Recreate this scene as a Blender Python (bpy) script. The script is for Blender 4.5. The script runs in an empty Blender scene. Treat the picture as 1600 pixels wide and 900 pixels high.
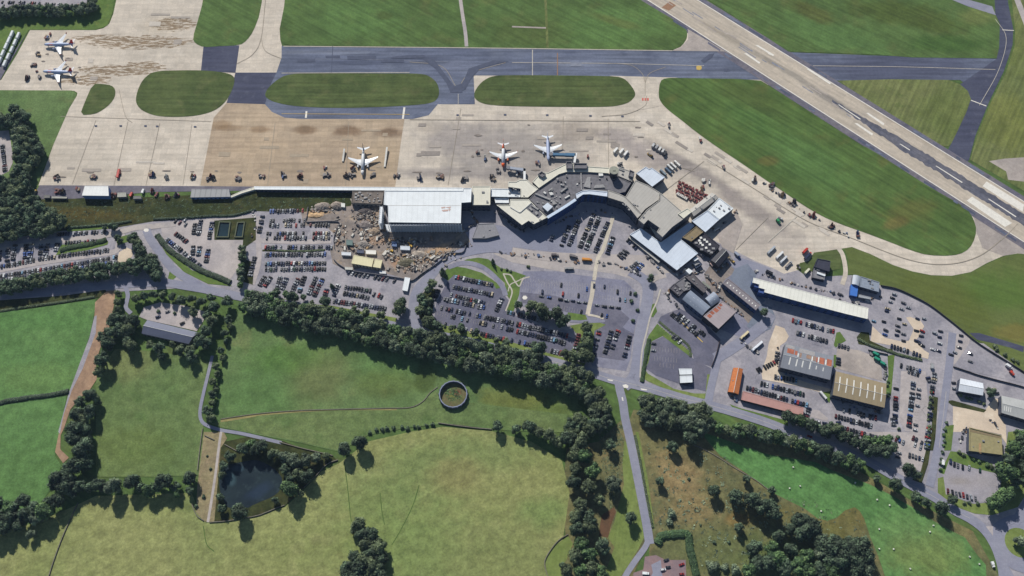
import bpy, bmesh, math, random
from mathutils import Vector, Matrix
from mathutils.geometry import tessellate_polygon
random.seed(7)
R = math.radians
scene = bpy.context.scene
COL = scene.collection
# ------------------------------------------------------------------ camera
FPX, CAMH, PITCH = 1386.0, 870.0, R(64)
CAM = Vector((0, -CAMH/math.tan(PITCH), CAMH))
FW = Vector((0, math.cos(PITCH), -math.sin(PITCH)))
DN = Vector((0, -math.sin(PITCH), -math.cos(PITCH)))
RT = Vector((1, 0, 0))
cd = bpy.data.cameras.new('camera'); cam = bpy.data.objects.new('camera', cd); COL.objects.link(cam)
cam.location = CAM; cam.rotation_euler = (math.pi/2-PITCH, 0, 0)
cd.sensor_width = 36; cd.lens = 36*FPX/1600; cd.clip_start = 1; cd.clip_end = 8000
scene.camera = cam
def P(px, py, z=0.0):
    """place in the world that stands at a spot of the survey picture, at height z"""
    d = FW + RT*((px-800)/FPX) + DN*((py-450)/FPX)
    t = (CAMH-z)/(-d.z)
    return CAM + d*t
def Z(ox, oy, s, pts): return [(ox+x/s, oy+y/s) for x, y in pts]
# ------------------------------------------------------------------ light
w = bpy.data.worlds.new('World'); scene.world = w; w.use_nodes = True
wn = w.node_tree; sky = wn.nodes.new('ShaderNodeTexSky'); sky.sky_type = 'NISHITA'
SUN_EL, SUN_AZ = R(38), R(-22)
sky.sun_disc = False; sky.sun_elevation = SUN_EL; sky.sun_rotation = SUN_AZ
sky.altitude = 200; sky.air_density = 1.0; sky.dust_density = 0.6; sky.ozone_density = 1.5
bg = wn.nodes['Background']; bg.inputs['Strength'].default_value = 0.06
wn.links.new(sky.outputs[0], bg.inputs['Color'])
sl = bpy.data.lights.new('sun', 'SUN'); sl.energy = 4.35; sl.angle = R(0.5); sl.color = (1.0, 0.95, 0.88)
so = bpy.data.objects.new('sun', sl); COL.objects.link(so)
sd = Vector((math.sin(SUN_AZ)*math.cos(SUN_EL), math.cos(SUN_AZ)*math.cos(SUN_EL), math.sin(SUN_EL)))
so.rotation_euler = sd.to_track_quat('Z', 'Y').to_euler(); so.location = (0, 0, 400)
vs = scene.view_settings; vs.view_transform = 'Standard'; vs.look = 'None'; vs.exposure = 0.2; vs.gamma = 1; vs.use_curve_mapping = False
# ------------------------------------------------------------------ thin summer haze over the whole place
hb = bpy.data.meshes.new('haze'); X0, X1, Y0, Y1, Z0, Z1 = -3700, 3700, -2700, 4700, -1, CAMH+60
hb.from_pydata([(x, y, z) for z in (Z0, Z1) for x, y in ((X0, Y0), (X1, Y0), (X1, Y1), (X0, Y1))], [], [(3,2,1,0),(4,5,6,7),(0,1,5,4),(1,2,6,5),(2,3,7,6),(3,0,4,7)])
hz = bpy.data.objects.new('haze', hb); COL.objects.link(hz); hz['kind'] = 'stuff'; hz['label'] = 'thin blue summer haze in the air over the whole airport'; hz['category'] = 'haze'
hm = bpy.data.materials.new('haze_air'); hm.use_nodes = True; ht = hm.node_tree; ht.nodes.clear()
ho = ht.nodes.new('ShaderNodeOutputMaterial'); hv = ht.nodes.new('ShaderNodeVolumePrincipled'); hv.inputs['Color'].default_value = (.50, .68, 1.0, 1); hv.inputs['Density'].default_value = .000026
ht.links.new(hv.outputs[0], ho.inputs['Volume']); hb.materials.append(hm)
# ------------------------------------------------------------------ materials
K = (1.05, 1.05, 1.08)
def lin(c):
    c = c/255.0
    return c/12.92 if c <= .04045 else ((c+.055)/1.055)**2.4
def A(rgb): return tuple(min(.85, lin(c)/k) for c, k in zip(rgb, K))+(1,)
MC = {}
def mat(name, rgb, rough=.7, metal=0.0, vary=.12, scale=.5, rnd=0.0):
    if name in MC: return MC[name]
    m = bpy.data.materials.new(name); m.use_nodes = True; nt = m.node_tree
    b = nt.nodes['Principled BSDF']; b.inputs['Roughness'].default_value = rough; b.inputs['Metallic'].default_value = metal
    b.inputs['Specular IOR Level'].default_value = .3
    tc = nt.nodes.new('ShaderNodeTexCoord'); n = nt.nodes.new('ShaderNodeTexNoise')
    n.inputs['Scale'].default_value = scale; n.inputs['Detail'].default_value = 5
    nt.links.new(tc.outputs['Object'], n.inputs['Vector'])
    mr = nt.nodes.new('ShaderNodeMapRange'); mr.inputs[1].default_value = .3; mr.inputs[2].default_value = .7
    mr.inputs[3].default_value = 1-vary; mr.inputs[4].default_value = 1+vary
    nt.links.new(n.outputs['Fac'], mr.inputs[0])
    mx = nt.nodes.new('ShaderNodeMix'); mx.data_type = 'RGBA'; mx.blend_type = 'MULTIPLY'; mx.inputs[0].default_value = 1
    mx.inputs[6].default_value = A(rgb); last = mr.outputs[0]
    if rnd:
        oi = nt.nodes.new('ShaderNodeObjectInfo'); r2 = nt.nodes.new('ShaderNodeMapRange')
        r2.inputs[3].default_value = 1-rnd; r2.inputs[4].default_value = 1+rnd
        nt.links.new(oi.outputs['Random'], r2.inputs[0])
        mm = nt.nodes.new('ShaderNodeMath'); mm.operation = 'MULTIPLY'
        nt.links.new(last, mm.inputs[0]); nt.links.new(r2.outputs[0], mm.inputs[1]); last = mm.outputs[0]
    nt.links.new(last, mx.inputs[7]); nt.links.new(mx.outputs[2], b.inputs['Base Color'])
    MC[name] = m; return m
GRASSY = ('grass', 'pasture', 'meadow', 'lawn', 'scrub')
def gmat(name, c1, c2, c3=None, scale=.012, fine=.10, fscale=.35, stripes=None, joints=None, patches=(), streak=None, rough=.95, mid=None):
    """ground: broad mottling, fine grain, mowing bands, slab joints, patches of wear"""
    if name in MC: return MC[name]
    if any(g in name for g in GRASSY) and name not in ('dry_grass', 'island_grass'):   # drier, yellower summer grass
        q = lambda c: (c[0]+3, c[1]+1, max(30, c[2]-7)); c1, c2, c3 = q(c1), q(c2), c3 and q(c3)
        patches = [p[:5]+(q(p[5]),)+p[6:] for p in patches]
    m = bpy.data.materials.new(name); m.use_nodes = True; nt = m.node_tree; N = nt.nodes.new; L = nt.links.new
    b = nt.nodes['Principled BSDF']; b.inputs['Roughness'].default_value = rough; b.inputs['Specular IOR Level'].default_value = .15
    tc = N('ShaderNodeTexCoord'); vec = tc.outputs['Object']
    def noise(sc, det=6, rot=None, stretch=None, rgh=.55):
        n = N('ShaderNodeTexNoise'); n.inputs['Scale'].default_value = sc; n.inputs['Detail'].default_value = det; n.inputs['Roughness'].default_value = rgh
        if rot is not None or stretch:
            mp = N('ShaderNodeMapping'); mp.vector_type = 'TEXTURE'; mp.inputs['Rotation'].default_value = (0, 0, rot or 0); mp.inputs['Scale'].default_value = tuple(1/v for v in (stretch or (1, 1, 1)))
            L(vec, mp.inputs['Vector']); L(mp.outputs[0], n.inputs['Vector'])
        else: L(vec, n.inputs['Vector'])
        return n.outputs['Fac']
    def mapr(s, a, bb, c, d):
        r = N('ShaderNodeMapRange'); r.interpolation_type = 'SMOOTHSTEP'
        for i, v in enumerate((a, bb, c, d)): r.inputs[i+1].default_value = v
        L(s, r.inputs[0]); return r.outputs[0]
    def mix(f, a, bb, mode='MIX'):
        x = N('ShaderNodeMix'); x.data_type = 'RGBA'; x.blend_type = mode
        if isinstance(f, float): x.inputs[0].default_value = f
        else: L(f, x.inputs[0])
        for i, v in ((6, a), (7, bb)):
            if isinstance(v, tuple): x.inputs[i].default_value = v
            else: L(v, x.inputs[i])
        return x.outputs[2]
    big = noise(scale, 7)
    col = mix(mapr(big, .36, .64, 0, 1), A(c1), A(c2))
    if c3: col = mix(mapr(noise(scale*2.7, 6), .52, .72, 0, .8), col, A(c3))
    rag = noise(.05, 6, rgh=.65)
    for (px, py, rx, ry, ang, rgb, st, edge) in patches:
        c = P(px, py)
        mp = N('ShaderNodeMapping'); mp.vector_type = 'TEXTURE'
        mp.inputs['Location'].default_value = (c.x, c.y, 0); mp.inputs['Rotation'].default_value = (0, 0, R(ang)); mp.inputs['Scale'].default_value = (rx, ry, 1)
        L(vec, mp.inputs['Vector'])
        sx = N('ShaderNodeSeparateXYZ'); L(mp.outputs[0], sx.inputs[0])
        cx = N('ShaderNodeCombineXYZ'); L(sx.outputs[0], cx.inputs[0]); L(sx.outputs[1], cx.inputs[1])
        ln = N('ShaderNodeVectorMath'); ln.operation = 'LENGTH'; L(cx.outputs[0], ln.inputs[0])
        ad = N('ShaderNodeMath'); ad.operation = 'MULTIPLY_ADD'; L(rag, ad.inputs[0]); ad.inputs[1].default_value = 1.3; ad.inputs[2].default_value = -.65
        a2 = N('ShaderNodeMath'); a2.operation = 'ADD'; L(ad.outputs[0], a2.inputs[0]); L(ln.outputs['Value'], a2.inputs[1])
        col = mix(mapr(a2.outputs[0], 1-edge, 1+edge*.3, st, 0), col, A(rgb))
    if streak:   # (list of boxes (px,py,rx,ry), rgb) ragged puddle streaks
        boxes, rgb = streak
        sn = noise(.085, 9, 0.03, (1, 5.2, 1), .68); tot = None
        for (px, py, rx, ry) in boxes:
            c = P(px, py); mp = N('ShaderNodeMapping'); mp.vector_type = 'TEXTURE'
            mp.inputs['Location'].default_value = (c.x, c.y, 0); mp.inputs['Scale'].default_value = (rx, ry, 1)
            L(vec, mp.inputs['Vector'])
            sx = N('ShaderNodeSeparateXYZ'); L(mp.outputs[0], sx.inputs[0]); cx = N('ShaderNodeCombineXYZ'); L(sx.outputs[0], cx.inputs[0]); L(sx.outputs[1], cx.inputs[1])
            ln = N('ShaderNodeVectorMath'); ln.operation = 'LENGTH'; L(cx.outputs[0], ln.inputs[0])
            s = mapr(ln.outputs['Value'], .4, 1.05, 1, 0)
            if tot is None: tot = s
            else:
                mm = N('ShaderNodeMath'); mm.operation = 'MAXIMUM'; L(tot, mm.inputs[0]); L(s, mm.inputs[1]); tot = mm.outputs[0]
        mu = N('ShaderNodeMath'); mu.operation = 'MULTIPLY'; L(mapr(sn, .30, .75, 0, 1), mu.inputs[0]); L(tot, mu.inputs[1])
        col = mix(mapr(mu.outputs[0], .30, .39, 0, .85), col, A(rgb))
    if stripes:
        for (ang, width, st) in stripes:
            mp = N('ShaderNodeMapping'); mp.vector_type = 'TEXTURE'; mp.inputs['Rotation'].default_value = (0, 0, R(ang)); L(vec, mp.inputs['Vector'])
            wv = N('ShaderNodeTexWave'); wv.wave_type = 'BANDS'; wv.bands_direction = 'Y'; wv.inputs['Scale'].default_value = .314/width
            wv.inputs['Distortion'].default_value = 2.2; wv.inputs['Detail'].default_value = 3; wv.inputs['Detail Scale'].default_value = .6
            L(mp.outputs[0], wv.inputs['Vector'])
            v = mapr(wv.outputs['Fac'], 0, 1, 1-st*.45, 1+st*.45)
            # long drag streaks
            ns = noise(.16, 5, R(ang), (.10, 1.3, 1))
            v2 = mapr(ns, .3, .7, 1-st*2.0, 1+st*2.0)
            mm = N('ShaderNodeMath'); mm.operation = 'MULTIPLY'; L(v, mm.inputs[0]); L(v2, mm.inputs[1])
            col = mix(1.0, col, mm.outputs[0], 'MULTIPLY')
    if joints:
        bw, bh, st, rot = joints
        mp = N('ShaderNodeMapping'); mp.vector_type = 'TEXTURE'; mp.inputs['Rotation'].default_value = (0, 0, R(rot)); L(vec, mp.inputs['Vector'])
        br = N('ShaderNodeTexBrick'); br.offset = 0; br.inputs['Scale'].default_value = 1; br.inputs['Brick Width'].default_value = bw; br.inputs['Row Height'].default_value = bh
        br.inputs['Mortar Size'].default_value = .22; br.inputs['Mortar Smooth'].default_value = .6
        br.inputs['Color1'].default_value = (.93, .93, .93, 1); br.inputs['Color2'].default_value = (1.06, 1.05, 1.04, 1); br.inputs['Mortar'].default_value = (1-st,)*3+(1,)
        L(mp.outputs[0], br.inputs['Vector']); col = mix(1.0, col, br.outputs['Color'], 'MULTIPLY')
    if mid: col = mix(1.0, col, mapr(noise(mid[0], 5), .3, .7, 1-mid[1], 1+mid[1]), 'MULTIPLY')
    f = noise(fscale, 8, rgh=.7)
    col = mix(1.0, col, mapr(f, .25, .75, 1-fine, 1+fine), 'MULTIPLY')
    L(col, b.inputs['Base Color'])
    MC[name] = m; return m
# ------------------------------------------------------------------ mesh helpers
def link(name, me, parent=None):
    o = bpy.data.objects.new(name, me); COL.objects.link(o)
    if parent: o.parent = parent
    return o
def tag(o, label, cat, group=None, kind=None):
    if label: o['label'] = label
    if cat: o['category'] = cat
    if group: o['group'] = group
    if kind: o['kind'] = kind
    return o
def empty(name, loc, label, cat, group=None, rz=0):
    o = bpy.data.objects.new(name, None); COL.objects.link(o); o.location = loc; o.rotation_euler = (0, 0, rz)
    o.empty_display_size = 1
    return tag(o, label, cat, group)
class MB:
    def __init__(s): s.v = []; s.f = []; s.m = []
    def poly(s, pts, mi=0):
        n = len(s.v); s.v += [tuple(p) for p in pts]; s.f.append(tuple(range(n, n+len(pts)))); s.m.append(mi)
    def box(s, c, d, mi=0, rz=0, top=1.0):
        ca, sa = math.cos(rz), math.sin(rz); n = len(s.v)
        for z, k in ((-.5, 1), (.5, top)):
            for x, y in ((-.5, -.5), (.5, -.5), (.5, .5), (-.5, .5)):
                X, Y = x*d[0]*k, y*d[1]*k
                s.v.append((c[0]+X*ca-Y*sa, c[1]+X*sa+Y*ca, c[2]+z*d[2]))
        for q in ((3, 2, 1, 0), (4, 5, 6, 7), (0, 1, 5, 4), (1, 2, 6, 5), (2, 3, 7, 6), (3, 0, 4, 7)):
            s.f.append(tuple(n+i for i in q)); s.m.append(mi)
    def ring(s, rings, mi=0, caps=True):
        n = len(s.v); k = len(rings[0])
        for r in rings: s.v += [tuple(p) for p in r]
        for i in range(len(rings)-1):
            for j in range(k):
                a = n+i*k+j; b = n+i*k+(j+1) % k
                s.f.append((a, b, b+k, a+k)); s.m.append(mi)
        if caps:
            s.f.append(tuple(n+j for j in reversed(range(k)))); s.m.append(mi)
            s.f.append(tuple(n+(len(rings)-1)*k+j for j in range(k))); s.m.append(mi)
    def cyl(s, a, b, r, seg=8, mi=0, r2=None):
        a, b = Vector(a), Vector(b); d = (b-a).normalized(); u = d.orthogonal().normalized(); v = d.cross(u)
        r2 = r if r2 is None else r2
        s.ring([[p+u*(q*math.cos(2*math.pi*i/seg))+v*(q*math.sin(2*math.pi*i/seg)) for i in range(seg)] for p, q in ((a, r), (b, r2))], mi)
    def prism(s, pts, z0, z1, mi=0, mtop=None, top=True, bottom=False):
        k = len(pts); n = len(s.v)
        s.v += [(p[0], p[1], z0) for p in pts]+[(p[0], p[1], z1) for p in pts]
        for i in range(k):
            j = (i+1) % k; s.f.append((n+i, n+j, n+k+j, n+k+i)); s.m.append(mi)
        if top: s.f.append(tuple(n+k+i for i in range(k))); s.m.append(mi if mtop is None else mtop)
        if bottom: s.f.append(tuple(n+i for i in reversed(range(k)))); s.m.append(mi)
    def add(s, o, M, remap=None):
        n = len(s.v); s.v += [tuple(M @ Vector(p)) for p in o.v]
        for f, m in zip(o.f, o.m): s.f.append(tuple(n+i for i in f)); s.m.append(remap[m] if remap else m)
    def mesh(s, name, mats, smooth=False):
        me = bpy.data.meshes.new(name); me.from_pydata(s.v, [], s.f); 
        for m in (mats if isinstance(mats, (list, tuple)) else [mats]): me.materials.append(m)
        me.polygons.foreach_set('material_index', s.m)
        if smooth: me.polygons.foreach_set('use_smooth', [True]*len(s.f))
        me.update(); return me
    def build(s, name, mats, parent=None, smooth=False): return link(name, s.mesh(name, mats, smooth), parent)
def ccw(pts):
    a = sum(pts[i][0]*pts[(i+1) % len(pts)][1]-pts[(i+1) % len(pts)][0]*pts[i][1] for i in range(len(pts)))
    return list(pts) if a > 0 else list(reversed(pts))
def chaikin(pts, n, closed=True):
    for _ in range(n):
        q = []; m = len(pts)
        for i in range(m if closed else m-1):
            a, b = Vector(pts[i]), Vector(pts[(i+1) % m]); q += [a*.75+b*.25, a*.25+b*.75]
        if not closed: q = [Vector(pts[0])]+q+[Vector(pts[-1])]
        pts = q
    return [tuple(p) for p in pts]
def cr(pts, n=6):
    """open Catmull-Rom"""
    p = [Vector(a) for a in pts]; p = [p[0]*2-p[1]]+p+[p[-1]*2-p[-2]]; out = []
    for i in range(1, len(p)-2):
        for k in range(n):
            t = k/n; a, b, c, d = p[i-1], p[i], p[i+1], p[i+2]
            out.append(.5*((2*b)+(-a+c)*t+(2*a-5*b+4*c-d)*t*t+(-a+3*b-3*c+d)*t**3))
    out.append(p[-2]); return out
LZ = .1
CNT = [0]
def lz(layer):
    CNT[0] += 1; return layer*LZ+CNT[0]*.0003
def sheet(name, px, layer, m, smooth=0, kind='structure'):
    if smooth: px = chaikin(px, smooth)
    pts = ccw([tuple(P(*p).to_2d()) for p in px]); z = lz(layer)
    tri = tessellate_polygon([[Vector((x, y, 0)) for x, y in pts]])
    me = bpy.data.meshes.new(name); fs = []
    for t in tri:
        a, b, c = (Vector(pts[i]) for i in t)
        fs.append(tuple(t) if (b-a).cross(c-a) > 0 else tuple(reversed(t)))
    me.from_pydata([(x, y, z) for x, y in pts], [], fs); me.materials.append(m)
    o = link(name, me); o['kind'] = kind; return o
def ribbon_pts(px, wm, z=0, smooth=True):
    pts = [P(*p).to_2d() for p in px]
    if smooth and len(pts) > 2: pts = cr(pts, 6)
    L, Rr = [], []
    for i, p in enumerate(pts):
        a = pts[max(0, i-1)]; b = pts[min(len(pts)-1, i+1)]; d = (b-a).normalized(); n = Vector((-d.y, d.x))
        ww = wm if not callable(wm) else wm(i/(len(pts)-1))
        L.append(p+n*ww/2); Rr.append(p-n*ww/2)
    return L, Rr
def ribbon(name, px, wm, layer, m, smooth=True):
    L, Rr = ribbon_pts(px, wm, smooth=smooth); mb = MB(); z = lz(layer)
    for i in range(len(L)-1): mb.poly([(Rr[i].x, Rr[i].y, z), (Rr[i+1].x, Rr[i+1].y, z), (L[i+1].x, L[i+1].y, z), (L[i].x, L[i].y, z)])
    o = mb.build(name, m); o['kind'] = 'structure'; return o
ORD = 'first second third fourth fifth sixth seventh eighth ninth tenth eleventh twelfth thirteenth fourteenth fifteenth sixteenth seventeenth eighteenth nineteenth'.split()
def ordw(n):
    if n <= 19: return ORD[n-1]
    t, u = divmod(n, 10); T = {2: 'twent', 3: 'thirt', 4: 'fort', 5: 'fift', 6: 'sixt', 7: 'sevent'}[t]
    return T+'ieth' if u == 0 else T+'y-'+ORD[u-1]
# ------------------------------------------------------------------ ground materials
G_AIR = gmat('airfield_grass', (76,100,62), (84,110,68), (92,104,68), scale=.012, fine=.18, mid=(.06,.14), stripes=[(-33,6,.08)],
    patches=[(560,30,70,40,0,(88,120,74),.7,.6), (960,40,90,40,10,(88,120,74),.7,.6), (830,50,60,30,0,(80,94,58),.5,.6),(600,25,14,8,0,(72,88,54),.7,.5),
             (1300,55,80,30,-20,(86,118,74),.7,.6), (1420,25,90,25,-15,(70,84,44),.7,.5), (1530,25,30,16,0,(112,122,78),.6,.6), (1270,20,40,14,-30,(84,86,52),.6,.5),
             (1480,68,55,16,0,(60,92,48),.6,.5), (965,35,40,8,-20,(96,96,60),.4,.6)])
G_ISL = gmat('island_grass', (76,90,52), (86,98,58), (98,104,66), scale=.02, fine=.16, mid=(.08,.10), stripes=[(0,5,.09)])
G_TRI = gmat('triangle_grass', (74,98,58), (82,108,64), (90,100,62), scale=.014, fine=.14, mid=(.06,.12), stripes=[(-38,6,.10)],
    patches=[(1265,255,75,38,-38,(82,114,70),.8,.7), (1180,190,45,22,-38,(76,108,64),.7,.7), (1200,252,14,8,0,(98,92,58),.6,.5),(1425,330,34,18,20,(102,98,60),.5,.6),(1400,350,20,8,20,(118,104,70),.5,.6),(1470,350,40,20,0,(72,96,56),.5,.6),(1170,150,50,20,-30,(78,92,56),.5,.6)])
G_YEL = gmat('rough_grass', (100,112,74), (110,118,82), (90,104,66), scale=.02, fine=.16, mid=(.07,.12), stripes=[(60,6,.10)],
    patches=[(1560,60,40,60,0,(100,114,64),.6,.6),(1575,190,40,50,0,(112,120,68),.6,.6),(1500,185,60,40,-30,(90,106,58),.4,.6)])
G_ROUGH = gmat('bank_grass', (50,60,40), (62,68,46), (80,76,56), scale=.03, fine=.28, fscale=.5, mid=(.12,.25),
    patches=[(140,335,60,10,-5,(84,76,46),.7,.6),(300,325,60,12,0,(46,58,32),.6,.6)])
G_FAR = gmat('east_grass', (90,104,64), (98,112,70), (84,98,60), scale=.016, fine=.14, stripes=[(-20,10,.05)],
    patches=[(1560,455,50,30,0,(76,108,52),.6,.6),(1590,520,30,12,0,(122,112,66),.6,.5),(1480,470,60,30,-30,(88,98,50),.5,.6)])
F_A = gmat('pasture_left', (86,122,78), (94,130,84), (80,114,72), scale=.014, fine=.25, fscale=.5, mid=(.10,.19),
    patches=[(60,590,70,20,0,(100,130,82),.6,.7),(60,500,80,15,0,(82,124,76),.5,.7),(20,740,50,40,0,(84,118,74),.6,.7)])
F_C = gmat('pasture_middle', (94,116,78), (104,122,84), (86,112,72), scale=.014, fine=.25, fscale=.5, mid=(.10,.19),
    patches=[(200,570,40,22,0,(114,122,86),.6,.7),(270,600,30,50,0,(88,116,76),.5,.7),(200,700,60,30,0,(98,116,68),.5,.7)])
F_D = gmat('pasture_upper', (90,116,78), (98,122,84), (104,114,82), scale=.015, fine=.25, fscale=.45, mid=(.07,.19),
    patches=[(400,620,60,40,0,(86,118,76),.8,.7),(590,570,55,25,0,(88,120,78),.8,.7),(500,590,45,35,20,(108,114,82),.6,.7),(600,600,40,20,0,(92,106,62),.5,.7),
             (420,590,30,60,20,(86,118,76),.5,.7),(820,640,60,22,0,(96,112,62),.7,.6),(800,620,40,16,0,(104,110,66),.6,.5),(450,560,50,20,0,(74,112,54),.5,.7),(665,590,12,20,0,(64,80,42),.6,.4)])
F_E = gmat('pasture_lower', (134,140,98), (126,136,92), (146,150,108), scale=.012, fine=.25, fscale=.42, mid=(.12,.19), stripes=[(28,3.5,.03)],
    patches=[(640,850,80,60,0,(112,134,86),.8,.8),(700,720,110,30,10,(112,130,88),.8,.8),(440,790,90,40,20,(144,150,106),.6,.8),(715,740,35,22,0,(132,128,92),.6,.6),(320,830,40,50,0,(116,132,88),.5,.8),
             (850,800,30,20,0,(108,132,84),.7,.7),(770,860,90,40,0,(120,130,90),.5,.8),(200,850,90,40,0,(138,144,102),.6,.8),(300,790,20,8,0,(100,116,76),.6,.6),(590,780,60,25,0,(110,130,86),.6,.8)])
F_F = gmat('hay_meadow', (82,124,78), (90,132,84), (76,116,72), scale=.014, fine=.25, fscale=.4, mid=(.08,.19), stripes=[(-38,7,.05),(-20,4,.03)],
    patches=[(1450,870,42,24,0,(118,132,78),.75,.8),(1430,850,60,36,0,(104,128,86),.5,.8),(1180,720,60,14,-30,(84,128,80),.5,.7)])
F_S = gmat('scrub', (112,110,82), (98,102,78), (132,120,92), scale=.025, fine=.24, fscale=.5, mid=(.13,.22),
    patches=[(1062,745,30,30,30,(144,126,98),.8,.7),(1080,800,30,16,0,(132,118,90),.7,.6),(1100,715,30,16,-20,(94,94,72),.6,.6),(1190,800,40,16,0,(104,98,62),.5,.6),(1150,812,14,8,0,(132,108,72),.7,.5),(1120,860,60,30,0,(92,104,72),.7,.7),(1230,870,60,30,0,(86,104,68),.7,.7),(1290,840,30,20,0,(96,98,56),.6,.6),(1330,800,25,25,0,(102,98,60),.6,.6)])
F_V = gmat('verge_grass', (108,126,76), (118,134,84), (100,118,70), scale=.03, fine=.16, mid=(.10,.10), stripes=[(80,3.5,.04)])
G_BRIGHT = gmat('lawn', (86,112,64), (96,120,70), (110,122,74), scale=.04, fine=.14, mid=(.12,.12))
CONC = gmat('apron_concrete', (207,197,184), (194,185,173), (214,205,193), scale=.01, fine=.09, fscale=.3, mid=(.06,.06), joints=(7.5,7.5,.12,0.6), stripes=[(0,7,.035)],
    patches=[(800,240,110,55,0,(157,151,148),.9,.7),(720,215,60,30,0,(160,153,150),.8,.7),(905,205,40,20,0,(148,138,130),.6,.6),(965,215,30,15,-20,(154,146,144),.7,.6),(1010,240,60,20,-35,(156,148,147),.8,.7),(920,190,16,14,0,(200,190,178),.6,.6),
             (1085,265,70,10,-38,(140,133,131),.85,.6),(1180,330,70,14,-38,(146,138,136),.8,.6),(1170,370,60,24,-20,(166,158,154),.6,.7),(1010,185,14,10,0,(206,198,188),.6,.5),(1060,200,60,5,-40,(206,198,186),.6,.6),(670,200,18,12,0,(176,166,154),.5,.6),
             (700,270,120,9,0,(150,144,142),.7,.7),(180,275,130,14,0,(182,172,158),.5,.7),(250,40,30,20,0,(192,180,162),.5,.7)],
    streak=([(215,66,100,17),(155,60,48,9),(272,38,44,17),(185,110,76,13),(135,125,46,12),(225,104,40,12)], (126,106,80)))
CONC_TAN = gmat('tan_concrete', (182,164,142), (174,156,136), (166,150,132), scale=.012, fine=.09, fscale=.3, mid=(.05,.06), joints=(7.5,7.5,.13,0.6), stripes=[(0,6,.05)],
    patches=[(477,203,17,7,0,(128,106,84),.8,.6),(545,205,22,8,0,(124,102,82),.8,.6),(607,207,19,8,0,(118,98,80),.85,.6),(408,203,16,6,0,(146,122,96),.7,.6),(345,195,18,8,0,(150,126,98),.6,.6),(470,262,110,10,0,(162,146,126),.6,.7),(590,255,40,30,0,(174,156,132),.6,.7),(400,230,50,20,0,(186,166,142),.6,.7),(360,200,24,5,0,(140,116,90),.5,.6),(500,170,40,4,0,(190,170,142),.7,.5)])
CONC_PALE = gmat('pale_concrete', (204,196,182), (194,186,172), (212,206,194), scale=.02, fine=.07, fscale=.3, joints=(6,6,.07,20))
CONC_GREY = gmat('worn_concrete', (172,163,158), (160,152,148), (184,174,166), scale=.02, fine=.11, fscale=.3, mid=(.06,.08), joints=(8,8,.08,35))
CONC_RWY = gmat('runway_concrete', (192,181,167), (184,174,161), (176,167,157), scale=.012, fine=.09, fscale=.3, joints=(9,4.5,.08,-40), stripes=[(-40,5,.05)], patches=[(1150,66,60,5,-40,(156,148,136),.7,.6),(1230,112,60,5,-40,(146,140,132),.8,.6),(1300,158,50,6,-40,(132,128,124),.8,.6),(1400,190,70,7,-40,(166,154,138),.5,.6),(1500,255,60,6,-40,(160,150,136),.5,.6)])
ASPH = gmat('taxiway_asphalt', (98,105,126), (108,115,134), (88,95,116), scale=.014, fine=.12, fscale=.3, stripes=[(0,6,.10)],
    patches=[(560,98,60,5,0,(76,82,102),.6,.5),(650,92,60,5,0,(80,86,106),.6,.5),(720,105,34,14,0,(118,124,144),.6,.6),(900,100,40,5,0,(134,140,156),.4,.5),(1150,105,60,10,0,(90,96,116),.5,.6),(1400,108,120,40,0,(82,86,106),.9,.6),(500,82,90,4,0,(132,138,154),.5,.6)])
ASPH_DK = gmat('dark_asphalt', (80,83,102), (72,75,95), (92,95,112), scale=.03, fine=.10, stripes=[(0,8,.06)])
ASPH_SH = gmat('shoulder_asphalt', (104,102,116), (118,114,122), (84,84,100), scale=.03, fine=.12, mid=(.2,.12))
ROAD = gmat('road_asphalt', (138,140,158), (146,147,162), (130,131,148), scale=.03, fine=.08, fscale=.5, stripes=[(0,2,.02)])
ROAD_PALE = gmat('pale_road', (170,163,162), (182,174,170), (156,151,154), scale=.03, fine=.08, mid=(.1,.06))
PARK = gmat('car_park_asphalt', (148,146,156), (164,160,166), (130,128,140), scale=.025, fine=.12, fscale=.4, mid=(.05,.09))
PARK_DK = gmat('dark_car_park', (101,102,120), (113,112,127), (90,90,107), scale=.025, fine=.12, fscale=.4, mid=(.06,.10))
PARK_BL = gmat('blue_grey_car_park', (126,127,147), (138,138,154), (114,115,135), scale=.025, fine=.12, fscale=.4, mid=(.06,.09))
PARK_PALE = gmat('pale_car_park', (172,165,166), (182,174,172), (160,155,158), scale=.02, fine=.11, fscale=.4, mid=(.08,.07))
GRAVEL = gmat('gravel_yard', (158,154,162), (148,146,156), (170,165,168), scale=.04, fine=.13, fscale=.6, mid=(.1,.07), patches=[(1500,752,12,5,0,(130,122,112),.7,.6),(1510,752,30,9,0,(160,154,156),.5,.6)])
SAND = gmat('sandy_yard', (212,196,176), (202,186,168), (222,208,190), scale=.03, fine=.07, mid=(.08,.05))
SOIL = gmat('bare_soil', (164,136,112), (150,124,104), (178,150,124), scale=.05, fine=.14, mid=(.12,.12))
SITE = gmat('site_ground', (148,137,130), (130,123,120), (170,152,132), scale=.04, fine=.16, mid=(.12,.16), patches=[(580,350,14,24,0,(160,136,114),.7,.6),(590,375,20,7,0,(164,138,116),.8,.6),(625,410,14,8,0,(172,136,108),.8,.6),(495,332,16,4,0,(196,162,120),.8,.6),(680,395,26,8,30,(190,158,124),.8,.6)])
PAINT = mat('white_marking', (226,222,214), .8, vary=.08, scale=.3)
PAINT_W = mat('worn_marking', (186,180,170), .8, vary=.12, scale=.3)
PAINT_Y = mat('yellow_marking', (196,168,96), .8)
PAINT_R = mat('red_marking', (206,104,92), .8, vary=.2, scale=1.5)
PAINT_D = mat('faded_dark_line', (156,147,134), .9, vary=.15)
REPAIR = mat('tar_repair', (80,86,106), .9, vary=.15, scale=.2)
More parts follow.
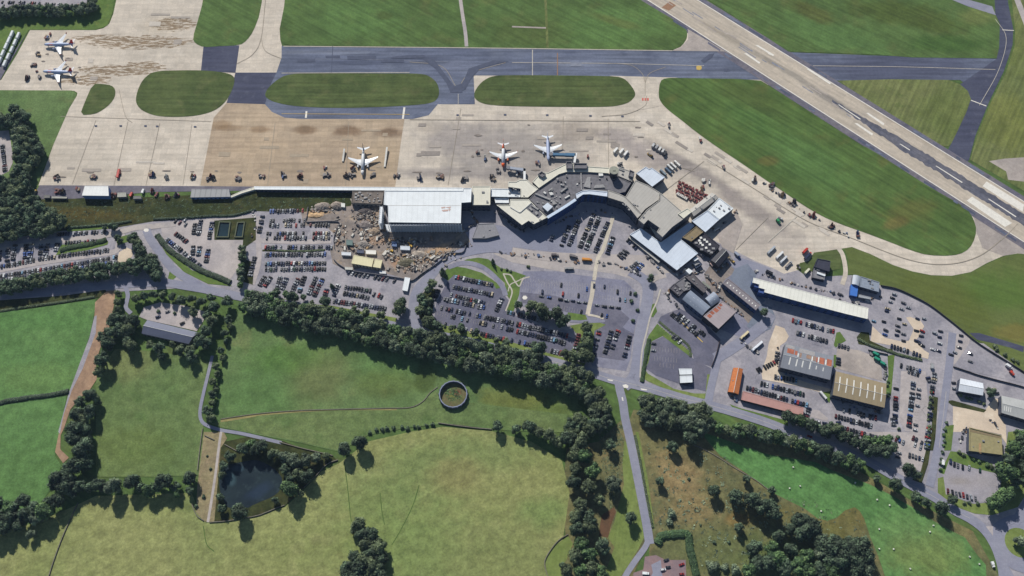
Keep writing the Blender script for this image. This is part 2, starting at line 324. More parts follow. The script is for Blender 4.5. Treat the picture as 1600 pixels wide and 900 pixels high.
REPAIR_L = mat('pale_repair', (130,135,150), .9, vary=.15, scale=.2)
RUST_P = mat('brown_patch', (150,116,92), .9, vary=.1)
# ------------------------------------------------------------------ the lie of the land
mb = MB(); n = 24
for i in range(n):
    for j in range(n):
        s = 7200/n; x, y = -3600+i*s, -2600+j*s
        mb.poly([(x, y, 0), (x+s, y, 0), (x+s, y+s, 0), (x, y+s, 0)])
mb.build('ground', G_AIR)['kind'] = 'structure'
S = sheet
# airfield
apron = [(60,290),(84,225),(108,170),(120,150),(121,145),(116,142),(0,141),(-60,141),(-60,128),(2,125),(26,86),(47,47),(150,47),(162,44),(171,37),(177,22),(186,-20),(200,-60),(420,-60),(446,-30),(446,0),(437,45),(438,62),(441,73),(470,90),(680,100),(1060,100),(1050,79),(1064,73),(1073,60),(1074,47),(1066,40),(1130,80),(1200,130),(1200,200),(1460,297),(1512,320),(1560,352),(1640,400),(1700,430),(1640,410),(1600,397),(1590,396),(1567,400),(1542,411),(1517,425),(1487,431),(1455,430),(1425,424),(1395,414),(1360,397),(1331,386),(1312,389),(1285,393),(1272,400),(1250,425),(1225,428),(1205,418),(1180,408),(1150,395),(1120,378),(1060,340),(980,310),(740,305),(600,300)]
S('apron', apron, 1, CONC)
S('apron', [(313,290),(334,184),(354,161),(415,163),(480,186),(632,186),(626,225),(617,296),(400,293)], 2, CONC_TAN)
S('airfield_road', [(62,289.5),(400,291.5),(396,298),(240,300),(100,312),(48,312)], 2, ASPH_SH)
S('airfield_grass', [(-60,141),(0,141),(112,141.5),(119,146),(119,151),(108,170),(84,225),(68,264),(54,300),(40,330),(-60,330)], 2, F_D)
def isl(pts, m=G_ISL, sm=2): S('airfield_grass', pts, 3, m, sm)
# taxiway
S('taxiway', [(440,72),(470,71.8),(760,75),(1050,79),(1140,80),(1240,82),(1400,88),(1557,92),(1565,112),(1545,160),(1500,125),(1310,126),(1200,125),(1060,122),(952,119),(740,118),(742,163),(684,163),(670,180),(645,186),(470,186),(445,184),(425,175),(414,163),(354,161),(361,140),(368,113.5),(432,113.5),(440,90)], 2, ASPH)
S('taxiway', [(318,73),(374,71),(368,114),(314,111)], 2, ASPH_DK)
S('taxiway', [(368,114),(432,113.6),(424,130),(414,163),(354,161),(361,140)], 2.3, ASPH_DK)
S('taxiway', [(1552,-40),(1568,-40),(1576,10),(1583,45),(1582,70),(1575,92),(1568,112),(1545,160),(1524,212),(1514,250),(1500,262),(1480,240),(1482,232),(1486,225),(1495,207),(1510,175),(1517,155),(1512,142),(1500,132),(1557,92),(1561,75),(1562,37),(1555,22)], 2.4, ASPH_DK)
S('taxiway', [(952,118.5),(1060,121.5),(1040,123),(1031,130),(1029,150),(1035,165),(1000,172),(985,160),(991,150),(990,140),(982,128),(970,122)], 2.6, CONC)
S('airfield_road', [(1478,-4),(1500,-4),(1550,10),(1556,24),(1540,19),(1512,10)], 2.5, ROAD)
S('airfield_road', [(1581,-10),(1590,-10),(1612,45),(1604,50)], 2.5, PARK_PALE)
S('airfield_grass', [(1576,-40),(1583,20),(1586,50),(1585,72),(1572,112),(1548,160),(1526,212),(1516,250),(1620,310),(1760,380),(1760,-40)], 2.2, G_YEL, 0)
S('airfield_grass', [(1310,126),(1395,124),(1482,125),(1500,132),(1512,142),(1517,155),(1510,175),(1495,207),(1486,225),(1481,229),(1472,229),(1400,185),(1340,148)], 2.6, G_YEL)
S('broken_slabs', [(1545,252),(1570,248),(1600,246),(1600,284),(1575,281),(1572,268)], 2.7, CONC_GREY)
# runway
def line_pts(x0, x1, f): return [(x0, f(x0)), (x1, f(x1))]
up = lambda x: (x-1090)*.6176; lo = lambda x: (x-1011)*.643
def band(name, x0, x1, f0, f1, layer, m, k=14):
    a = [(x0+(x1-x0)*i/k, f0(x0+(x1-x0)*i/k)) for i in range(k+1)]; b = [(x0+(x1-x0)*i/k, f1(x0+(x1-x0)*i/k)) for i in range(k+1)]
    return S(name, a+b[::-1], layer, m)
band('runway', 930, 1750, lambda x: up(x)-8, lambda x: lo(x)+11, 2.8, ASPH_SH)
band('runway', 930, 1750, up, lo, 3.2, CONC_RWY)
mid = lambda x: (up(x)+lo(x))/2
cs = [(1318,166),(1350,184),(1412,224),(1470,262),(1512,288),(1560,318),(1600,344),(1680,392)]
mb = MB(); rr = random.Random(3)
top = []; bot = []
for i in range(90):
    x = 1300+i*4.4; y = 158+(x-1300)*.621; hw = min(9, 1.5+(x-1300)*.07)
    top.append((x, y-hw+rr.uniform(-1.6, 1.6))); bot.append((x, y+hw+rr.uniform(-1.6, 1.6)))
S('runway_wear', top+bot[::-1], 3.5, gmat('runway_tarmac',(92,94,108),(104,104,114),(80,83,98),scale=.03,fine=.14,mid=(.2,.14),stripes=[(-40,3,.08)]))
for poly in [Z(1200,225,4,[(1340,265),(1365,235),(1600,380),(1590,425)]), Z(1200,225,4,[(1240,355),(1275,330),(1525,495),(1480,520)]),
             Z(1200,0,4,[(612,708),(625,706),(727,772),(720,785)]), Z(1200,0,4,[(540,772),(556,770),(657,838),(648,848)]),
             Z(800,0,4,[(1520,284),(1534,281),(1640,345),(1630,352)]), Z(800,0,4,[(1450,335),(1464,332),(1552,392),(1544,400)]), Z(1200,0,4,[(0,328),(0,338),(15,346),(24,342)]),
             Z(1200,225,4,[(1045,138),(1052,137),(1216,240),(1210,244)]), Z(1200,225,4,[(1373,344),(1380,343),(1552,454),(1546,458)]), Z(1200,225,4,[(820,0),(828,0),(889,38),(883,41)]), Z(1200,0,4,[(438,656),(443,654),(580,745),(574,748)]), [(1640,370),(1642,368),(1690,398),(1688,400)],
             Z(1200,0,4,[(240,432),(250,430),(395,522),(385,528)])]:
    S('runway_marking', poly, 4, PAINT)
band('runway_marking', 1000, 1750, lambda x: up(x)-.2, lambda x: up(x)+1.1, 3.8, PAINT)
band('runway_marking', 1000, 1750, lambda x: lo(x)-1.1, lambda x: lo(x)+.3, 3.8, PAINT)
S('runway_patch', Z(800,0,4,[(935,48),(985,10),(1025,35),(980,68)]), 3.6, RUST_P)
for i in range(26):   # tar repairs along the centre and shoulder
    x = rr.uniform(1030, 1330); y = mid(x)+rr.uniform(-6, 8); l = rr.uniform(6, 22)
    S('runway_patch', [(x,y),(x+l,y+l*.63),(x+l-.4,y+l*.63+1.2),(x-.4,y+1.2)], 3.6, REPAIR_L if rr.random() < .6 else CONC_GREY)
for i in range(40):
    x = rr.uniform(1040, 1580); f = rr.choice([lambda x: up(x)-6, lambda x: lo(x)+4]); y = f(x); l = rr.uniform(6, 26)
    S('runway_patch', [(x,y),(x+l,y+l*.63),(x+l-1,y+l*.63+3),(x-1,y+3)], 3.0+.01*i, rr.choice([REPAIR, ASPH, PARK_DK]))
S('apron', [(1065,40),(1066.5,41),(1075,47),(1075,62),(1064,74),(1049,79.5),(1132,80.5),(1150,90)], 2.9, CONC_GREY)
S('apron', Z(1200,225,4,[(1240,385),(1300,420),(1600,600),(1600,690),(1560,680),(1470,700),(1340,650),(1300,545),(1290,470)]), 1.6, CONC_GREY)
# grass islands
isl(Z(0,0,4,[(580,525),(640,525),(700,535),(722,560),(720,605),(690,650),(640,690),(590,715),(500,720),(530,640)]), sm=1)
isl(Z(0,0,4,[(960,445),(1120,440),(1270,440),(1400,452),(1465,475),(1467,520),(1440,590),(1400,650),(1330,700),(1200,730),(1000,732),(900,700),(855,660),(848,610),(870,540),(900,490)]))
isl(Z(400,0,4,[(55,590),(75,550),(130,500),(200,462),(400,458),(800,460),(1040,460),(1090,480),(1135,520),(1148,580),(1132,625),(1090,647),(1000,657),(800,670),(500,677),(250,667),(120,642),(65,615)]))
isl([(740,148),(745,137),(755,126),(770,118.5),(800,117.5),(875,118),(952,119),(973,121),(984,131),(992,143),(993,150),(985,159),(972,164),(950,167.5),(850,167),(800,166),(775,165),(755,162.5),(743,156)])
tri = [(1060,122),(1040,122),(1031,127),(1028.5,150),(1033,161),(1045,173),(1065,188),(1087,206),(1122,231),(1160,256),(1200,284),(1220,297),(1252,319),(1282,337),(1312,350),(1347,362),(1387,377),(1425,392),(1450,399),(1487,400),(1508,394),(1520,381),(1526,360),(1521,342),(1510,325),(1460,297),(1425,275),(1360,233),(1340,225),(1200,133),(1185,124)]
isl(tri, G_TRI, 1)
isl([(320,-40),(318,0),(310,30),(301,60),(305,68),(318,74),(340,72.5),(375,71),(386,63),(396,49),(407,20),(414,-40)], G_AIR, 1)
isl([(446,-40),(446,0),(437.5,45),(438,62),(446,71),(470,71.5),(760,74.5),(1030,78.5),(1050,78.5),(1065,72.5),(1073.5,60),(1073.5,47),(1063,37),(1000,0),(940,-40)], G_AIR, 1)
isl([(1060,-40),(1107,0),(1160,35),(1200,60),(1232,81),(1300,83),(1375,86),(1425,90),(1557,91.5),(1561,75),(1562,37),(1555,26),(1542,19.5),(1512,10.5),(1478,0),(1400,-40)], G_AIR, 0)
# edges of the taxiway and stands
for pts, wd, m in [([(443,72.5),(760,75.3),(1050,79.5)],1.2,PAINT_W), ([(440,114.5),(640,113.6)],.9,PAINT_W), ([(800,98),(960,99.5),(1100,103)],.7,PAINT_W),([(480,93),(560,93),(700,97)],.6,REPAIR_L),
        ([(832,78),(832,118)],1.0,PAINT_W),([(871,83),(871,118)],1.1,RUST_P),([(520,72),(518,114)],.8,REPAIR),
        ([(479,174),(478,184.5)],2.2,PAINT),([(632,168),(629.5,186)],2.4,PAINT),([(440,178),(640,179)],.6,PAINT_Y),
        ([(95,182),(330,190)],.5,PAINT_D),([(186,140),(196,181),(207,192)],.5,PAINT_D),
        ([(200,190),(178,290)],.35,PAINT_D),([(150,188),(113,288)],.35,PAINT_D),([(250,192),(228,290)],.35,PAINT_D),([(300,194),(286,290)],.3,PAINT_D),
        ([(640,187),(1000,190)],.7,PAINT_D),([(720,170),(700,290)],.5,PAINT_D),([(880,182),(879,235)],.5,PAINT_D),([(950,185),(951,262)],.5,PAINT_D),([(430,192),(418,290)],.5,PAINT_D),([(545,190),(540,290)],.5,PAINT_D),
        ([(1010,150),(1008,165),(980,178),(940,182)],.6,PAINT_D),([(1008,120),(1008,150)],.6,PAINT_D),([(950,99),(985,102),(1003,115),(1008,130)],.6,PAINT_D),([(1008,130),(1015,115),(1040,105)],.6,PAINT_D),
        ([(1104,249),(1180,296),(1260,345),(1330,372),(1420,406),(1480,413),(1530,400),(1570,370),(1590,350)],.8,PAINT_D),
        ([(1030,305),(1100,252)],.5,PAINT_D),([(1150,390),(1200,340)],.5,PAINT_D),([(1200,378),(1245,338)],1.2,PAINT_W),([(1025,280),(1055,262),(1085,268)],.5,PAINT_D),
        ([(716,147),(716,163)],.6,PAINT_W),([(640,97),(690,104),(712,135)],.7,PAINT_D),([(716,138),(735,115),(790,98)],.7,PAINT_D),
        ([(415,0),(408,60),(395,85),(370,100)],.6,PAINT_D),([(408,60),(415,80),(440,92)],.6,PAINT_D),([(1555,30),(1572,60),(1560,110),(1530,165)],.6,PAINT_W),([(1517,157),(1541,166)],1.2,PAINT),([(1270,103),(1420,105),(1555,109)],.7,PAINT_W),([(1566,47),(1584,48)],1.0,PAINT)]:
    ribbon('apron_marking', pts, wd, 3.9, m)
for poly in [Z(400,0,4,[(1040,370),(1110,370),(1240,540),(1290,520),(1290,580),(1215,580),(1190,520),(1120,430)]), Z(400,0,4,[(1260,580),(1300,500),(1330,430),(1420,400),(1480,380),(1580,385),(1500,400),(1400,430),(1340,500),(1310,560)]),
             Z(400,0,4,[(570,352),(750,350),(752,372),(572,374)]),Z(400,0,4,[(258,373),(370,370),(370,388),(258,390)]),Z(400,0,4,[(780,376),(925,374),(926,392),(780,392)]),Z(400,0,4,[(845,357),(960,345),(1055,345),(1055,362),(845,368)]),Z(400,0,4,[(435,350),(525,348),(527,364),(435,364)]),
             Z(800,0,4,[(1180,380),(1230,340),(1265,335),(1250,360),(1200,395)]),Z(800,0,4,[(1320,432),(1350,430),(1365,445),(1325,448)])]:
    S('tar_repair', poly, 3.95, REPAIR)
S('tar_repair', Z(800,0,4,[(365,392),(435,392),(435,415),(365,415)]), 3.95, REPAIR_L)
S('apron_marking', Z(800,0,4,[(1150,418),(1160,412),(1178,412),(1186,420),(1184,434),(1170,440),(1154,436)]), 4, PAINT_Y)
for k in range(3): S('apron_marking', Z(800,0,4,[(812+k*16,614),(822+k*16,614),(822+k*16,630),(812+k*16,630)]), 4, PAINT_R)
for x, y in Z(0,0,4,[(600,788),(755,788),(910,788),(983,790),(1220,793)])+Z(400,0,4,[(1260,720),(1557,718)])+Z(800,0,4,[(220,720),(490,725),(690,728),(980,778)]):
    S('apron_marking', [(x-2,y-1.2),(x+2,y-1.2),(x+2,y+1.2),(x-2,y+1.2)], 4, REPAIR)
rp = random.Random(17)
PATCHM = [gmat('slab_pale', (202,194,184), (196,188,178), scale=.1, fine=.08), gmat('slab_dull', (172,163,155), (166,158,150), scale=.1, fine=.08), gmat('slab_dark', (152,144,138), (146,139,134), scale=.1, fine=.1), gmat('slab_brown', (172,158,140), (164,150,132), scale=.1, fine=.1)]
def slabs(n, x0, x1, y0, y1, sk=0.0, pick=(0, 1, 1, 2)):
    for i in range(n):
        x, y = rp.uniform(x0, x1), rp.uniform(y0, y1); l, h_ = rp.choice((8, 12, 18, 30)), rp.choice((3, 5, 7)); x += sk*(y-y0)
        S('repaired_slab', [(x, y), (x+l, y+.012*l), (x+l-.16*h_, y+h_), (x-.16*h_, y+h_)], 3.2, PATCHM[rp.choice(pick)])
slabs(5, 75, 290, 190, 280); slabs(10, 640, 860, 175, 240, 0, (1, 1, 2)); slabs(9, 880, 1010, 176, 235, 0, (0, 1, 2, 2)); slabs(3, 200, 270, 6, 40); slabs(4, 60, 280, 50, 120, 0, (0, 1)); slabs(10, 335, 600, 200, 280, 0, (3,))
for i in range(26):   # repairs along the edge of the eastern apron and stands
    t_ = rp.random(); x, y = 1010+t_*300, 175+t_*190; x += rp.uniform(-34, 14); l = rp.uniform(6, 20)
    S('repaired_slab', [(x, y), (x+l, y+l*.63), (x+l-3, y+l*.63+3), (x-3, y+3)], 3.25, PATCHM[rp.choice((0, 0, 1, 2))])
def blot(px, py, rx, ry, m, k=11):
    S('oil_stain', [(px+rx*math.cos(6.283*i/k)*rp.uniform(.6, 1.15), py+ry*math.sin(6.283*i/k)*rp.uniform(.6, 1.15)) for i in range(k)], 3.5, m)
OIL = gmat('oil_stain', (128,120,114), (140,132,126), scale=.2, fine=.12)
for x in (100, 145, 187, 240, 262, 300, 335, 374, 408, 442, 470, 510, 547, 583, 619, 655, 688, 727, 768, 841): blot(x+rp.uniform(-4, 4), 270+rp.uniform(-4, 8), rp.uniform(3, 9), rp.uniform(1, 2.4), OIL)
for i in range(9): blot(rp.uniform(690, 1020), rp.uniform(195, 250), rp.uniform(2, 7), rp.uniform(.8, 2), OIL)
for i in range(14): blot(rp.uniform(60, 130), rp.uniform(60, 125), rp.uniform(2, 5), rp.uniform(.8, 1.6), OIL)
ribbon('airfield_road', [(718,-10),(723,25),(727,50),(729,73)], 4.5, 3.6, PARK_PALE)
ribbon('airfield_road', [(852,-10),(854,40),(855.5,75)], 3.2, 3.6, G_YEL)
ribbon('airfield_road', [(800,42),(853,44)], 2.4, 3.7, CONC_GREY)
S('airfield_grass', Z(1160,360,6.667,[(745,232),(985,200),(1020,250),(1030,330),(1020,400),(930,420),(900,440),(740,420),(640,460),(560,400),(600,340),(690,320)]), 2.2, G_ISL)
S('airfield_grass', [(1319,388),(1331,387),(1360,398),(1395,415),(1425,425),(1455,431),(1487,432),(1517,426),(1543,412),(1568,401),(1591,397),(1640,405),(1760,450),(1760,640),(1600,585),(1540,540),(1500,515),(1450,475),(1400,452),(1376,446),(1340,430),(1326,428),(1325,405)], 2.2, G_FAR)
ribbon('airfield_road', [(1310,388),(1317,400),(1321,425),(1316,445)], 5, 2.8, CONC)
S('airfield_road', Z(1360,450,6.667,[(1030,470),(1130,470),(1300,520),(1600,610),(1590,670),(1450,620),(1250,570),(1110,540)]), 2.6, ASPH_DK)
# landside
S('embankment', [(40,312),(100,311),(240,308),(400,300),(560,296),(600,300),(552,312),(548,322),(470,332),(400,330),(300,342),(240,346),(180,356),(110,362),(60,352)], 3, G_ROUGH)  # laid flat; the shade of the slope is put into its dark grass colour
land = [(-60,384),(0,378),(60,364),(110,360),(180,356),(215,350),(240,345),(300,341),(400,329),(470,331),(548,320),(600,300),(740,300),(840,290),(980,300),(1060,340),(1120,378),(1180,408),(1205,418),(1225,428),(1255,420),(1290,432),(1330,430),(1376,446),(1400,452),(1450,476),(1500,515),(1537,543),(1600,583),(1700,640),(1700,960),(1560,960),(1562,870),(1545,838),(1520,818),(1460,780),(1360,724),(1250,684),(1120,640),(1020,612),(960,600),(925,588),(860,568),(790,550),(700,530),(630,512),(540,494),(440,474),(362,464),(290,450),(200,455),(100,462),(-60,480)]
S('landside_pavement', land, 1.4, PARK)
for pts, m, ly in [
    (Z(640,400,8,[(300,850),(330,600),(420,420),(470,330),(570,230),(1030,330),(1140,410),(1180,480),(1240,560),(1200,690),(1600,860)])+[(905,532),(918,560),(880,556),(800,548),(720,528),(690,516)], PARK_DK, 2.2),
    ([(818,424),(870,424),(905,430),(975,438),(1000,462),(998,490),(990,520),(985,560),(978,580),(925,572),(920,540),(925,505),(900,500),(812,478),(808,452)], PARK_BL, 2.2),
    (Z(780,440,7.26,[(240,120),(620,160),(980,250),(1000,380),(780,350),(560,300),(400,240),(240,250)]), PARK_DK, 2.4),
    (Z(780,440,7.26,[(1060,250),(1330,285),(1480,420),(1400,520),(1530,600),(1420,900),(1070,850),(1060,620),(1100,520),(1200,460),(1050,360)]), PARK_DK, 2.4),
    (Z(980,470,7.26,[(380,180),(460,140),(600,90),(850,230),(1060,440),(960,750),(760,690),(740,600),(340,250)]), PARK_DK, 2.4),
    (Z(980,470,7.26,[(250,480),(420,400),(720,640),(900,740),(1010,800),(960,1050),(640,960),(320,850),(200,760)]), PARK_DK, 2.5),
    ([(880,335),(905,330),(930,326),(955,332),(985,345),(1010,362),(1050,420),(1040,440),(1000,432),(960,408),(900,398),(855,392),(868,372)], PARK, 2.1),
    (Z(1180,480,7.26,[(240,130),(900,270),(880,480),(380,350),(330,250)]), PARK, 2.3),
    (Z(1180,480,7.26,[(230,205),(330,240),(380,330),(350,390),(280,440),(260,700),(330,770),(600,860),(900,940),(900,1010),(500,900),(80,820),(70,740),(130,560),(150,420)]), SAND, 2.6),
    (Z(1180,480,7.26,[(930,460),(1180,490),(1350,560),(1430,660),(1440,840),(1300,800),(900,690)]), CONC_GREY, 2.5),
    (Z(1360,450,6.667,[(20,400),(150,520),(330,560),(400,550),(450,430),(370,310),(410,300),(520,340),(560,400),(470,560),(560,650),(610,680),(600,740),(520,720),(400,650),(220,600),(0,560)]), SAND, 2.5),
    (Z(1360,450,6.667,[(800,470),(1040,500),(1000,740),(860,800),(790,760)]), PARK_PALE, 2.3),
    (Z(1360,450,6.667,[(1040,560),(1180,580),(1480,790),(1640,940),(1640,1000),(1000,860),(870,810)]), PARK, 2.5),
    (Z(1380,580,7.26,[(200,0),(480,0),(520,500),(470,700),(250,680),(180,560)]), PARK_PALE, 2.3),
    (Z(1380,580,7.26,[(790,400),(1140,460),(1260,310),(1340,320),(1330,510),(1390,620),(1400,830),(1350,760),(1340,720),(980,640),(900,900),(790,720)]), SAND, 2.6),
    (Z(1200,675,4,[(1140,0),(1250,0),(1225,130),(1140,120)]), GRAVEL, 2.6),
    (Z(1200,675,4,[(1090,270),(1130,180),(1220,210),(1430,260),(1460,370),(1400,430),(1290,450),(1120,390)]), GRAVEL, 2.7),
    (Z(1200,675,4,[(560,0),(1010,0),(1010,120),(960,250),(880,220),(800,180),(790,40)]), PARK_PALE, 2.3),
    (Z(0,225,4,[(1320,610),(1530,600),(1500,760),(1440,845),(1290,780)]), PARK_PALE, 2.3),
    (Z(0,225,4,[(1000,500),(1600,440),(1600,610),(1330,620),(1300,780),(1180,700),(1020,590)]), PARK_PALE, 2.2),
    (Z(0,330,6.667,[(1240,430),(1320,380),(1390,410),(1380,470),(1260,570),(1220,540)]), SAND, 2.5),
    (Z(1140,570,6.154,[(800,430),(860,440),(950,520),(930,540),(770,500)]), PARK_PALE, 2.6),
    ([(880,425),(900,420),(960,428),(1000,440),(1010,430),(1060,425),(1040,400),(980,398),(900,396),(820,392),(770,396),(800,410)], ROAD_PALE, 2.15),
    ([(700,352),(740,348),(780,352),(815,362),(860,352),(880,340),(905,330),(900,398),(850,392),(780,384),(740,386),(722,382)], ROAD, 2.05),
    ([(470,330),(548,318),(600,300),(604,350),(722,352),(735,378),(720,388),(692,402),(655,436),(640,438),(600,426),(565,418),(545,424),(520,412),(516,392),(528,372),(512,356),(474,352)], SITE, 2.2),
    ([(1110,420),(1140,412),(1180,432),(1165,460),(1190,482),(1195,520),(1165,530),(1100,505)], PARK_BL, 2.1),
    ([(1150,400),(1180,410),(1205,420),(1185,435),(1140,415)], ROAD, 2.2),
    (Z(0,450,4,[(870,180),(900,120),(1000,90),(1150,110),(1290,150),(1270,210),(1230,270),(1100,240),(920,200)]), PARK_PALE, 2.8)]:
    S('pavement', pts, ly, m)
S('pavement', [(-40,150),(0,126),(44,48),(22,44),(-40,90)], 2.6, ASPH_SH)
GRUNGE = gmat('yard_grunge', (146,136,130), (128,120,118), (164,152,142), scale=.06, fine=.16, mid=(.12,.12))
TEAL = gmat('teal_asphalt', (116,124,140), (124,132,148), (106,114,132), scale=.05, fine=.1)
S('pavement', [(1100,428),(1116,406),(1140,414),(1150,424),(1134,436),(1128,444),(1120,468),(1106,456)], 2.5, GRUNGE)
S('pavement', [(1128,444),(1180,486),(1170,506),(1152,486),(1128,468),(1120,460)], 2.55, GRUNGE)
S('pavement', [(1148,420),(1168,412),(1182,430),(1176,442),(1186,462),(1196,470),(1188,476),(1140,436)], 2.6, TEAL)
S('pavement', [(1190,474),(1205,480),(1212,496),(1204,514),(1186,522),(1166,510),(1180,490)], 2.65, TEAL)
S('pavement', [(1118,362),(1150,330),(1160,350),(1146,396),(1128,386)], 2.7, CONC_GREY)
# reservoirs beside the small car park
EDGE = mat('basin_kerb', (92,98,78), .9, vary=.15)
WATER = mat('dark_water', (34,52,60), .12, vary=.25, scale=.05)
# planted strips and verges inside the landside
for pts, m in [
    (Z(640,400,8,[(640,80),(720,40),(860,22),(980,40),(1050,90),(1140,150),(1320,200),(1460,250),(1400,280),(1380,380),(1370,480),(1330,600),(1300,690),(1200,680),(1260,560),(1190,450),(1190,340),(1080,240),(960,150),(820,110)]), G_BRIGHT),
    (Z(640,400,8,[(480,150),(560,130),(700,150),(900,210),(1040,300),(1130,370),(1140,400),(1080,410),(1030,330),(830,290),(560,235),(480,310),(380,240)]), G_BRIGHT),
    (Z(640,400,8,[(180,450),(250,390),(330,420),(300,600),(280,760),(180,860),(120,760),(110,560)]), G_ROUGH),
    (Z(0,330,6.667,[(600,430),(640,350),(1100,290),(1130,320),(1120,350),(900,410),(580,460)]), G_BRIGHT),
    (Z(0,330,6.667,[(700,185),(1240,150),(1200,180),(700,215)]), G_BRIGHT),
    (Z(0,330,6.667,[(1210,300),(1250,270),(1400,230),(1420,300),(1300,330),(1230,360)]), G_BRIGHT),
    (Z(0,225,4,[(970,565),(1000,570),(1040,650),(1200,790),(1420,850),(1450,890),(1300,875),(1150,800),(1040,690)]), G_BRIGHT),
    (Z(0,225,4,[(1060,800),(1110,795),(1115,820),(1080,850),(1050,840)]), G_BRIGHT),
    (Z(0,225,4,[(1340,480),(1600,460),(1600,600),(1540,640),(1520,720),(1590,740),(1580,880),(1480,850),(1510,740),(1520,600),(1340,600)]), G_ROUGH),
    ([(395,470),(440,466),(470,474),(520,478),(560,486),(620,497),(618,506),(560,497),(500,486),(440,477),(395,474)], F_V),
    ([(664,500),(720,515),(790,532),(850,550),(915,568),(910,576),(860,565),(790,547),(720,530),(668,516)], F_V),
    (Z(780,440,7.26,[(780,350),(980,380),(1000,430),(800,460),(760,430)]), G_BRIGHT),
    (Z(780,440,7.26,[(800,500),(980,470),(1060,440),(1210,490),(1080,560),(1060,800),(820,780),(900,620),(850,560)]), F_V),
    (Z(980,470,7.26,[(250,60),(310,30),(340,120),(290,190),(260,170)]), G_BRIGHT),
    (Z(980,470,7.26,[(240,400),(340,260),(740,600),(720,640),(400,400),(280,460),(240,700),(200,780),(260,860),(300,910),(150,850),(130,760)]), G_BRIGHT),
    (Z(800,450,4,[(800,480),(840,530),(1010,630),(1140,660),(1210,660),(1220,540),(1240,540),(1230,690),(1160,695),(1000,650),(840,580),(795,540)]), F_V),
    (Z(1140,570,6.154,[(0,380),(110,420),(300,470),(560,540),(560,600),(300,520),(60,450)]), G_BRIGHT),
    (Z(1140,570,6.154,[(860,270),(980,255),(960,370),(900,300)]), G_BRIGHT),
    (Z(1180,480,7.26,[(920,290),(960,280),(1030,380),(960,420),(910,460),(890,430)]), G_BRIGHT),
    (Z(1180,480,7.26,[(1150,340),(1200,280),(1290,290),(1300,380),(1500,470),(1560,480),(1560,510),(1290,440),(1170,420)]), G_ROUGH),
    (Z(1180,480,7.26,[(1500,550),(1580,540),(1540,1000),(1460,980),(1510,780)]), G_BRIGHT),
    (Z(1180,480,7.26,[(890,540),(920,545),(920,680),(885,690)]), G_BRIGHT),
    (Z(1380,580,7.26,[(550,280),(620,300),(600,600),(580,900),(530,900),(550,600)]), G_ROUGH),
    (Z(1380,580,7.26,[(720,340),(780,330),(960,380),(1170,440),(1140,470),(960,430),(780,390)]), G_ROUGH),
    (Z(1380,580,7.26,[(700,620),(800,610),(770,900),(690,900)]), G_BRIGHT),
    (Z(1200,675,4,[(1140,120),(1220,130),(1260,150),(1400,200),(1430,260),(1300,230),(1130,175),(1100,265),(1075,255)]), G_BRIGHT),
    (Z(1200,675,4,[(1060,290),(1095,280),(1110,390),(1280,450),(1400,440),(1450,370),(1460,280),(1500,0),(1700,-20),(1700,250),(1560,470),(1400,520),(1290,510),(1180,470),(1060,380)]), F_V),
    (Z(1200,675,4,[(980,140),(1010,0),(1030,0),(1000,200),(960,320),(900,300),(950,260)]), G_ROUGH)]:
    S('grass_verge', pts, 3, m)
ribbon('hedge_bed', [(410,391.5),(460,392.5),(508,390.5)], 2.2, 3.1, G_ROUGH)
# farmland south of the road
S('field', [(-60,492),(40,484),(150,468),(149,482),(141,522),(126,568),(109,611),(60,618),(0,630),(-60,640)], 2, F_A)
S('field', [(-60,642),(0,634),(55,624),(104,619),(97,660),(88,700),(86,712),(96,728),(80,765),(60,790),(0,800),(-60,810)], 2, F_A)
S('field', [(150,590),(180,545),(225,548),(260,552),(325,565),(313,650),(318,665),(318,680),(312,742),(250,745),(150,745)], 2, F_C)
S('field', [(372,485),(470,498),(600,528),(700,552),(840,580),(905,610),(900,660),(870,676),(780,672),(700,662),(640,668),(575,680),(530,706),(470,692),(345,668),(335,655),(350,560)], 2, F_D)
S('field', [(330,662),(400,648),(500,643),(600,640),(648,636),(680,612),(700,625),(905,650),(880,676),(700,660),(640,666),(575,678),(528,704),(470,690),(345,667)], 2.3, F_C)
S('field', [(118,790),(150,775),(300,770),(310,800),(322,817),(400,808),(446,792),(476,765),(500,738),(530,724),(575,690),(640,675),(692,667),(770,674),(830,690),(878,720),(890,770),(880,840),(856,960),(-60,960),(-60,850),(60,815)], 2, F_E)
S('field', Z(1200,675,4,[(-400,30),(-390,8),(0,140),(300,190),(400,240),(640,330),(780,400),(900,470),(1040,560),(1150,620),(1230,660),(1300,760),(1360,830),(1370,1000),(760,1000),(730,900),(690,780),(640,660),(600,540),(570,490),(540,470),(480,490),(430,535),(370,555),(310,540),(230,480),(50,390),(-150,248),(-300,148)]), 2.4, F_F)
S('scrubland', [(978,670),(990,640),(1100,655),(1160,680),(1260,690),(1420,780),(1520,830),(1560,900),(1560,960),(1010,960),(1015,850),(1000,760)], 1.8, F_S)
S('scrubland', [(885,700),(935,690),(972,655),(985,700),(1000,760),(1012,850),(960,960),(860,960),(884,850),(880,760)], 1.8, F_S)
S('grass_verge', Z(800,675,4,[(700,60),(720,60),(760,300),(810,560),(825,660),(790,730),(710,860),(640,960),(580,960),(590,860),(640,720),(600,660),(640,560),(700,330),(690,200)]), 2.4, F_V)
S('grass_verge', Z(800,675,4,[(770,0),(790,0),(850,300),(890,600),(885,620),(860,500),(810,260)]), 2.4, F_V)
S('grass_verge', Z(800,675,4,[(350,650),(380,700),(340,800),(300,860),(340,940),(240,940),(215,880),(210,800),(265,715)]), 2.4, F_V)
S('bare_soil', Z(800,675,4,[(560,520),(640,470),(650,500),(620,580),(600,660),(545,650),(550,580)]), 2.3, gmat('dark_soil',(104,78,58),(92,72,54),(112,86,62),scale=.08,fine=.15))
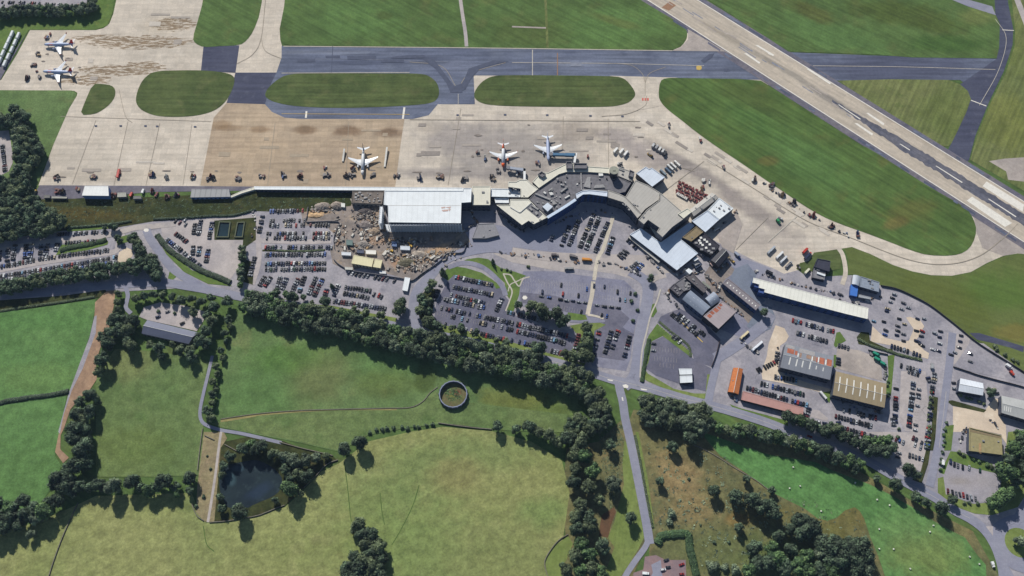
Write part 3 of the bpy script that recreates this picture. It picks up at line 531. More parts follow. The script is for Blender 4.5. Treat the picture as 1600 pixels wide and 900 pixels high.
S('grass_verge', [(-60,474),(100,462),(165,453),(170,462),(100,474),(0,488),(-60,494)], 2.6, G_ROUGH)
S('dirt_strip', Z(0,450,4,[(595,90),(670,18),(722,15),(715,100),(680,260),(640,340),(600,460),(606,570),(560,640),(500,690),(440,760),(400,880),(380,920),(378,1010),(432,1060),(395,1095),(345,1025),(372,890),(440,640),(500,470),(560,310),(590,200)]), 2.7, SOIL)
S('dirt_strip', Z(0,450,4,[(590,180),(606,170),(600,280),(520,500),(450,640),(400,790),(375,910),(365,900),(430,660),(500,470),(560,310)]), 2.9, GRAVEL)
S('track_side', Z(0,675,4,[(1275,0),(1400,0),(1420,40),(1380,100),(1340,560),(1280,560),(1225,500),(1235,330),(1260,130)]), 2.5, gmat('dry_bank',(146,136,104),(134,122,96),(160,142,114),scale=.08,fine=.2,mid=(.15,.15)))
S('pond_bank', [(345,700),(352,690),(400,680),(445,690),(470,700),(520,712),(527,720),(507,729),(495,742),(474,764),(446,790),(400,805),(358,813),(330,814),(338,760)], 2.4, G_ROUGH)
S('pond', [(342,737),(352,727),(382,721),(400,718),(418,725),(432,735),(443,750),(438,767),(425,777),(400,787),(385,795),(357,795),(350,784),(343,767)], 3, gmat('pond_water',(36,46,54),(44,55,60),(62,76,80),scale=.03,fine=.05,rough=.08,patches=[(360,748,6,9,20,(62,84,92),.7,.5),(372,732,8,4,0,(58,78,90),.6,.5),(405,768,16,8,30,(50,64,86),.5,.7)]), 1)
S('field_wear', [(345,656),(380,651),(400,648),(400,651),(370,656),(345,660)], 2.6, gmat('dry_grass',(152,142,96),(140,132,88),scale=.1,fine=.15))
ribbon('field_wear', [(400,649),(470,643),(540,640),(620,640)], 1.6, 2.6, MC['dry_grass'])
def trod(pts, w=1.0): ribbon('trodden_line', pts, w, 2.75, MC['trod'])
gmat('trod', (82,104,54), (92,112,60), scale=.1, fine=.15)
for t in [[(538,722),(543,760),(547,800),(549,815)],[(655,758),(645,790),(628,825),(612,852)],[(594,770),(597,800),(601,820)],[(318,822),(323,850),(335,862)]]: trod(t, .9)
# roads
MAIN = [(-60,472),(0,463),(60,457),(130,449),(200,444),(255,442),(290,447),(330,454),(372,463),(410,470),(460,477),(512,487),(560,497),(610,508),(662,520),(705,528),(750,538),(795,549),(867,566),(925,583),(960,594),(990,601),(1025,610),(1065,622),(1100,631),(1150,645),(1200,661),(1240,677),(1270,687),(1312,702),(1355,720),(1390,740),(1425,759),(1460,777),(1490,797),(1515,810),(1537,827),(1552,848),(1562,872),(1568,900),(1572,960)]
ribbon('road', MAIN, 9.5, 3.4, ROAD)
ribbon('road', [(966,596),(969,612),(973,628),(977,655),(985,690),(997,750),(1009,812),(1015,850)], 8.6, 3.5, ROAD)
ribbon('road', [(1014,840),(1008,855),(990,880),(975,905),(965,940)], 5.5, 3.45, ROAD)
ribbon('road', [(975,604),(990,590),(996,565),(999,530),(1006,495),(1011,470),(1012,450),(1004,436),(985,424)], 12, 3.45, ROAD)
ribbon('road', [(1012,450),(1022,436),(1040,430)], 6, 3.3, ROAD_PALE)
ribbon('road', [(668,524),(650,505),(646,480),(652,455),(672,432),(695,407),(725,395),(765,388),(800,392)], 11, 3.45, ROAD)
ribbon('road', [(800,393),(860,402),(920,404),(970,410),(1000,432)], 10, 3.3, ROAD_PALE)
ribbon('road', [(700,418),(725,411),(750,416),(770,430),(785,448),(790,462)], 5.5, 3.5, PARK_BL)
ribbon('road', [(330,456),(300,440),(270,420),(250,395),(234,372),(229,359)], 9, 3.5, ROAD)
ribbon('road', [(-20,396),(60,380),(120,374),(165,368),(190,362),(212,356),(229,355),(255,352),(275,350)], 7, 3.45, ROAD_PALE)
ribbon('road', [(-30,428),(60,411),(150,398),(180,393),(186,380),(192,365)], 6.5, 2.6, PARK_PALE)
ribbon('road', [(-30,455),(60,441),(150,422),(190,413)], 5.5, 2.6, PARK_PALE)
ribbon('road', [(385,374),(405,376),(470,378),(518,377)], 6, 2.6, PARK_PALE)
ribbon('road', [(405,338),(402,360),(404,380),(404,410),(394,445)], 6, 2.6, PARK_PALE)
ribbon('road', [(1452,760),(1460,725),(1467,690),(1472,652),(1477,615),(1482,578),(1486,540),(1488,520)], 8, 3.5, ROAD)
ribbon('road', [(1106,632),(1112,600),(1118,575),(1122,555)], 8, 3.3, ROAD)
ribbon('road', [(1118,560),(1150,540),(1190,510),(1205,490)], 12, 3.2, ROAD)
ribbon('road', [(196,448),(200,462),(197,480),(205,490)], 4.5, 3.5, ROAD)
ribbon('track', [(332,556),(324,590),(318,615),(313,640),(314,655),(322,664),(345,672),(380,678),(440,692)], 3.4, 3.5, ROAD)
ribbon('track', [(346,672),(342,700),(337,740),(331,780),(325,816)], 2.6, 3.4, ROAD_PALE)
ribbon('path', Z(640,400,8,[(1170,220),(1220,330),(1280,440),(1250,560),(1200,690)]), 1.5, 3.7, PAINT_W)
ribbon('path', Z(640,400,8,[(1170,225),(1260,240),(1310,310),(1370,380),(1420,290),(1500,262)]), 1.5, 3.7, PAINT_W)
ribbon('path', Z(640,400,8,[(1230,445),(1260,360),(1340,320),(1430,275)]), 1.2, 3.7, PAINT_W)
ribbon('path', [(927,440),(925,460),(921,478),(918,492)], 4.6, 3.7, CONC_PALE)
ribbon('path', [(918,492),(930,494),(943,498)], 2.4, 3.75, CONC_PALE)
ribbon('path', [(890,502),(915,503),(945,502)], 3, 3.6, PARK_BL)
ribbon('path', [(958,338),(950,365),(942,390),(934,405),(928,438)], 4.2, 3.3, CONC_PALE)
ribbon('path', [(1000,590),(1003,550),(1010,520),(1017,492),(1026,472),(1032,452)], 1.6, 3.7, PAINT_W)
ribbon('path', [(1050,490),(1075,513),(1098,535)], 1.0, 3.7, PAINT_Y)
ribbon('road_marking', [(1467,700),(1473,655),(1478,612)], .35, 3.8, PAINT_W)
ribbon('road_marking', MAIN[14:36], .3, 3.8, PAINT_W)
# junction islands
for poly in [Z(800,450,4,[(690,608),(712,602),(728,612),(724,626),(700,626)]), Z(800,450,4,[(595,570),(632,576),(628,584),(600,578)]), Z(800,450,4,[(803,628),(845,634),(840,642),(808,638)]), Z(800,450,4,[(684,684),(692,682),(697,706),(690,706)]), Z(0,225,4,[(898,542),(905,530),(922,529),(932,538),(926,549),(908,551)]), Z(780,440,7.26,[(262,185),(275,162),(305,162),(322,185),(305,206),(276,206)])]:
    S('traffic_island', poly, 3.9, PAINT)
# big roundabout
c = P(1593, 848); k = 40
mb = MB(); mb.poly([(c.x+24*math.cos(2*math.pi*i/k), c.y+24*math.sin(2*math.pi*i/k), 3.46*LZ) for i in range(k)]); mb.build('road', ROAD)['kind'] = 'structure'
mb = MB(); mb.prism([(c.x+14*math.cos(2*math.pi*i/k), c.y+14*math.sin(2*math.pi*i/k)) for i in range(k)], .1, .35); mb.build('traffic_island', F_V)['kind'] = 'structure'
ribbon('road', [(1545,838),(1560,822),(1580,812),(1600,808),(1640,790)], 8, 3.42, ROAD)
ribbon('road', [(1585,818),(1596,800),(1612,780),(1640,760)], 8, 3.43, ROAD)
ribbon('road', [(1566,860),(1580,880),(1600,888),(1640,900)], 9, 3.41, ROAD)
ribbon('road', [(1566,880),(1580,905),(1585,940)], 7, 3.4, ROAD)
S('traffic_island', Z(1200,675,4,[(1360,590),(1405,590),(1405,650)]), 3.7, PARK_PALE)
# farmyard bits and far-left car parks
S('pavement', Z(800,675,4,[(830,780),(900,770),(960,800),(1085,800),(1090,960),(740,960),(760,880),(820,860)]), 2.8, gmat('brick_yard',(146,122,122),(132,116,122),scale=.06,fine=.12))
S('pavement', Z(800,675,4,[(870,830),(930,800),(945,960),(840,960),(880,880)]), 3, ROAD)
S('pavement', [(-40,208),(14,204),(20,240),(20,255),(14,268),(0,275),(-40,280)], 2.9, PARK_PALE)
S('pavement', [(-40,-20),(140,-20),(135,10),(100,14),(-40,12)], 2.5, PARK)
S('grass_verge', [(-40,10),(140,14),(150,0),(180,-10),(176,20),(168,40),(150,47),(45,47),(20,85),(-40,130)], 2.3, G_BRIGHT)
# ------------------------------------------------------------------ building materials
def ribbed(name, rgb, ang, width=2.2, st=.06, rough=.55, vary=.06):
    if name in MC: return MC[name]
    m = mat(name, rgb, rough, vary=vary, scale=.12); nt = m.node_tree; b = nt.nodes['Principled BSDF']
    src = b.inputs['Base Color'].links[0].from_socket
    tc = nt.nodes.new('ShaderNodeTexCoord'); mp = nt.nodes.new('ShaderNodeMapping'); mp.inputs['Rotation'].default_value = (0, 0, -ang)
    wv = nt.nodes.new('ShaderNodeTexWave'); wv.inputs['Scale'].default_value = .314/width; wv.wave_profile = 'SAW'
    nt.links.new(tc.outputs['Object'], mp.inputs[0]); nt.links.new(mp.outputs[0], wv.inputs['Vector'])
    mr = nt.nodes.new('ShaderNodeMapRange'); mr.inputs[1].default_value = 0; mr.inputs[2].default_value = .3; mr.inputs[3].default_value = 1-st*2; mr.inputs[4].default_value = 1+st*.3
    nt.links.new(wv.outputs['Fac'], mr.inputs[0])
    mx = nt.nodes.new('ShaderNodeMix'); mx.data_type = 'RGBA'; mx.blend_type = 'MULTIPLY'; mx.inputs[0].default_value = 1
    nt.links.new(src, mx.inputs[6]); nt.links.new(mr.outputs[0], mx.inputs[7]); nt.links.new(mx.outputs[2], b.inputs['Base Color'])
    return m
WHITE = (232,236,240); CREAM = (216,214,200); GREYR = (176,172,166); MIDG = (140,138,140); DARK = (58,58,66); BLUEW = (44,76,130)
W_DARK = mat('dark_cladding', (70,76,92), .5); W_BLUE = mat('blue_cladding', BLUEW, .45); W_WHITE = mat('white_cladding', (198,200,204), .6)
W_BRICK = mat('brown_brick', (118,92,78), .9); W_GREY = mat('grey_render', (124,124,130), .8); W_GLASS = mat('blue_glass_wall', (40,72,128), .12, vary=.25, scale=.3)
W_CREAM = mat('cream_render', (188,180,158), .8); W_BLACK = mat('black_cladding', (44,46,54), .6); W_CONC = mat('concrete_wall', (150,146,142), .85)
GLASS = mat('window_glass', (44,56,76), .1, vary=.3, scale=.4); TRIM = mat('roof_trim', (206,206,204), .6); VENT = mat('plant_metal', (146,146,148), .5, vary=.2)
SKYL = mat('skylight_sheet', (226,226,222), .35, vary=.08); RUSTB = mat('rusted_roof_sheet', (164,98,76), .8, vary=.25, scale=.25); SKYB = mat('pale_roof_patch', (188,196,206), .5, vary=.15)
STEEL = mat('scaffold_steel', (222,226,232), .6); YELL = mat('yellow_paint', (206,166,60), .5); WOOD = mat('timber', (170,140,104), .8)
TRIMS = {}
def offs(pts, d):
    """inset (d>0) of a ccw polygon"""
    out = []; n = len(pts)
    for i in range(n):
        a, b, c = Vector(pts[i-1]), Vector(pts[i]), Vector(pts[(i+1) % n])
        u = (b-a).normalized(); v = (c-b).normalized(); n1 = Vector((-u.y, u.x)); n2 = Vector((-v.y, v.x))
        k = n1+n2; q = k.length_squared
        out.append(tuple(b+k*(2*d/q if q > .3 else d)))
    return out
def building(name, label, cat, roof, h, wall, rmat, kind='flat', rise=2.0, windows=1, vents=0, sky=(), bands=(), group=None, parapet=.5, base=0, wh=1.5, ww=2.4, seed=1, wstep=4.6, door=False):
    pts3 = [P(x, y, h) for x, y in roof]; pts = [tuple(p.to_2d()) for p in pts3]
    if (sum(pts[i][0]*pts[(i+1) % len(pts)][1]-pts[(i+1) % len(pts)][0]*pts[i][1] for i in range(len(pts)))) < 0: pts.reverse()
    c = sum((Vector(p) for p in pts), Vector((0, 0)))/len(pts)
    root = empty(name, (c.x, c.y, base), label, cat, group)
    pts = [(p[0]-c.x, p[1]-c.y) for p in pts]; hh = h-base
    r = random.Random(seed)
    k = len(pts)
    mb = MB(); mb.prism(offs(pts, .15) if k > 3 else pts, 0, hh-.05, top=False); mb.build('wall', wall, root)
    if kind == 'flat':
        mb = MB(); mb.prism(pts, hh-.35, hh, bottom=True)
        rf = mb.build('roof', rmat, root)
        if parapet:
            try:
                inn = offs(pts, .7); mb = MB(); n = len(pts)
                for i in range(n):
                    j = (i+1) % n; a, b_, ci, di = pts[i], pts[j], inn[j], inn[i]
                    z0, z1 = hh+.003, hh+parapet
                    mb.poly([(*a, z1), (*b_, z1), (*ci, z1), (*di, z1)]); mb.poly([(*a, z0), (*b_, z0), (*b_, z1), (*a, z1)]); mb.poly([(*di, z1), (*ci, z1), (*ci, z0), (*di, z0)])
                mb.build('parapet', TRIMS.get(rmat.name, rmat), rf)
            except Exception: pass
    else:
        # ridge along the long side (quad roofs)
        q = pts if (Vector(pts[0])-Vector(pts[1])).length >= (Vector(pts[1])-Vector(pts[2])).length else pts[1:]+pts[:1]
        mb = MB(); seg = 2 if kind == 'gable' else 8
        a, b, cc, d = (Vector(p) for p in q)      # a-b and cc-d are the eaves
        A0 = [a.lerp(d, i/seg) for i in range(seg+1)]; B0 = [b.lerp(cc, i/seg) for i in range(seg+1)]
        zz = [hh+(rise*(1-abs(2*i/seg-1)) if seg == 2 else rise*math.sin(math.pi*i/seg)) for i in range(seg+1)]
        for i in range(seg): mb.poly([(*A0[i], zz[i]), (*B0[i], zz[i]), (*B0[i+1], zz[i+1]), (*A0[i+1], zz[i+1])])
        mb.poly([(*A0[i], zz[i]) for i in range(seg+1)]); mb.poly([(*B0[i], zz[i]) for i in reversed(range(seg+1))]); mb.poly([(*a, hh), (*d, hh), (*cc, hh), (*b, hh)])
        rf = mb.build('roof', rmat, root)
        if kind == 'gable':
            mb = MB(); m0, m1 = A0[1], B0[1]; mb.cyl((m0.x, m0.y, zz[1]), (m1.x, m1.y, zz[1]), .25, 6); mb.build('ridge_cap', TRIM, rf)
    # roof surface point for bilinear (u,v) over the first four corners
    def rp(u, v, dz=0):
        q = [Vector(p) for p in (pts if kind == 'flat' else (pts if (Vector(pts[0])-Vector(pts[1])).length >= (Vector(pts[1])-Vector(pts[2])).length else pts[1:]+pts[:1]))]
        p = q[0].lerp(q[1], u).lerp(q[3].lerp(q[2], u), v)
        z = hh+dz
        if kind == 'gable': z += rise*(1-abs(2*v-1))
        if kind == 'curved': z += rise*math.sin(math.pi*v)
        return (p.x, p.y, z)
    for pname, mm, boxes in ([('skylight', SKYL, sky)] if sky else [])+list(bands):
        for (u0, v0, u1, v1) in boxes:
            mb = MB(); t = [rp(u0, v0, .12), rp(u1, v0, .12), rp(u1, v1, .12), rp(u0, v1, .12)]; lo_ = [rp(u0, v0, .01), rp(u1, v0, .01), rp(u1, v1, .01), rp(u0, v1, .01)]
            mb.poly(t)
            for i in range(4): mb.poly([lo_[i], lo_[(i+1) % 4], t[(i+1) % 4], t[i]])
            mb.build(pname, mm, rf)
    for i in range(vents):
        u, v = r.uniform(.1, .9), r.uniform(.12, .88)
        p = rp(u, v)
        mb = MB(); s = r.uniform(.8, 2.0); mb.box((p[0], p[1], p[2]+s*.3), (s*r.uniform(1, 1.8), s, s*.6), rz=math.atan2(pts[1][1]-pts[0][1], pts[1][0]-pts[0][0]))
        if r.random() < .5: mb.cyl((p[0], p[1], p[2]+s*.6), (p[0], p[1], p[2]+s*.6+.35), s*.35, 8)
        mb.build('roof_vent', VENT, rf)
    if windows:
        cnt = 0; doored = False
        for i in range(k):
            a, b = Vector(pts[i]), Vector(pts[(i+1) % k]); d = b-a; L = d.length
            if L < 5: continue
            d.normalize(); nrm = Vector((d.y, -d.x))
            if nrm.y > -.25: continue
            st = max(1, int((hh-.8)//3.4)) if windows == 1 else windows
            n = int((L-1.2)//wstep)
            if n < 1: continue
            for f in range(st):
                z = 1.0+wh/2+f*(hh-.9)/st
                for j in range(n):
                    if cnt >= 56: break
                    p = a+d*(L*(j+.5)/n)+nrm*-.08; cnt += 1
                    if door and f == 0 and not doored and j == n//2:
                        doored = True; mb = MB(); mb.box((p.x, p.y, 1.6), (min(4.5, L*.4), .2, 3.2), rz=math.atan2(d.y, d.x)); mb.build('door', W_GREY, root); continue
                    mb = MB(); mb.box((p.x, p.y, z), (ww, .16, wh), rz=math.atan2(d.y, d.x)); mb.build('window', GLASS, root)
    return root
def ang(a, b, h=8):
    u, v = P(*a, h), P(*b, h); return math.atan2(v.y-u.y, v.x-u.x)
TRIMS.update({})
def rm(name, rgb, a=0.0, width=3, st=.05): return ribbed(name, rgb, a, width, st)
R_WHITE = rm('white_roof', (222,228,233), 0, 6, .035); R_CREAM = rm('cream_roof', (212,210,196), 0, 5, .02); R_CREAM2 = rm('pale_terminal_roof', (214,212,200), .6, 5, .025)
R_GREY = rm('grey_roof', (176,173,168), -.7, 3.5, .05); R_BLUEW = rm('pale_blue_roof', (204,214,228), -.7, 4, .03); R_PLANT = mat('plant_deck', (114,113,119), .9, vary=.2, scale=.3)
# ------------------------------------------------------------------ terminal
B = building
hall = B('terminal_hall', 'big white flat roofed hall with scaffolded front beside the construction site', 'building', [(601,298),(723,298),(723.5,294),(737,294),(736,316),(721,317),(720,349),(607,347.5),(606,321),(599.5,320)], 18, mat('navy_wall', (52,62,84), .5), R_WHITE, windows=3, wh=2.2, ww=3, seed=3)
def part_poly(root, name, px, z, m, th=.15):
    c = root.location; pts = ccw([((P(x, y, z).x-c.x), (P(x, y, z).y-c.y)) for x, y in px]); mb = MB(); mb.prism(pts, z-c.z+.01, z-c.z+th); return mb.build(name, m, root)
part_poly(hall, 'roof_seam', [(606,320.6),(720.5,320.8),(720.5,321.4),(606,321.3)], 18, TRIM)
for q in [[(689,324),(695,323),(696,324.6),(690,326)],[(696,324),(705,322.8),(703,326),(699,324.6)],[(690,328),(701,327.4),(700,330),(692,330.6)],[(701,326.5),(704.5,326.8),(702,330.5)]]:
    part_poly(hall, 'roof_marking', q, 18, mat('red_roof_paint', (196,168,160), .8))
sc = P(664, 348.5, 18); scf = empty('scaffolding', (sc.x, sc.y-1.6, .2), 'steel scaffolding grid along the front of the big white hall', 'scaffolding')
x0, x1 = P(602, 348.5, 18).x-sc.x, P(721, 348.5, 18).x-sc.x
n = 27
for i in range(n+1):
    x = x0+(x1-x0)*i/n; mb = MB(); mb.box((x, 0, 8.8), (.5, .5, 17.6)); mb.build('standard', STEEL, scf)
for k in range(1, 8):
    mb = MB(); mb.box(((x0+x1)/2, -.45, k*2.3), (x1-x0, .3, .5)); mb.box(((x0+x1)/2, .4, k*2.3-.25), (x1-x0, 1.0, .1)); mb.build('ledger', STEEL, scf)
sc2 = P(601.5, 335, 18); scg = empty('scaffolding', (sc2.x-3.4, sc2.y, .2), 'steel scaffolding tower on the left flank of the big white hall', 'scaffolding')
y0, y1 = P(600, 347, 18).y-sc2.y, P(600, 321, 18).y-sc2.y
for i in range(9):
    for xx in (0, -3.4):
        y = y0+(y1-y0)*i/8; mb = MB(); mb.box((xx, y, 8.6), (.3, .3, 17.2)); mb.build('standard', STEEL, scg)
for k in range(1, 8):
    mb = MB()
    for xx in (0, -3.4): mb.box((xx, (y0+y1)/2, k*2.2), (.22, y1-y0, .24))
    mb.box((-1.7, (y0+y1)/2, k*2.2-.3), (2.6, y1-y0, .1)); mb.build('ledger', STEEL, scg)
B('unfinished_extension', 'unfinished grey concrete frame left of the big white hall', 'building', [(551,298.5),(600,298.5),(597,319),(549,317)], 6, W_CONC, mat('raw_concrete_deck', (124,116,110), .95, vary=.3, scale=.25), windows=1, vents=26, parapet=.6, seed=9)
B('covered_walkway', 'long thin white roofed walkway along the edge of the apron', 'walkway', [(397,291.2),(560,292),(723,293.2),(723,298.2),(560,297.4),(398,296.2)], 6, W_DARK, R_WHITE, parapet=.25, windows=1, seed=4)
B('covered_walkway', 'short sloping white walkway descending from the long apron walkway', 'walkway', [(397,292),(398,296),(378,302),(362,308.5),(356,308),(376,299)], 3.2, W_WHITE, R_CREAM, windows=0, parapet=.2)
B('terminal_block', 'square cream roofed block right of the big white hall', 'building', [(737.8,291.2),(766.3,291.2),(766,320.5),(738,320.5)], 13, W_DARK, R_CREAM, windows=2, vents=3, seed=5)
B('terminal_block', 'white oblong roof between the cream block and the terminal', 'building', [(767,294.6),(813,295.6),(813,308.3),(767,307.4)], 10, W_GREY, R_WHITE, vents=2, seed=6)
B('terminal_block', 'small white flat roof below the white oblong roof', 'building', [(772.5,309.4),(795,309.4),(795,317.5),(774,317.2)], 8, W_GREY, R_WHITE, seed=7)
B('terminal_wing', 'cream angular roof where the two jet bridges join the terminal', 'building', [(794,284),(806,284),(812.5,280.8),(823,280.8),(830,287),(841,295.4),(825,308.6),(813.6,308.4),(813.4,295),(794,292)], 14.8, W_DARK, R_CREAM2, vents=5, seed=8)
frontb = B('terminal_wing', 'pale pointed terminal roof above the blue glass front', 'building', [(775.5,320.3),(796,320.3),(797,311.6),(826,311.4),(841,327),(855,340),(834,350.4),(826,345),(815.5,351.8)], 14, W_DARK, R_CREAM2, windows=3, wh=2.6, ww=3.2, vents=4, seed=10)
part_poly(frontb, 'plant_well', Z(700,240,8,[(980,690),(1050,625),(1180,760),(1130,810)]), 14, R_PLANT, .2)
for q in [[(1040,660),(1060,650),(1140,700),(1120,712)],[(1010,690),(1030,680),(1060,712),(1040,722)],[(1080,740),(1110,730),(1130,760),(1100,775)]]: part_poly(frontb, 'roof_plant', Z(700,240,8,q), 14, VENT, 1.6)
for q in [[(780,666),(895,735),(890,742),(776,674)],[(895,735),(1040,612),(1046,618),(902,742)]]: part_poly(frontb, 'roof_step', Z(700,240,8,q), 14, TRIM, .9)
B('pier', 'pale curved flat roofed pier facing the aircraft stands', 'building', [(832,284),(846,268.5),(856,270),(885,255.8),(917.5,255.6),(918,260),(952.5,262.4),(951.3,271),(918,268.8),(885,268.8),(873,272.5),(842,294)], 15.5, W_DARK, R_CREAM, vents=3, seed=12)
for q, lb in [(Z(700,240,8,[(1122,262),(1170,225),(1225,265),(1178,300)]), 'square open topped stair tower on the left of the curved pier'), (Z(880,240,8,[(35,105),(110,105),(115,190),(38,190)]), 'square framed stair tower beside the blue jet bridge'), (Z(880,240,8,[(132,125),(298,125),(298,190),(132,190)]), 'long framed plant enclosure on top of the curved pier'), (Z(880,240,8,[(830,205),(890,235),(870,300),(815,280)]), 'small framed stair tower at the right end of the pier')]:
    t = B('stair_tower', lb, 'tower', q, 17.5, W_GREY, R_PLANT, windows=0, parapet=1.2)
deck = B('terminal_deck', 'dark grey plant deck inside the curve of the pier', 'building', [(842,295.6),(873,273.2),(885,269.6),(918,269.6),(951,272),(966,276),(986,286),(977,300),(968,302),(950,296.6),(920,296.2),(908,298),(899,303),(899.5,311),(856,339),(842,326),(827,310.8)], 14, W_GLASS, R_PLANT, windows=3, wh=2.4, ww=3.5, vents=14, seed=14)
rdk = random.Random(31)
for i in range(66):
    x, y = rdk.uniform(845, 962), rdk.uniform(272, 330); s1 = rdk.uniform(1, 3.2); s2 = rdk.uniform(.8, 1.8)
    if (y > 296 and x > 904) or y > 334-(x-856)*.5 or y < 274+max(0, (868-x)*1.0)+2 or (x > 940 and y < 276): continue
    part_poly(deck, 'roof_plant', [(x, y), (x+s1, y+rdk.uniform(-.8, .8)), (x+s1, y+s2), (x, y+s2)], 14, rdk.choice((VENT, VENT, TRIM, W_BLACK)), rdk.uniform(.6, 2.2))
part_poly(deck, 'plant_room', Z(700,240,8,[(1180,665),(1245,615),(1310,665),(1245,725)]), 18, R_BLUEW, .4)
mbp = MB(); c = deck.location; q = [P(700+x/8, 240+y/8, 18) for x, y in [(1180,665),(1245,615),(1310,665),(1245,725)]]; mbp.prism(ccw([(p.x-c.x, p.y-c.y) for p in q]), 14, 17.98); mbp.build('plant_room_wall', W_GREY, deck)
for q in [[(1085,515),(1100,505),(1290,575),(1275,592)],[(1250,470),(1300,435),(1310,445),(1262,480)],[(1400,480),(1480,425),(1495,435),(1415,495)],[(1455,560),(1515,525),(1525,538),(1465,572)],[(1200,480),(1230,500),(1215,515),(1190,495)],[(1260,495),(1300,490),(1320,520),(1280,530)],[(1300,610),(1330,600),(1350,640),(1310,650)]]:
    part_poly(deck, 'roof_plant', Z(700,240,8,q), 14, VENT if q[0][0] % 3 else TRIM, 1.8)
for q in [[(215,250),(228,250),(235,460),(222,460)],[(235,455),(560,470),(560,482),(235,468)],[(300,300),(340,300),(340,440),(255,420)],[(400,400),(500,395),(520,430),(380,440)],[(440,255),(495,255),(498,285),(445,288)]]:
    part_poly(deck, 'roof_plant', Z(880,240,8,q), 14, VENT if q[0][0] != 440 else SKYL, 1.5)
pw = empty('glass_front', tuple(P(870, 333, 9)*1.0)[:2]+(0,), 'blue glazed curved terminal front wall above the forecourt', 'glass wall')
fl = [(855.5,340.8),(870,332),(886,322),(900,312.5)]
mb = MB(); tp = [P(x, y, 15.5) for x, y in fl]
for a_, b_ in zip(tp[:-1], tp[1:]):
    dv = (b_-a_).to_2d().normalized(); nv = Vector((dv.y, -dv.x))
    if nv.y > 0: nv = -nv
    p = [a_.to_2d()+nv*.9, b_.to_2d()+nv*.9, b_.to_2d()+nv*.3, a_.to_2d()+nv*.3]; mb.prism(ccw([(v.x-pw.location.x, v.y-pw.location.y) for v in p]), .2, 15.5)
mb.build('glazing', W_GLASS, pw)
mb = MB()
for a_, b_ in zip(tp[:-1], tp[1:]):
    dv = (b_-a_).to_2d().normalized(); nv = Vector((dv.y, -dv.x))
    if nv.y > 0: nv = -nv
    p = [a_.to_2d()+nv*1.1, b_.to_2d()+nv*1.1, b_.to_2d()-nv*2.2, a_.to_2d()-nv*2.2]; mb.prism(ccw([(v.x-pw.location.x, v.y-pw.location.y) for v in p]), 15.52, 16.2)
mb.build('canopy_edge', mat('pale_blue_trim', (196,212,232), .5), pw)
tw = P(959.5, 266, 25); t = empty('control_tower', (tw.x, tw.y, 0), 'dark round tower rising behind the curved pier', 'tower')
def circ(r, k=18): return [(r*math.cos(2*math.pi*i/k), r*math.sin(2*math.pi*i/k)) for i in range(k)]
mb = MB(); mb.prism(circ(4.4), 0, 22.2, top=False); mb.build('shaft', W_BLACK, t)
mb = MB(); mb.prism(circ(5.0), 22.2, 24.4); mb.build('glazed_cab', GLASS, t)
mb = MB(); mb.prism(circ(5.4), 24.42, 25.2); mb.box((0, 0, 25.5), (3, 2, .6)); mb.build('roof', mat('tower_roof', (150,152,140), .8), t)
B('pier', 'short grey roofed link right of the round tower', 'building', [(966,261),(992,269.5),(987.5,284),(966,275)], 15, W_DARK, R_GREY, vents=4, seed=15)
B('canopy', 'pale blue curved canopy over the terminal entrance', 'canopy', [(899.5,303.2),(909,298.6),(921,297),(949,299.8),(949,307.4),(921,303.6),(911,304),(901,311)], 16, W_GLASS, R_BLUEW, windows=1, wh=2.5, ww=3.5, seed=16)
B('terminal_wing', 'curved grey roof sweeping round the shadowed forecourt', 'building', [(950.2,297),(967,302.6),(977.5,308),(984,316),(992,325),(1002,335),(996,341),(985,327),(974,316.2),(950.2,308.6)], 16.5, W_DARK, R_GREY, windows=2, wh=2, ww=3, vents=4, seed=17)
B('check_in_hall', 'broad ridged grey roof between the curved wing and apron', 'building', [(993,281.5),(1012,289.5),(1031,301),(1029,312.5),(1008,327),(1002,334),(984.6,315.4),(977,308)], 17, W_DARK, R_GREY, windows=0, vents=4, seed=18)
B('check_in_hall', 'stepped grey roof casting shade on the pale L shaped roof', 'building', [(1032,301.6),(1066,331),(1067,343),(1050,355),(1035,370.5),(1026,362.5),(1030.5,356),(1012.5,343.5),(1006,350.5),(997.5,343.6),(1010,328.4),(1030.4,313)], 18.5, W_DARK, R_GREY, windows=3, vents=3, seed=19)
B('terminal_block', 'small square grey roof at the corner of the stepped hall', 'building', [(1059,334),(1074,325.4),(1081,331),(1068,341.6)], 19.5, W_DARK, R_CREAM, windows=0, seed=20)
B('terminal_block', 'low pale slab roof tucked under the stepped grey hall', 'building', [(1013,350.4),(1017,350),(1027,363.4),(1031,371.5),(1028,373)], 8, W_GREY, R_CREAM, windows=0, parapet=.2)
A7 = ang((1009,260.6), (1039,277))
B('cargo_shed', 'pale blue roofed shed beside the parked buses', 'shed', [(1009,260.6),(1014,264),(1018.5,262.4),(1039,277),(1019,292),(994,271)], 9, W_DARK, R_BLUEW, windows=0, seed=21)
B('cargo_shed', 'narrow grey ribbed shed roof with small vents near red carts', 'shed', [(1112,301),(1123,309),(1084,338),(1077,328)], 8, W_GREY, R_GREY, kind='gable', rise=1.2, windows=0, vents=6, seed=22)
B('cargo_shed', 'white ribbed shed roof at the corner by the open apron', 'shed', [(1123.6,309.4),(1146,326),(1124,343),(1105.4,328.4)], 8, W_GREY, R_WHITE, windows=0, vents=7, seed=23)
B('cargo_shed', 'pale blue white shed roof above the brown roof', 'shed', [(1105,329),(1123.6,343.4),(1102,363),(1080.5,345.4)], 8, W_GREY, R_BLUEW, windows=0, seed=24)
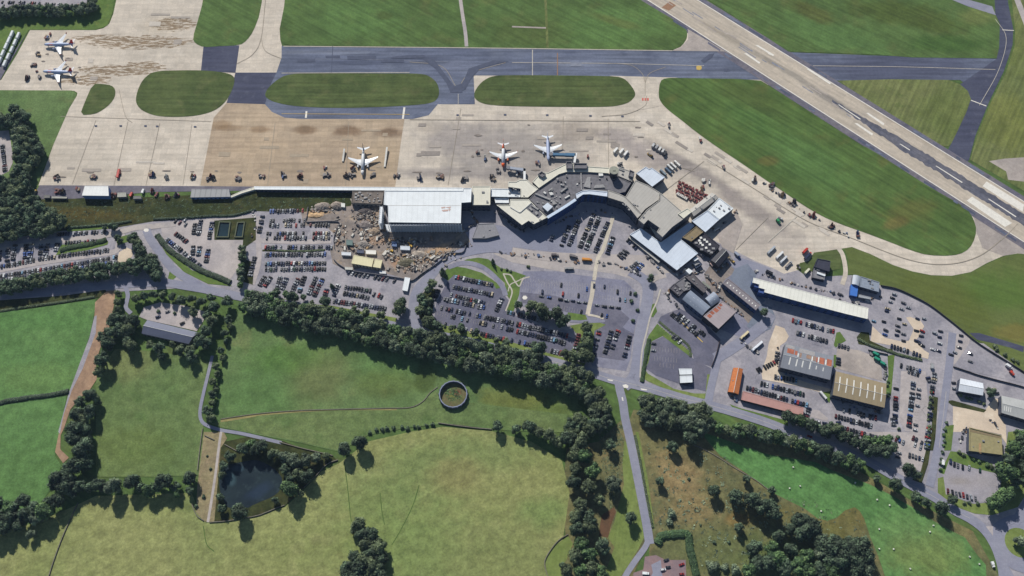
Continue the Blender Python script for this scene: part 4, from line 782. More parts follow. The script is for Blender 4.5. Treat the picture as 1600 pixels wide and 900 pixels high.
B('arrivals_hall', 'large pale blue L shaped roof by the short stay parking', 'building', [(1001,356.5),(984,366.5),(1057.5,422.5),(1090.6,396),(1064,374),(1085,353),(1078,347.5),(1032,379)], 7, W_DARK, R_BLUEW, windows=1, wh=2, ww=3, seed=25)
B('arrivals_canopy', 'thin grey canopy along the front of the L shaped roof', 'canopy', Z(960,330,8,[(170,325),(200,312),(575,620),(555,645)]), 3.6, W_GREY, R_GREY, windows=0, parapet=0)
B('terminal_block', 'small olive brown flat roof beside black roof', 'building', [(1087.5,354),(1099,362.5),(1080,377.5),(1066,371)], 9, W_DARK, mat('olive_roof', (138,124,98), .9, vary=.15), windows=1, vents=1, seed=26)
bk = B('catering_building', 'black flat roof dotted with white rooflights', 'building', [(1101,364),(1125,384),(1111,399),(1091,387),(1080,378.4)], 7.5, W_BLACK, mat('black_felt_roof', (54,54,64), .9, vary=.2), windows=0, parapet=.4, seed=27)
for x, y in [(1080,335),(1125,360),(1155,385),(1190,418),(1100,425),(1145,460),(1060,370),(1075,400)]:
    part_poly(bk, 'rooflight', Z(960,330,8,[(x-16,y-10),(x+12,y-14),(x+18,y+10),(x-10,y+14)]), 7.5, SKYL, .7)
for x, y in [(1020,400),(1090,480),(1180,500),(1210,520),(1235,470)]: part_poly(bk, 'roof_plant', Z(960,330,8,[(x-20,y-12),(x+16,y-12),(x+20,y+12),(x-16,y+12)]), 7.5, VENT, 1.0)
B('black_shed', 'black pitched roof shed at the edge of the apron', 'shed', [(1129,387.5),(1139.5,397.5),(1122.5,417.5),(1111,406.5)], 8, W_BLACK, mat('black_sheet_roof', (46,47,58), .6, vary=.15), kind='gable', rise=2, windows=0)
B('yard_hut', 'low dark block with roof plant beneath the L shaped roof', 'building', [(1046,450),(1053,443.5),(1068,456),(1061,463)], 6, W_BLACK, mat('dark_grey_roof', (92,90,98), .9, vary=.2), windows=1, vents=5, seed=28)
B('yard_hut', 'crowded yard block with pipes beside the grey vaulted hangar', 'building', [(1054,443),(1069,432.5),(1080,443),(1078,452.5),(1068.5,455.4)], 5, W_BLACK, R_PLANT, windows=0, vents=16, seed=29)
B('office_block', 'dark grey flat roof with white box at its top corner', 'building', [(1082,426),(1105,450.5),(1100,458),(1070,432.5)], 8, W_BLACK, mat('charcoal_roof', (98,94,98), .9, vary=.2), windows=1, vents=3, seed=30)
B('yard_hut', 'small white roofed box above the charcoal office roof', 'hut', Z(960,330,8,[(890,740),(930,712),(980,750),(940,788)]), 9.5, W_WHITE, R_WHITE, windows=0, parapet=0)
B('yard_hut', 'tiny white roofed box beside the L shaped roof', 'hut', Z(960,330,8,[(980,600),(1030,568),(1055,595),(1005,625)]), 5, W_WHITE, R_WHITE, windows=0, parapet=0)
B('plant_block', 'dark navy plant block at the lower right corner of the L shaped roof', 'building', Z(960,330,8,[(985,655),(1060,620),(1100,665),(1020,720)]), 4.5, W_BLACK, mat('navy_roof', (54,66,90), .7, vary=.2), windows=0, vents=4, seed=61)
B('store_shed', 'small grey lean to beside the black pitched shed', 'shed', Z(960,330,8,[(1075,540),(1095,522),(1130,552),(1108,575)]), 3.5, W_GREY, R_PLANT, windows=0, parapet=0)
B('store_shed', 'small pink roofed hut left of the black pitched shed', 'hut', Z(960,330,8,[(1192,650),(1206,642),(1240,680),(1225,690)]), 3, W_GREY, mat('pink_hut_roof', (196,170,164), .8), windows=0, parapet=0)
B('store_shed', 'dark felt roof between the olive roof and the vented black roof', 'shed', Z(960,330,8,[(960,385),(1000,360),(1080,440),(1040,465)]), 6, W_BLACK, mat('felt_patch_roof', (70,68,74), .9, vary=.2), windows=0, vents=3, seed=62)
B('store_shed', 'narrow greenish grey shed right of the charcoal roof', 'shed', Z(1020,410,8,[(612,248),(630,228),(725,310),(705,330)]), 4, W_GREY, mat('lichen_roof', (134,138,130), .9), windows=0, parapet=0)
a16 = ang((1066,467),(1097,493)); a16b = ang((1079,453.5),(1066,467))
B('hangar', 'vaulted blue grey hangar roof with pale streaks', 'hangar', [(1079,453.5),(1110.5,479.5),(1097.5,493),(1066,467.5)], 9, mat('slate_blue_wall', (70,90,124), .5), rm('vaulted_roof', (134,144,162), -a16, 4, .06), kind='curved', rise=3, windows=1, bands=[('pale_sheet', SKYB, [(.28,.2,.34,.6),(.45,.15,.5,.7),(.56,.2,.62,.75)])], seed=31)
B('hangar', 'small vaulted blue grey hangar roof joined to the larger vault', 'hangar', [(1101.5,466.5),(1115,455.5),(1125.5,469.5),(1111.6,479.4)], 9, W_DARK, MC['vaulted_roof'], kind='curved', rise=2.4, windows=0, bands=[('pale_sheet', SKYB, [(.15,.2,.24,.6),(.5,.3,.6,.7)])])
a17 = ang((1099,494),(1122.5,514), 12)
B('hangar', 'rust streaked pinkish grey hangar roof next to the blue vaults', 'hangar', [(1129,470),(1151,486.5),(1122.5,514),(1099,494)], 12, W_BLACK, rm('pinkish_sheet_roof', (164,154,158), -a17, 3, .04), kind='flat', parapet=.3, windows=2, door=True, bands=[('rusty_sheet', RUSTB, [(.06,.28,.26,.4),(.06,.45,.3,.6),(.08,.64,.28,.72),(.1,.1,.3,.24),(.03,.76,.2,.86)])], seed=32)
a19 = ang((1137.5,435),(1188,476),10)
B('office_block', 'long narrow grey roof with a row of round rooflights and blue side', 'building', [(1137.5,435),(1188,476),(1181,485),(1129,443)], 9, W_BLUE, rm('long_grey_roof', (134,128,134), -a19, 5, .03), windows=2, sky=[(.06+.095*i,.36,.085+.095*i,.56) for i in range(10)], parapet=.35, seed=33)
a20 = ang((1177,434),(1357,481),12)
lw = B('office_block', 'long white ribbed roof with blue walls, lower right of the apron', 'building', [(1177.5,434),(1357,481.3),(1355.5,498.5),(1320,490),(1255,473),(1194,456.6),(1195,452),(1185.5,449.5),(1186,444.5),(1179.5,442.5),(1175.5,441.5)], 12, W_BLUE, rm('white_ribbed_roof', (228,228,220), a20, 4.2, .06), windows=3, wh=1.6, ww=2.8, wstep=7, seed=34, parapet=.2)
B('stair_block', 'blue stair block at the left corner of the long white roof', 'building', [(1180,443),(1185.4,444.8),(1185,450),(1178.5,448)], 10, W_BLUE, mat('blue_roof', (64,90,150), .5), windows=0)
B('stair_block', 'second blue stair block against the long white roof', 'building', [(1186.5,450.2),(1193.5,452.3),(1193,459),(1185,456.6)], 10, W_BLUE, MC['blue_roof'], windows=0)
B('fire_station', 'dark slate roofed building on the grass with a pale porch', 'building', [(1277,404),(1297.5,408),(1296,424.5),(1290,423),(1272,417)], 7, W_BLACK, mat('slate_roof', (54,56,72), .7, vary=.15), windows=0, parapet=.6)
B('fire_station', 'grey lower annexe in front of the dark slate roof', 'building', [(1272,417.6),(1290,423.6),(1288,438),(1269,433.5)], 5, W_BLACK, mat('annexe_roof', (124,124,130), .8, vary=.12), windows=1, vents=2, seed=36)
B('porch_roof', 'white slab roof lying across the grey annexe', 'porch', Z(1160,360,6.667,[(780,430),(868,462),(860,478),(775,448)]), 6.4, W_WHITE, R_WHITE, windows=0, parapet=0, base=5.2)
B('service_depot', 'blue grey flat roofed depot with pale left bay', 'building', [(1345,432),(1374,441),(1373,456.5),(1343,448)], 6, W_DARK, mat('depot_roof', (138,148,164), .6, vary=.12), windows=1, vents=4, seed=37)
B('service_depot', 'pale grey vaulted bay of the depot', 'building', [(1333,429.5),(1345,432.4),(1342,447),(1331,443.8)], 6.5, W_GREY, rm('bay_roof', (176,184,196), .2, 3, .05), kind='curved', rise=1.5, windows=0)
B('shipping_container', 'bright blue container beside the vaulted depot bay', 'container', [(1329.5,444.3),(1341,447.2),(1339,463.4),(1328,461)], 5, W_BLUE, mat('bright_blue_roof', (66,116,196), .5, vary=.06), windows=0, parapet=.1)
B('shipping_container', 'grey white container right of the bright blue container', 'container', Z(1160,360,6.667,[(1215,668),(1335,695),(1340,720),(1210,695)]), 4, W_GREY, mat('container_roof', (160,164,170), .5), windows=0, parapet=.1)
a23 = ang((1227.5,536.5),(1302,557),11)
B('warehouse', 'grey warehouse with rusty bands and white roof panels', 'warehouse', [(1219,574),(1297,593.6),(1302,557),(1227.5,536.5)], 11, W_DARK, rm('grey_sheet_roof', (134,138,148), a23, 6, .04), kind='gable', rise=2.2, windows=2, wh=2, ww=3.4, door=True,
  sky=[(.14,.18,.165,.46),(.28,.18,.305,.46),(.4,.2,.425,.46),(.55,.2,.575,.5),(.68,.26,.70,.40),(.82,.26,.84,.4),(.28,.56,.30,.72),(.57,.54,.59,.74),(.70,.56,.72,.80),(.85,.54,.87,.76)],
  bands=[('rusty_sheet', RUSTB, [(.06,.62,.2,.82),(.22,.62,.27,.8),(.66,.54,.69,.76),(.73,.52,.83,.8),(.88,.52,.98,.82)]), ('brown_sheet', mat('brown_roof_sheet',(150,124,108),.8,vary=.2), [(.32,.56,.36,.76),(.46,.6,.56,.76),(.60,.58,.65,.78)]), ('pale_sheet', mat('light_roof_sheet',(156,154,156),.7), [(.02,.84,.2,.97),(.3,.78,.62,.96)])], seed=38)
a24 = ang((1306,580),(1385,599),11)
B('warehouse', 'tan roofed warehouse with seven white skylight strips', 'warehouse', [(1301,617),(1382,637),(1385,599.5),(1306,580)], 11, W_DARK, rm('tan_sheet_roof', (152,138,112), a24, 6, .04), kind='gable', rise=1.8, windows=2, wh=2, ww=3.4, door=True, sky=[(.085+.137*i,.2,.105+.137*i,.485) for i in range(7)]+[(.085+.137*i,.515,.105+.137*i,.8) for i in range(7)], seed=39)
B('bungalow', 'narrow bright orange tiled roof by the road junction', 'building', [(1146,574.5),(1161,576.5),(1154,616),(1137.5,612)], 5, W_BRICK, mat('orange_tiles', (190,116,70), .85, vary=.14, scale=.6), kind='gable', rise=1.8, windows=1, vents=1, seed=40)
B('office_block', 'long low pink roof above the roadside lawn', 'building', [(1161,611),(1256,637),(1254.5,649.5),(1158,624.5)], 5, W_BLACK, mat('pink_roof', (178,138,132), .9, vary=.08, scale=.2), windows=1, parapet=.2, seed=41)
B('canopy_kiosk', 'upper white roof of the twin kiosk in the empty car park', 'kiosk', [(1060.5,576),(1081,576),(1081.5,585),(1062,585.5)], 5, W_DARK, R_WHITE, windows=0, parapet=.15)
B('canopy_kiosk', 'lower white roof of the twin kiosk in the empty car park', 'kiosk', [(1062,587),(1081.5,586.6),(1082,597.4),(1062.6,598.4)], 5, W_DARK, R_WHITE, windows=1, parapet=.15)
B('shed', 'white gabled shed near the sandy yard on the right', 'shed', [(1500.5,591),(1536,598.6),(1536,618),(1497.5,611)], 7.5, W_DARK, rm('white_shed_roof', (218,224,234), 0, 3, .04), kind='gable', rise=1.6, windows=1, seed=42)
B('warehouse', 'pale gabled warehouse cut by the right edge', 'warehouse', [(1564.6,618),(1650,637),(1644,668),(1565,645)], 8, W_DARK, rm('pale_grey_roof', (176,178,178), 0, 4, .03), kind='gable', rise=2, windows=1, sky=[(.04,.15,.055,.4),(.08,.15,.095,.4),(.12,.15,.135,.4),(.16,.15,.175,.4)], seed=43)
ol = B('depot', 'moss yellow flat roofed building in the sandy yard', 'building', [(1514.5,668),(1564.6,680.5),(1566,711),(1514,704.5)], 7, W_DARK, mat('mossy_roof', (150,142,106), .95, vary=.14, scale=.3), windows=1, parapet=.7, vents=3, seed=44)
for q in [(300,20,320,110),]: part_poly(ol, 'roof_walkway', Z(1200,675,4,[(1318,70),(1332,70),(1332,135),(1318,130)]), 7, WOOD, .3)
part_poly(ol, 'roof_edge_strip', [(1516,671),(1563.5,682),(1563.6,685),(1516,674.5)], 7, mat('brown_felt',(132,118,92),.9), .12)
a31 = ang((230,500),(310,519),6)
B('barn', 'long slate blue barn roof among the trees at the yard', 'barn', [(221,521),(295,537.5),(310,519.5),(230,500)], 5.5, W_GREY, rm('slate_blue_roof', (96,102,124), a31, 4, .03), kind='gable', rise=3, windows=1, seed=45)
B('shed', 'white roofed shed with blue front on the apron edge', 'shed', [(132.5,290.5),(169,290.5),(170,306),(128,305.5)], 8, mat('pale_blue_wall', (110,140,190), .5), rm('white_shed_ribs', (224,226,226), 0, 4, .03), windows=0, parapet=.1)
B('shed', 'long grey striped shed roof at the top of the bank', 'shed', [(299.5,295.5),(357.5,295.5),(360,307.5),(297.5,308.5)], 5, mat('pale_blue_wall', (110,140,190), .5), rm('striped_roof', (138,140,144), 0, 6, .16), windows=1, parapet=.1)
B('cabin', 'grey cabin between two red trucks on the apron edge', 'cabin', Z(0,225,4,[(735,304),(788,303),(790,330),(732,332)]), 4, W_GREY, mat('cabin_roof', (166,166,158), .8), windows=0, parapet=.1)
B('cabin', 'dark cabin right of the grey cabin on the bank', 'cabin', Z(0,225,4,[(835,325),(882,324),(884,342),(832,343)]), 4, W_GREY, mat('dull_cabin_roof', (118,118,116), .8), windows=0, parapet=.1)
B('cabin', 'long pale cabin at the left end of the apron edge', 'cabin', Z(0,225,4,[(325,328),(418,330),(418,340),(322,339)]), 3.4, W_GREY, mat('cabin_roof', (166,166,158), .8), windows=0, parapet=.1)
B('cabin', 'small square cabin left of the long pale cabin', 'cabin', Z(0,225,4,[(275,320),(312,318),(312,336),(272,337)]), 3.4, W_GREY, mat('dull_cabin_roof', (118,118,116), .8), windows=0, parapet=.1)
# construction site cabins
B('site_cabins', 'large stack of cream site cabins by the construction fence', 'cabin', [(553,398.5),(584,404),(581,417),(549,411.5)], 6, W_CREAM, rm('cream_cabin_roof', (214,208,170), .1, 3.2, .05), windows=2, parapet=.15, wstep=3.4, ww=1.6, seed=46)
B('site_cabins', 'smaller cream site cabins right of the large stack', 'cabin', [(586,404.6),(597.5,406.6),(594.5,419),(582.5,417)], 6, W_CREAM, MC['cream_cabin_roof'], windows=2, parapet=.15, wstep=3.4, ww=1.6, seed=47)
for (x, y, wd, dp, h_, rgb, lb) in [(541,396,15,5,3,(206,212,220),'white container with blue doors above the cream cabins'),(579.5,393.5,16,6,3,(228,226,220),'bright white container above the cream cabins'),(563,392.5,11,5,3,(50,62,92),'navy container between two white containers'),(546,378.5,10,8,4,(84,110,108),'green grey container stack on the brown soil'),(633,387,15,6,3,(204,212,222),'pale tilted container in the shade of the hall'),(616,381,8,7,3,(78,106,150),'blue container near the scaffold shade'),(545,419,12,4,3,(190,190,184),'grey container left of the cream cabins'),(598,425,10,4,3,(214,216,218),'white container below the smaller cream cabins'),(536,320,6,6,3,(214,216,210),'white tarpaulin covered store on the spoil heap')]:
    q = [(x-wd/2,y-dp/2),(x+wd/2,y-dp/2+.8),(x+wd/2,y+dp/2+.8),(x-wd/2,y+dp/2)]
    B('site_container', lb, 'container', q, h_, mat('container_%d_%d' % (rgb[0], rgb[2]), rgb, .5, vary=.1), mat('container_%d_%d' % (rgb[0], rgb[2]), rgb, .5), windows=0, parapet=.12)
B('bus_shelter', 'white oblong canopy beside the car park entrance road', 'shelter', [(632.5,433),(641,434.4),(636.6,455),(628.5,453.5)], 3.2, W_WHITE, R_WHITE, windows=0, parapet=.1)
B('roofed_yard', 'flat grey service deck in front of the cream block', 'building', Z(400,225,4,[(1385,500),(1490,495),(1520,570),(1440,590),(1350,590)]), 3, W_CONC, mat('service_deck', (138,138,144), .9, vary=.1), windows=0, parapet=.4, vents=2, seed=48)
# ------------------------------------------------------------------ circular enclosure, reservoirs
c = P(708, 615.5, 4.5); t = empty('ring_wall', (c.x, c.y, 0), 'round roofless grey wall standing alone in the pasture', 'ring wall')
k = 20; mb = MB(); ro, ri = 14.6, 13.6
o_ = [(ro*math.cos(2*math.pi*i/k), ro*math.sin(2*math.pi*i/k)) for i in range(k)]; i_ = [(ri*math.cos(2*math.pi*i/k), ri*math.sin(2*math.pi*i/k)) for i in range(k)]
for i in range(k):
    j = (i+1) % k; mb.poly([(*o_[i],0),(*o_[j],0),(*o_[j],4.5),(*o_[i],4.5)]); mb.poly([(*i_[j],0),(*i_[i],0),(*i_[i],4.5),(*i_[j],4.5)])
mb.build('wall', mat('ring_steel', (92,100,124), .6, vary=.2, scale=.4), t)
mb = MB()
for i in range(k):
    j = (i+1) % k; mb.poly([(*o_[i],4.52),(*o_[j],4.52),(*i_[j],4.52),(*i_[i],4.52)])
mb.build('rim', mat('ring_rim', (124,132,156), .6, vary=.2, scale=.4), t)
for i in range(k):
    mb = MB(); a_ = 2*math.pi*i/k; mb.box((15.0*math.cos(a_), 15.0*math.sin(a_), 2.3), (.5, .5, 4.6), rz=a_); mb.build('buttress', MC['ring_steel'], t)
mb = MB(); mb.poly([(c.x+13.5*math.cos(2*math.pi*i/k), c.y+13.5*math.sin(2*math.pi*i/k), .36) for i in range(k)])
mb.build('weedy_floor', gmat('weedy_floor', (92,100,62), (108,104,74), (100,84,66), scale=.09, fine=.3, patches=[(714,613,5,4,0,(122,78,62),.8,.6),(706,618,3,2,0,(150,140,60),.8,.6)]))['kind'] = 'structure'
for px, lb in [(Z(0,225,4,[(1372,488),(1445,490),(1432,588),(1352,588)]), 'left larger dark water basin beside the small car park'), (Z(0,225,4,[(1484,492),(1534,490),(1520,588),(1466,588)]), 'right narrower dark water basin beside the small car park')]:
    pts = ccw([tuple(P(*q).to_2d()) for q in px]); cc = sum((Vector(p) for p in pts), Vector((0,0)))/4
    t = empty('water_basin', (cc.x, cc.y, .3), lb, 'water basin'); l = [(p[0]-cc.x, p[1]-cc.y) for p in pts]
    inn = offs(l, 1.2); mb = MB()
    for i in range(4):
        j = (i+1) % 4; mb.poly([(*l[i],1.6),(*l[j],1.6),(*inn[j],1.6),(*inn[i],1.6)]); mb.poly([(*l[i],0),(*l[j],0),(*l[j],1.6),(*l[i],1.6)]); mb.poly([(*inn[j],0),(*inn[i],0),(*inn[i],1.6),(*inn[j],1.6)])
    mb.build('rim', EDGE, t); mb = MB(); mb.poly([(*p, .25) for p in inn]); mb.build('water', WATER, t)
# ------------------------------------------------------------------ walls and fences
STONE = mat('dry_stone', (92,88,80), .95, vary=.3, scale=.8)
def longwall(name, label, cat, px, h, wd, m, posts=0):
    L, Rr = ribbon_pts(px, wd); c = L[0]; t = empty(name, (c.x, c.y, 0), label, cat); mb = MB(); N_ = len(L)
    rings = [[(Rr[i].x-c.x, Rr[i].y-c.y, 0), (Rr[i].x-c.x, Rr[i].y-c.y, h), (L[i].x-c.x, L[i].y-c.y, h), (L[i].x-c.x, L[i].y-c.y, 0)] for i in range(N_)]
    mb.ring(rings); mb.build('panel' if posts else 'stonework', m, t)
    if posts:
        for i in range(posts):
            q = L[int(i*(N_-1)/max(1, posts-1))]; mb = MB(); mb.box((q.x-c.x, q.y-c.y, h*.52), (.35, .35, h*1.04)); mb.build('post', m, t)
    else:
        mb = MB(); mb.ring([[(r[1][0], r[1][1], h+.01), (r[1][0], r[1][1], h+.2), (r[2][0], r[2][1], h+.2), (r[2][0], r[2][1], h+.01)] for r in rings]); mb.build('coping', mat('wall_coping', (118,114,104), .95, vary=.25), t)
    return t
for px, lb in [([(122.5,786),(112,808),(98,840),(85,875),(74,910)], 'straight dark stone wall running down from the left tree mass'),
    (Z(0,675,4,[(1200,450),(1230,520),(1275,555)]), 'short curved stone wall left of the track end'), (Z(0,675,4,[(1310,565),(1430,555),(1600,525)])+Z(400,675,4,[(60,505),(120,480),(180,458)]), 'stone wall below the dark pond'),
    (Z(400,675,4,[(300,350),(340,310),(380,270),(430,215),(470,190),(512,175)]), 'curving stone wall on the right side of the pond trees'), ([(437,691),(470,700),(495,706),(520,712)], 'stone wall from the farm track to the two round trees'),
    (Z(800,675,4,[(350,640),(300,670),(260,712),(215,780),(204,830),(225,910)]), 'curved stone wall enclosing the small lawn by the tree belt'), ([(685,661),(705,664),(720,666),(745,669),(768,671)], 'stone wall right of the hedge along the lower pasture'),
    ([(345,655),(400,647),(460,642),(520,640),(600,638),(640,637),(660,628),(672,614),(684,605)], 'low field wall winding to the round enclosure'), ([(317,670),(313,700),(309,735)], 'stone wall left of the narrow farm track'),
    (Z(0,675,4,[(1280,22),(1340,50)]), 'very short wall left of the track bend'), (Z(0,675,4,[(1405,78),(1500,130)]), 'short wall right of the track bend'), (Z(800,675,4,[(1105,70),(1200,110),(1300,165),(1400,230),(1520,300),(1600,360)]), 'field wall along the upper edge of the scrub')]:
    longwall('stone_wall', lb, 'wall', px, .7 if 'winding' in lb or 'scrub' in lb else 1.2, .7, STONE)
FEN = mat('dark_mesh_fence', (70,70,74), .7)
longwall('security_fence', 'long dark perimeter fence between car park and airfield grass', 'fence', [(1376,447),(1400,452),(1425,463),(1450,476.5),(1475,495),(1500,515),(1518,530),(1537,543.5),(1570,564),(1605,586)], 2.6, .35, FEN, 60)
longwall('security_fence', 'dark fence below the right hand overflow parking', 'fence', Z(1360,450,6.667,[(860,825),(1000,870),(1100,905),(1300,960),(1500,1010),(1640,1050)]), 2.2, .35, FEN, 30)
longwall('site_hoarding', 'grey hoarding winding round the construction site', 'fence', Z(500,310,6.667,[(145,640),(210,700),(340,760),(600,800),(860,840),(960,860),(1060,790),(1180,710),(1260,650),(1330,580),(1480,570),(1520,500)]), 2.4, .5, mat('hoarding', (112,112,120), .7), 40)
longwall('site_hoarding', 'hoarding between the parked cars and the spoil heaps', 'fence', Z(380,310,8.889,[(905,130),(890,240),(880,330),(1000,332),(1320,332),(1310,420),(1260,560),(1270,700)]), 2.2, .5, MC['hoarding'], 20)
longwall('timber_fence', 'brown timber fence along the black car rows', 'fence', Z(980,470,7.26,[(1045,460),(1010,600),(955,750)]), 2.4, .5, mat('dark_timber', (58,46,44), .9), 14)
longwall('yard_fence', 'dark fence round the sandy yard with the mossy roof', 'fence', Z(1180,480,7.26,[(1280,490),(1400,520),(1500,540)]), 2, .4, FEN, 8)
# ------------------------------------------------------------------ cars
GL = mat('car_glass', (30,36,46), .08, vary=.05); TY = mat('tyre', (26,26,28), .9); CHROME = mat('alloy', (150,150,154), .35, .6)
PAINTS = {'black': (30,32,38), 'dark grey': (66,68,76), 'grey': (112,114,120), 'silver': (152,157,166), 'white': (204,207,212), 'navy': (40,50,80), 'blue': (56,90,160), 'red': (150,50,50), 'maroon': (98,42,48), 'green': (44,74,62), 'beige': (182,170,146), 'light blue': (120,160,190)}
PW = [('black', 22), ('dark grey', 18), ('grey', 17), ('silver', 13), ('white', 6), ('navy', 18), ('blue', 3), ('red', 2.5), ('maroon', 3), ('green', 1.5), ('beige', 1.5), ('light blue', 1.5)]
PM = {k: mat('paint_'+k.replace(' ', '_'), v, .5, 0, vary=.03) for k, v in PAINTS.items()}
def car_shape(kind):
    mb = MB()
    if kind == 'hatchback': Lr, Wd, H, prof, cab = 4.1, 1.8, 1.5, [(-2.05,.4),(-2.05,.85),(-1.9,.98),(1.0,.98),(1.85,.82),(2.05,.62),(2.05,.4)], (-1.95,-1.35,.35,1.15)
    elif kind == 'saloon': Lr, Wd, H, prof, cab = 4.7, 1.84, 1.44, [(-2.35,.4),(-2.35,.82),(-2.2,.96),(1.05,.96),(2.1,.80),(2.35,.6),(2.35,.4)], (-1.7,-1.0,.45,1.25)
    else: Lr, Wd, H, prof, cab = 4.7, 1.95, 1.8, [(-2.35,.45),(-2.35,1.0),(-2.25,1.1),(1.1,1.1),(2.15,.98),(2.35,.7),(2.35,.45)], (-2.25,-1.95,.5,1.2)
    w2 = Wd/2; k = len(prof)
    sec = [(x, z) for x, z in prof]
    mb.ring([[(x, s, z) for x, z in sec] if abs(s) < w2 else [(x*.985, s, min(z, .98*z)) for x, z in sec] for s in (-w2, -w2+.12, w2-.12, w2)], 0)
    zt = prof[2][1]; a, b, c_, d_ = cab; wi, wo = w2-.28, w2-.08
    lowr = [(a, -wo), (d_, -wo), (d_, wo), (a, wo)]; hi = [(b, -wi), (c_, -wi), (c_, wi), (b, wi)]
    n = len(mb.v); mb.v += [(x, y, zt-.02) for x, y in lowr]+[(x, y, H-.05) for x, y in hi]+[(x*.9+(b+c_)*.05, y*.9, H) for x, y in hi]
    for i in range(4):
        j = (i+1) % 4; mb.f.append((n+i, n+j, n+4+j, n+4+i)); mb.m.append(1); mb.f.append((n+4+i, n+4+j, n+8+j, n+8+i)); mb.m.append(0)
    mb.f.append((n+8, n+9, n+10, n+11)); mb.m.append(0)
    for x in (-Lr*.31, Lr*.31):
        for s in (-1, 1): mb.cyl((x, s*(w2-.2), .33), (x, s*(w2+.01), .33), .33, 8, 2)
    mb.box((Lr/2-.02, w2-.35, .7), (.08, .35, .16), 3); mb.box((Lr/2-.02, -w2+.35, .7), (.08, .35, .16), 3)
    return mb
SHAPES = {k: car_shape(k) for k in ('hatchback', 'saloon', 'estate')}
CM = {}
def car_mesh(kind, col):
    if (kind, col) not in CM: CM[kind, col] = SHAPES[kind].mesh('parked_car', [PM[col], GL, TY, CHROME])
    return CM[kind, col]
CARS = []   # dict(x,y,rz,kind,col,label parts)
rc = random.Random(11)
def pick(bias=None):
    if bias and rc.random() < bias[1]: return bias[0]
    t = rc.uniform(0, sum(w for _, w in PW))
    for k_, w_ in PW:
        t -= w_
        if t <= 0: return k_
    return 'grey'
BAY = MB()
def row(x0, y0, x1, y1, dens, desc, end='left', gap=2.8, along=False, turn=0, bias=None):
    a, b = P(x0, y0, .7), P(x1, y1, .7); d = (b-a).to_2d(); L = d.length; an = math.atan2(d.y, d.x); g = 5.9 if along else gap
    n = max(1, int(L/g)+1); k = 0
    for i in range(n+1):
        q = a+(b-a)*((i-.5)/max(1, n-1)); BAY.box((q.x, q.y, .425), (5.0 if not along else .12, .12 if not along else 2.2, .01), rz=an+math.pi/2 if not along else an)
    for i in range(n):
        if rc.random() > dens: continue
        k += 1; p = a+(b-a)*(i/max(1, n-1))
        CARS.append(dict(x=p.x+rc.uniform(-.12, .12), y=p.y+rc.uniform(-.35, .35), rz=an+(0 if along else math.pi/2)+turn+rc.choice((0, math.pi))+rc.uniform(-.03, .03), kind=rc.choices(('hatchback', 'saloon', 'estate'), (5, 4, 3))[0], col=pick(bias), ordn=k, desc=desc, end=end))
def spots(pts, desc, angs=None, cols=None, end='left'):
    for i, (px, py) in enumerate(sorted(pts) if end == 'left' else pts):
        p = P(px, py, .7)
        CARS.append(dict(x=p.x, y=p.y, rz=(angs if angs is not None else 0)+rc.uniform(-.15, .15), kind=rc.choices(('hatchback', 'saloon', 'estate'), (5, 4, 3))[0], col=(cols or {}).get(i) or pick(), ordn=i+1, desc=desc, end=end))
LA = 'of the long western car park'
row(28,370,95,366,.45,'top row '+LA); row(95,366,164,362,.96,'top row '+LA)
for (a, b), (c, d) in [((13,389),(11,407)),((24,384),(20,405)),((41,383),(39,403)),((50,382),(46.5,402)),((65,383),(63,397)),((74.5,382),(71,398)),((0,393),(-2,405)),((90,381),(87,391))]: row(a,b,c,d,.95,'column '+LA,'top',2.6)
row(-6,418,61,405,.95,'middle row '+LA); row(63,404.6,90,401,.8,'middle row '+LA); row(93,400,169,391,.97,'middle row '+LA); row(103,379.5,150,377,.95,'hedge row '+LA)
row(-6,433,182,402,.98,'upper long row '+LA); row(-6,440,182,409.5,.98,'lower long row '+LA)
LBs = 'of the small gravel car park'
spots([(274,346),(281,348),(289,344),(290,351)], 'corner '+LBs, 1.2)
for q in [(305,350,303,365),(314,345,310,366),(332,345,327,372),(302,385,301,397),(312,386,310,398),(326,387,322,409)]: row(*q,.95,'column '+LBs,'top',2.7)
row(275,365,291,377,.95,'diagonal '+LBs); row(261,374,312,415,.8,'hedge row '+LBs)
LC = 'of the big lot beside the site'
row(419,330,477,329,.6,'top row '+LC); row(423,345,476,344,.6,'second row '+LC); row(422,352.5,475,351.5,.75,'third row '+LC); row(481,351.6,518,351.6,.75,'hoarding row '+LC)
row(418,365,514,365,.78,'fourth row '+LC); row(417,372,514,371.5,.78,'fifth row '+LC); row(415,386.5,518,386.5,.6,'sixth row '+LC); row(415,398,508,397,.95,'seventh row '+LC)
row(411.5,412,508,411,.97,'eighth row '+LC); row(411.5,421,508,420,.97,'ninth row '+LC)
for i, q in enumerate([(413.7,432.6,406,445),(422.7,434,414,446),(438,433,433.4,449.5),(447.5,435,441,450.6),(465.5,436,456.5,455),(475.6,432.6,467.7,455),(493.6,433.7,482.4,458.5),(503.7,436,491.4,460.7),(512.7,445,508,460.7),(528.5,446,521.7,461)]): row(*q,.95,'slanting column %s ' % ORD[i]+LC,'top',2.6,bias=('maroon', .08))
row(410,338,405,362,.6,'kerb column '+LC,'top'); row(398,402,391,430,.9,'hedge column '+LC,'top')
row(540,449,578,454,.97,'upper row below the cream cabins'); row(538,458,575,465,.95,'lower row below the cream cabins'); row(584,459,600,465,.95,'short row below the cream cabins'); row(522,470,602,482,.95,'roadside row below the cream cabins')
row(545,426,616,439,.95,'row along the site hoarding',gap=4.2,turn=-.35,bias=('dark grey',.4))
LD = 'of the dark tarmac car park'
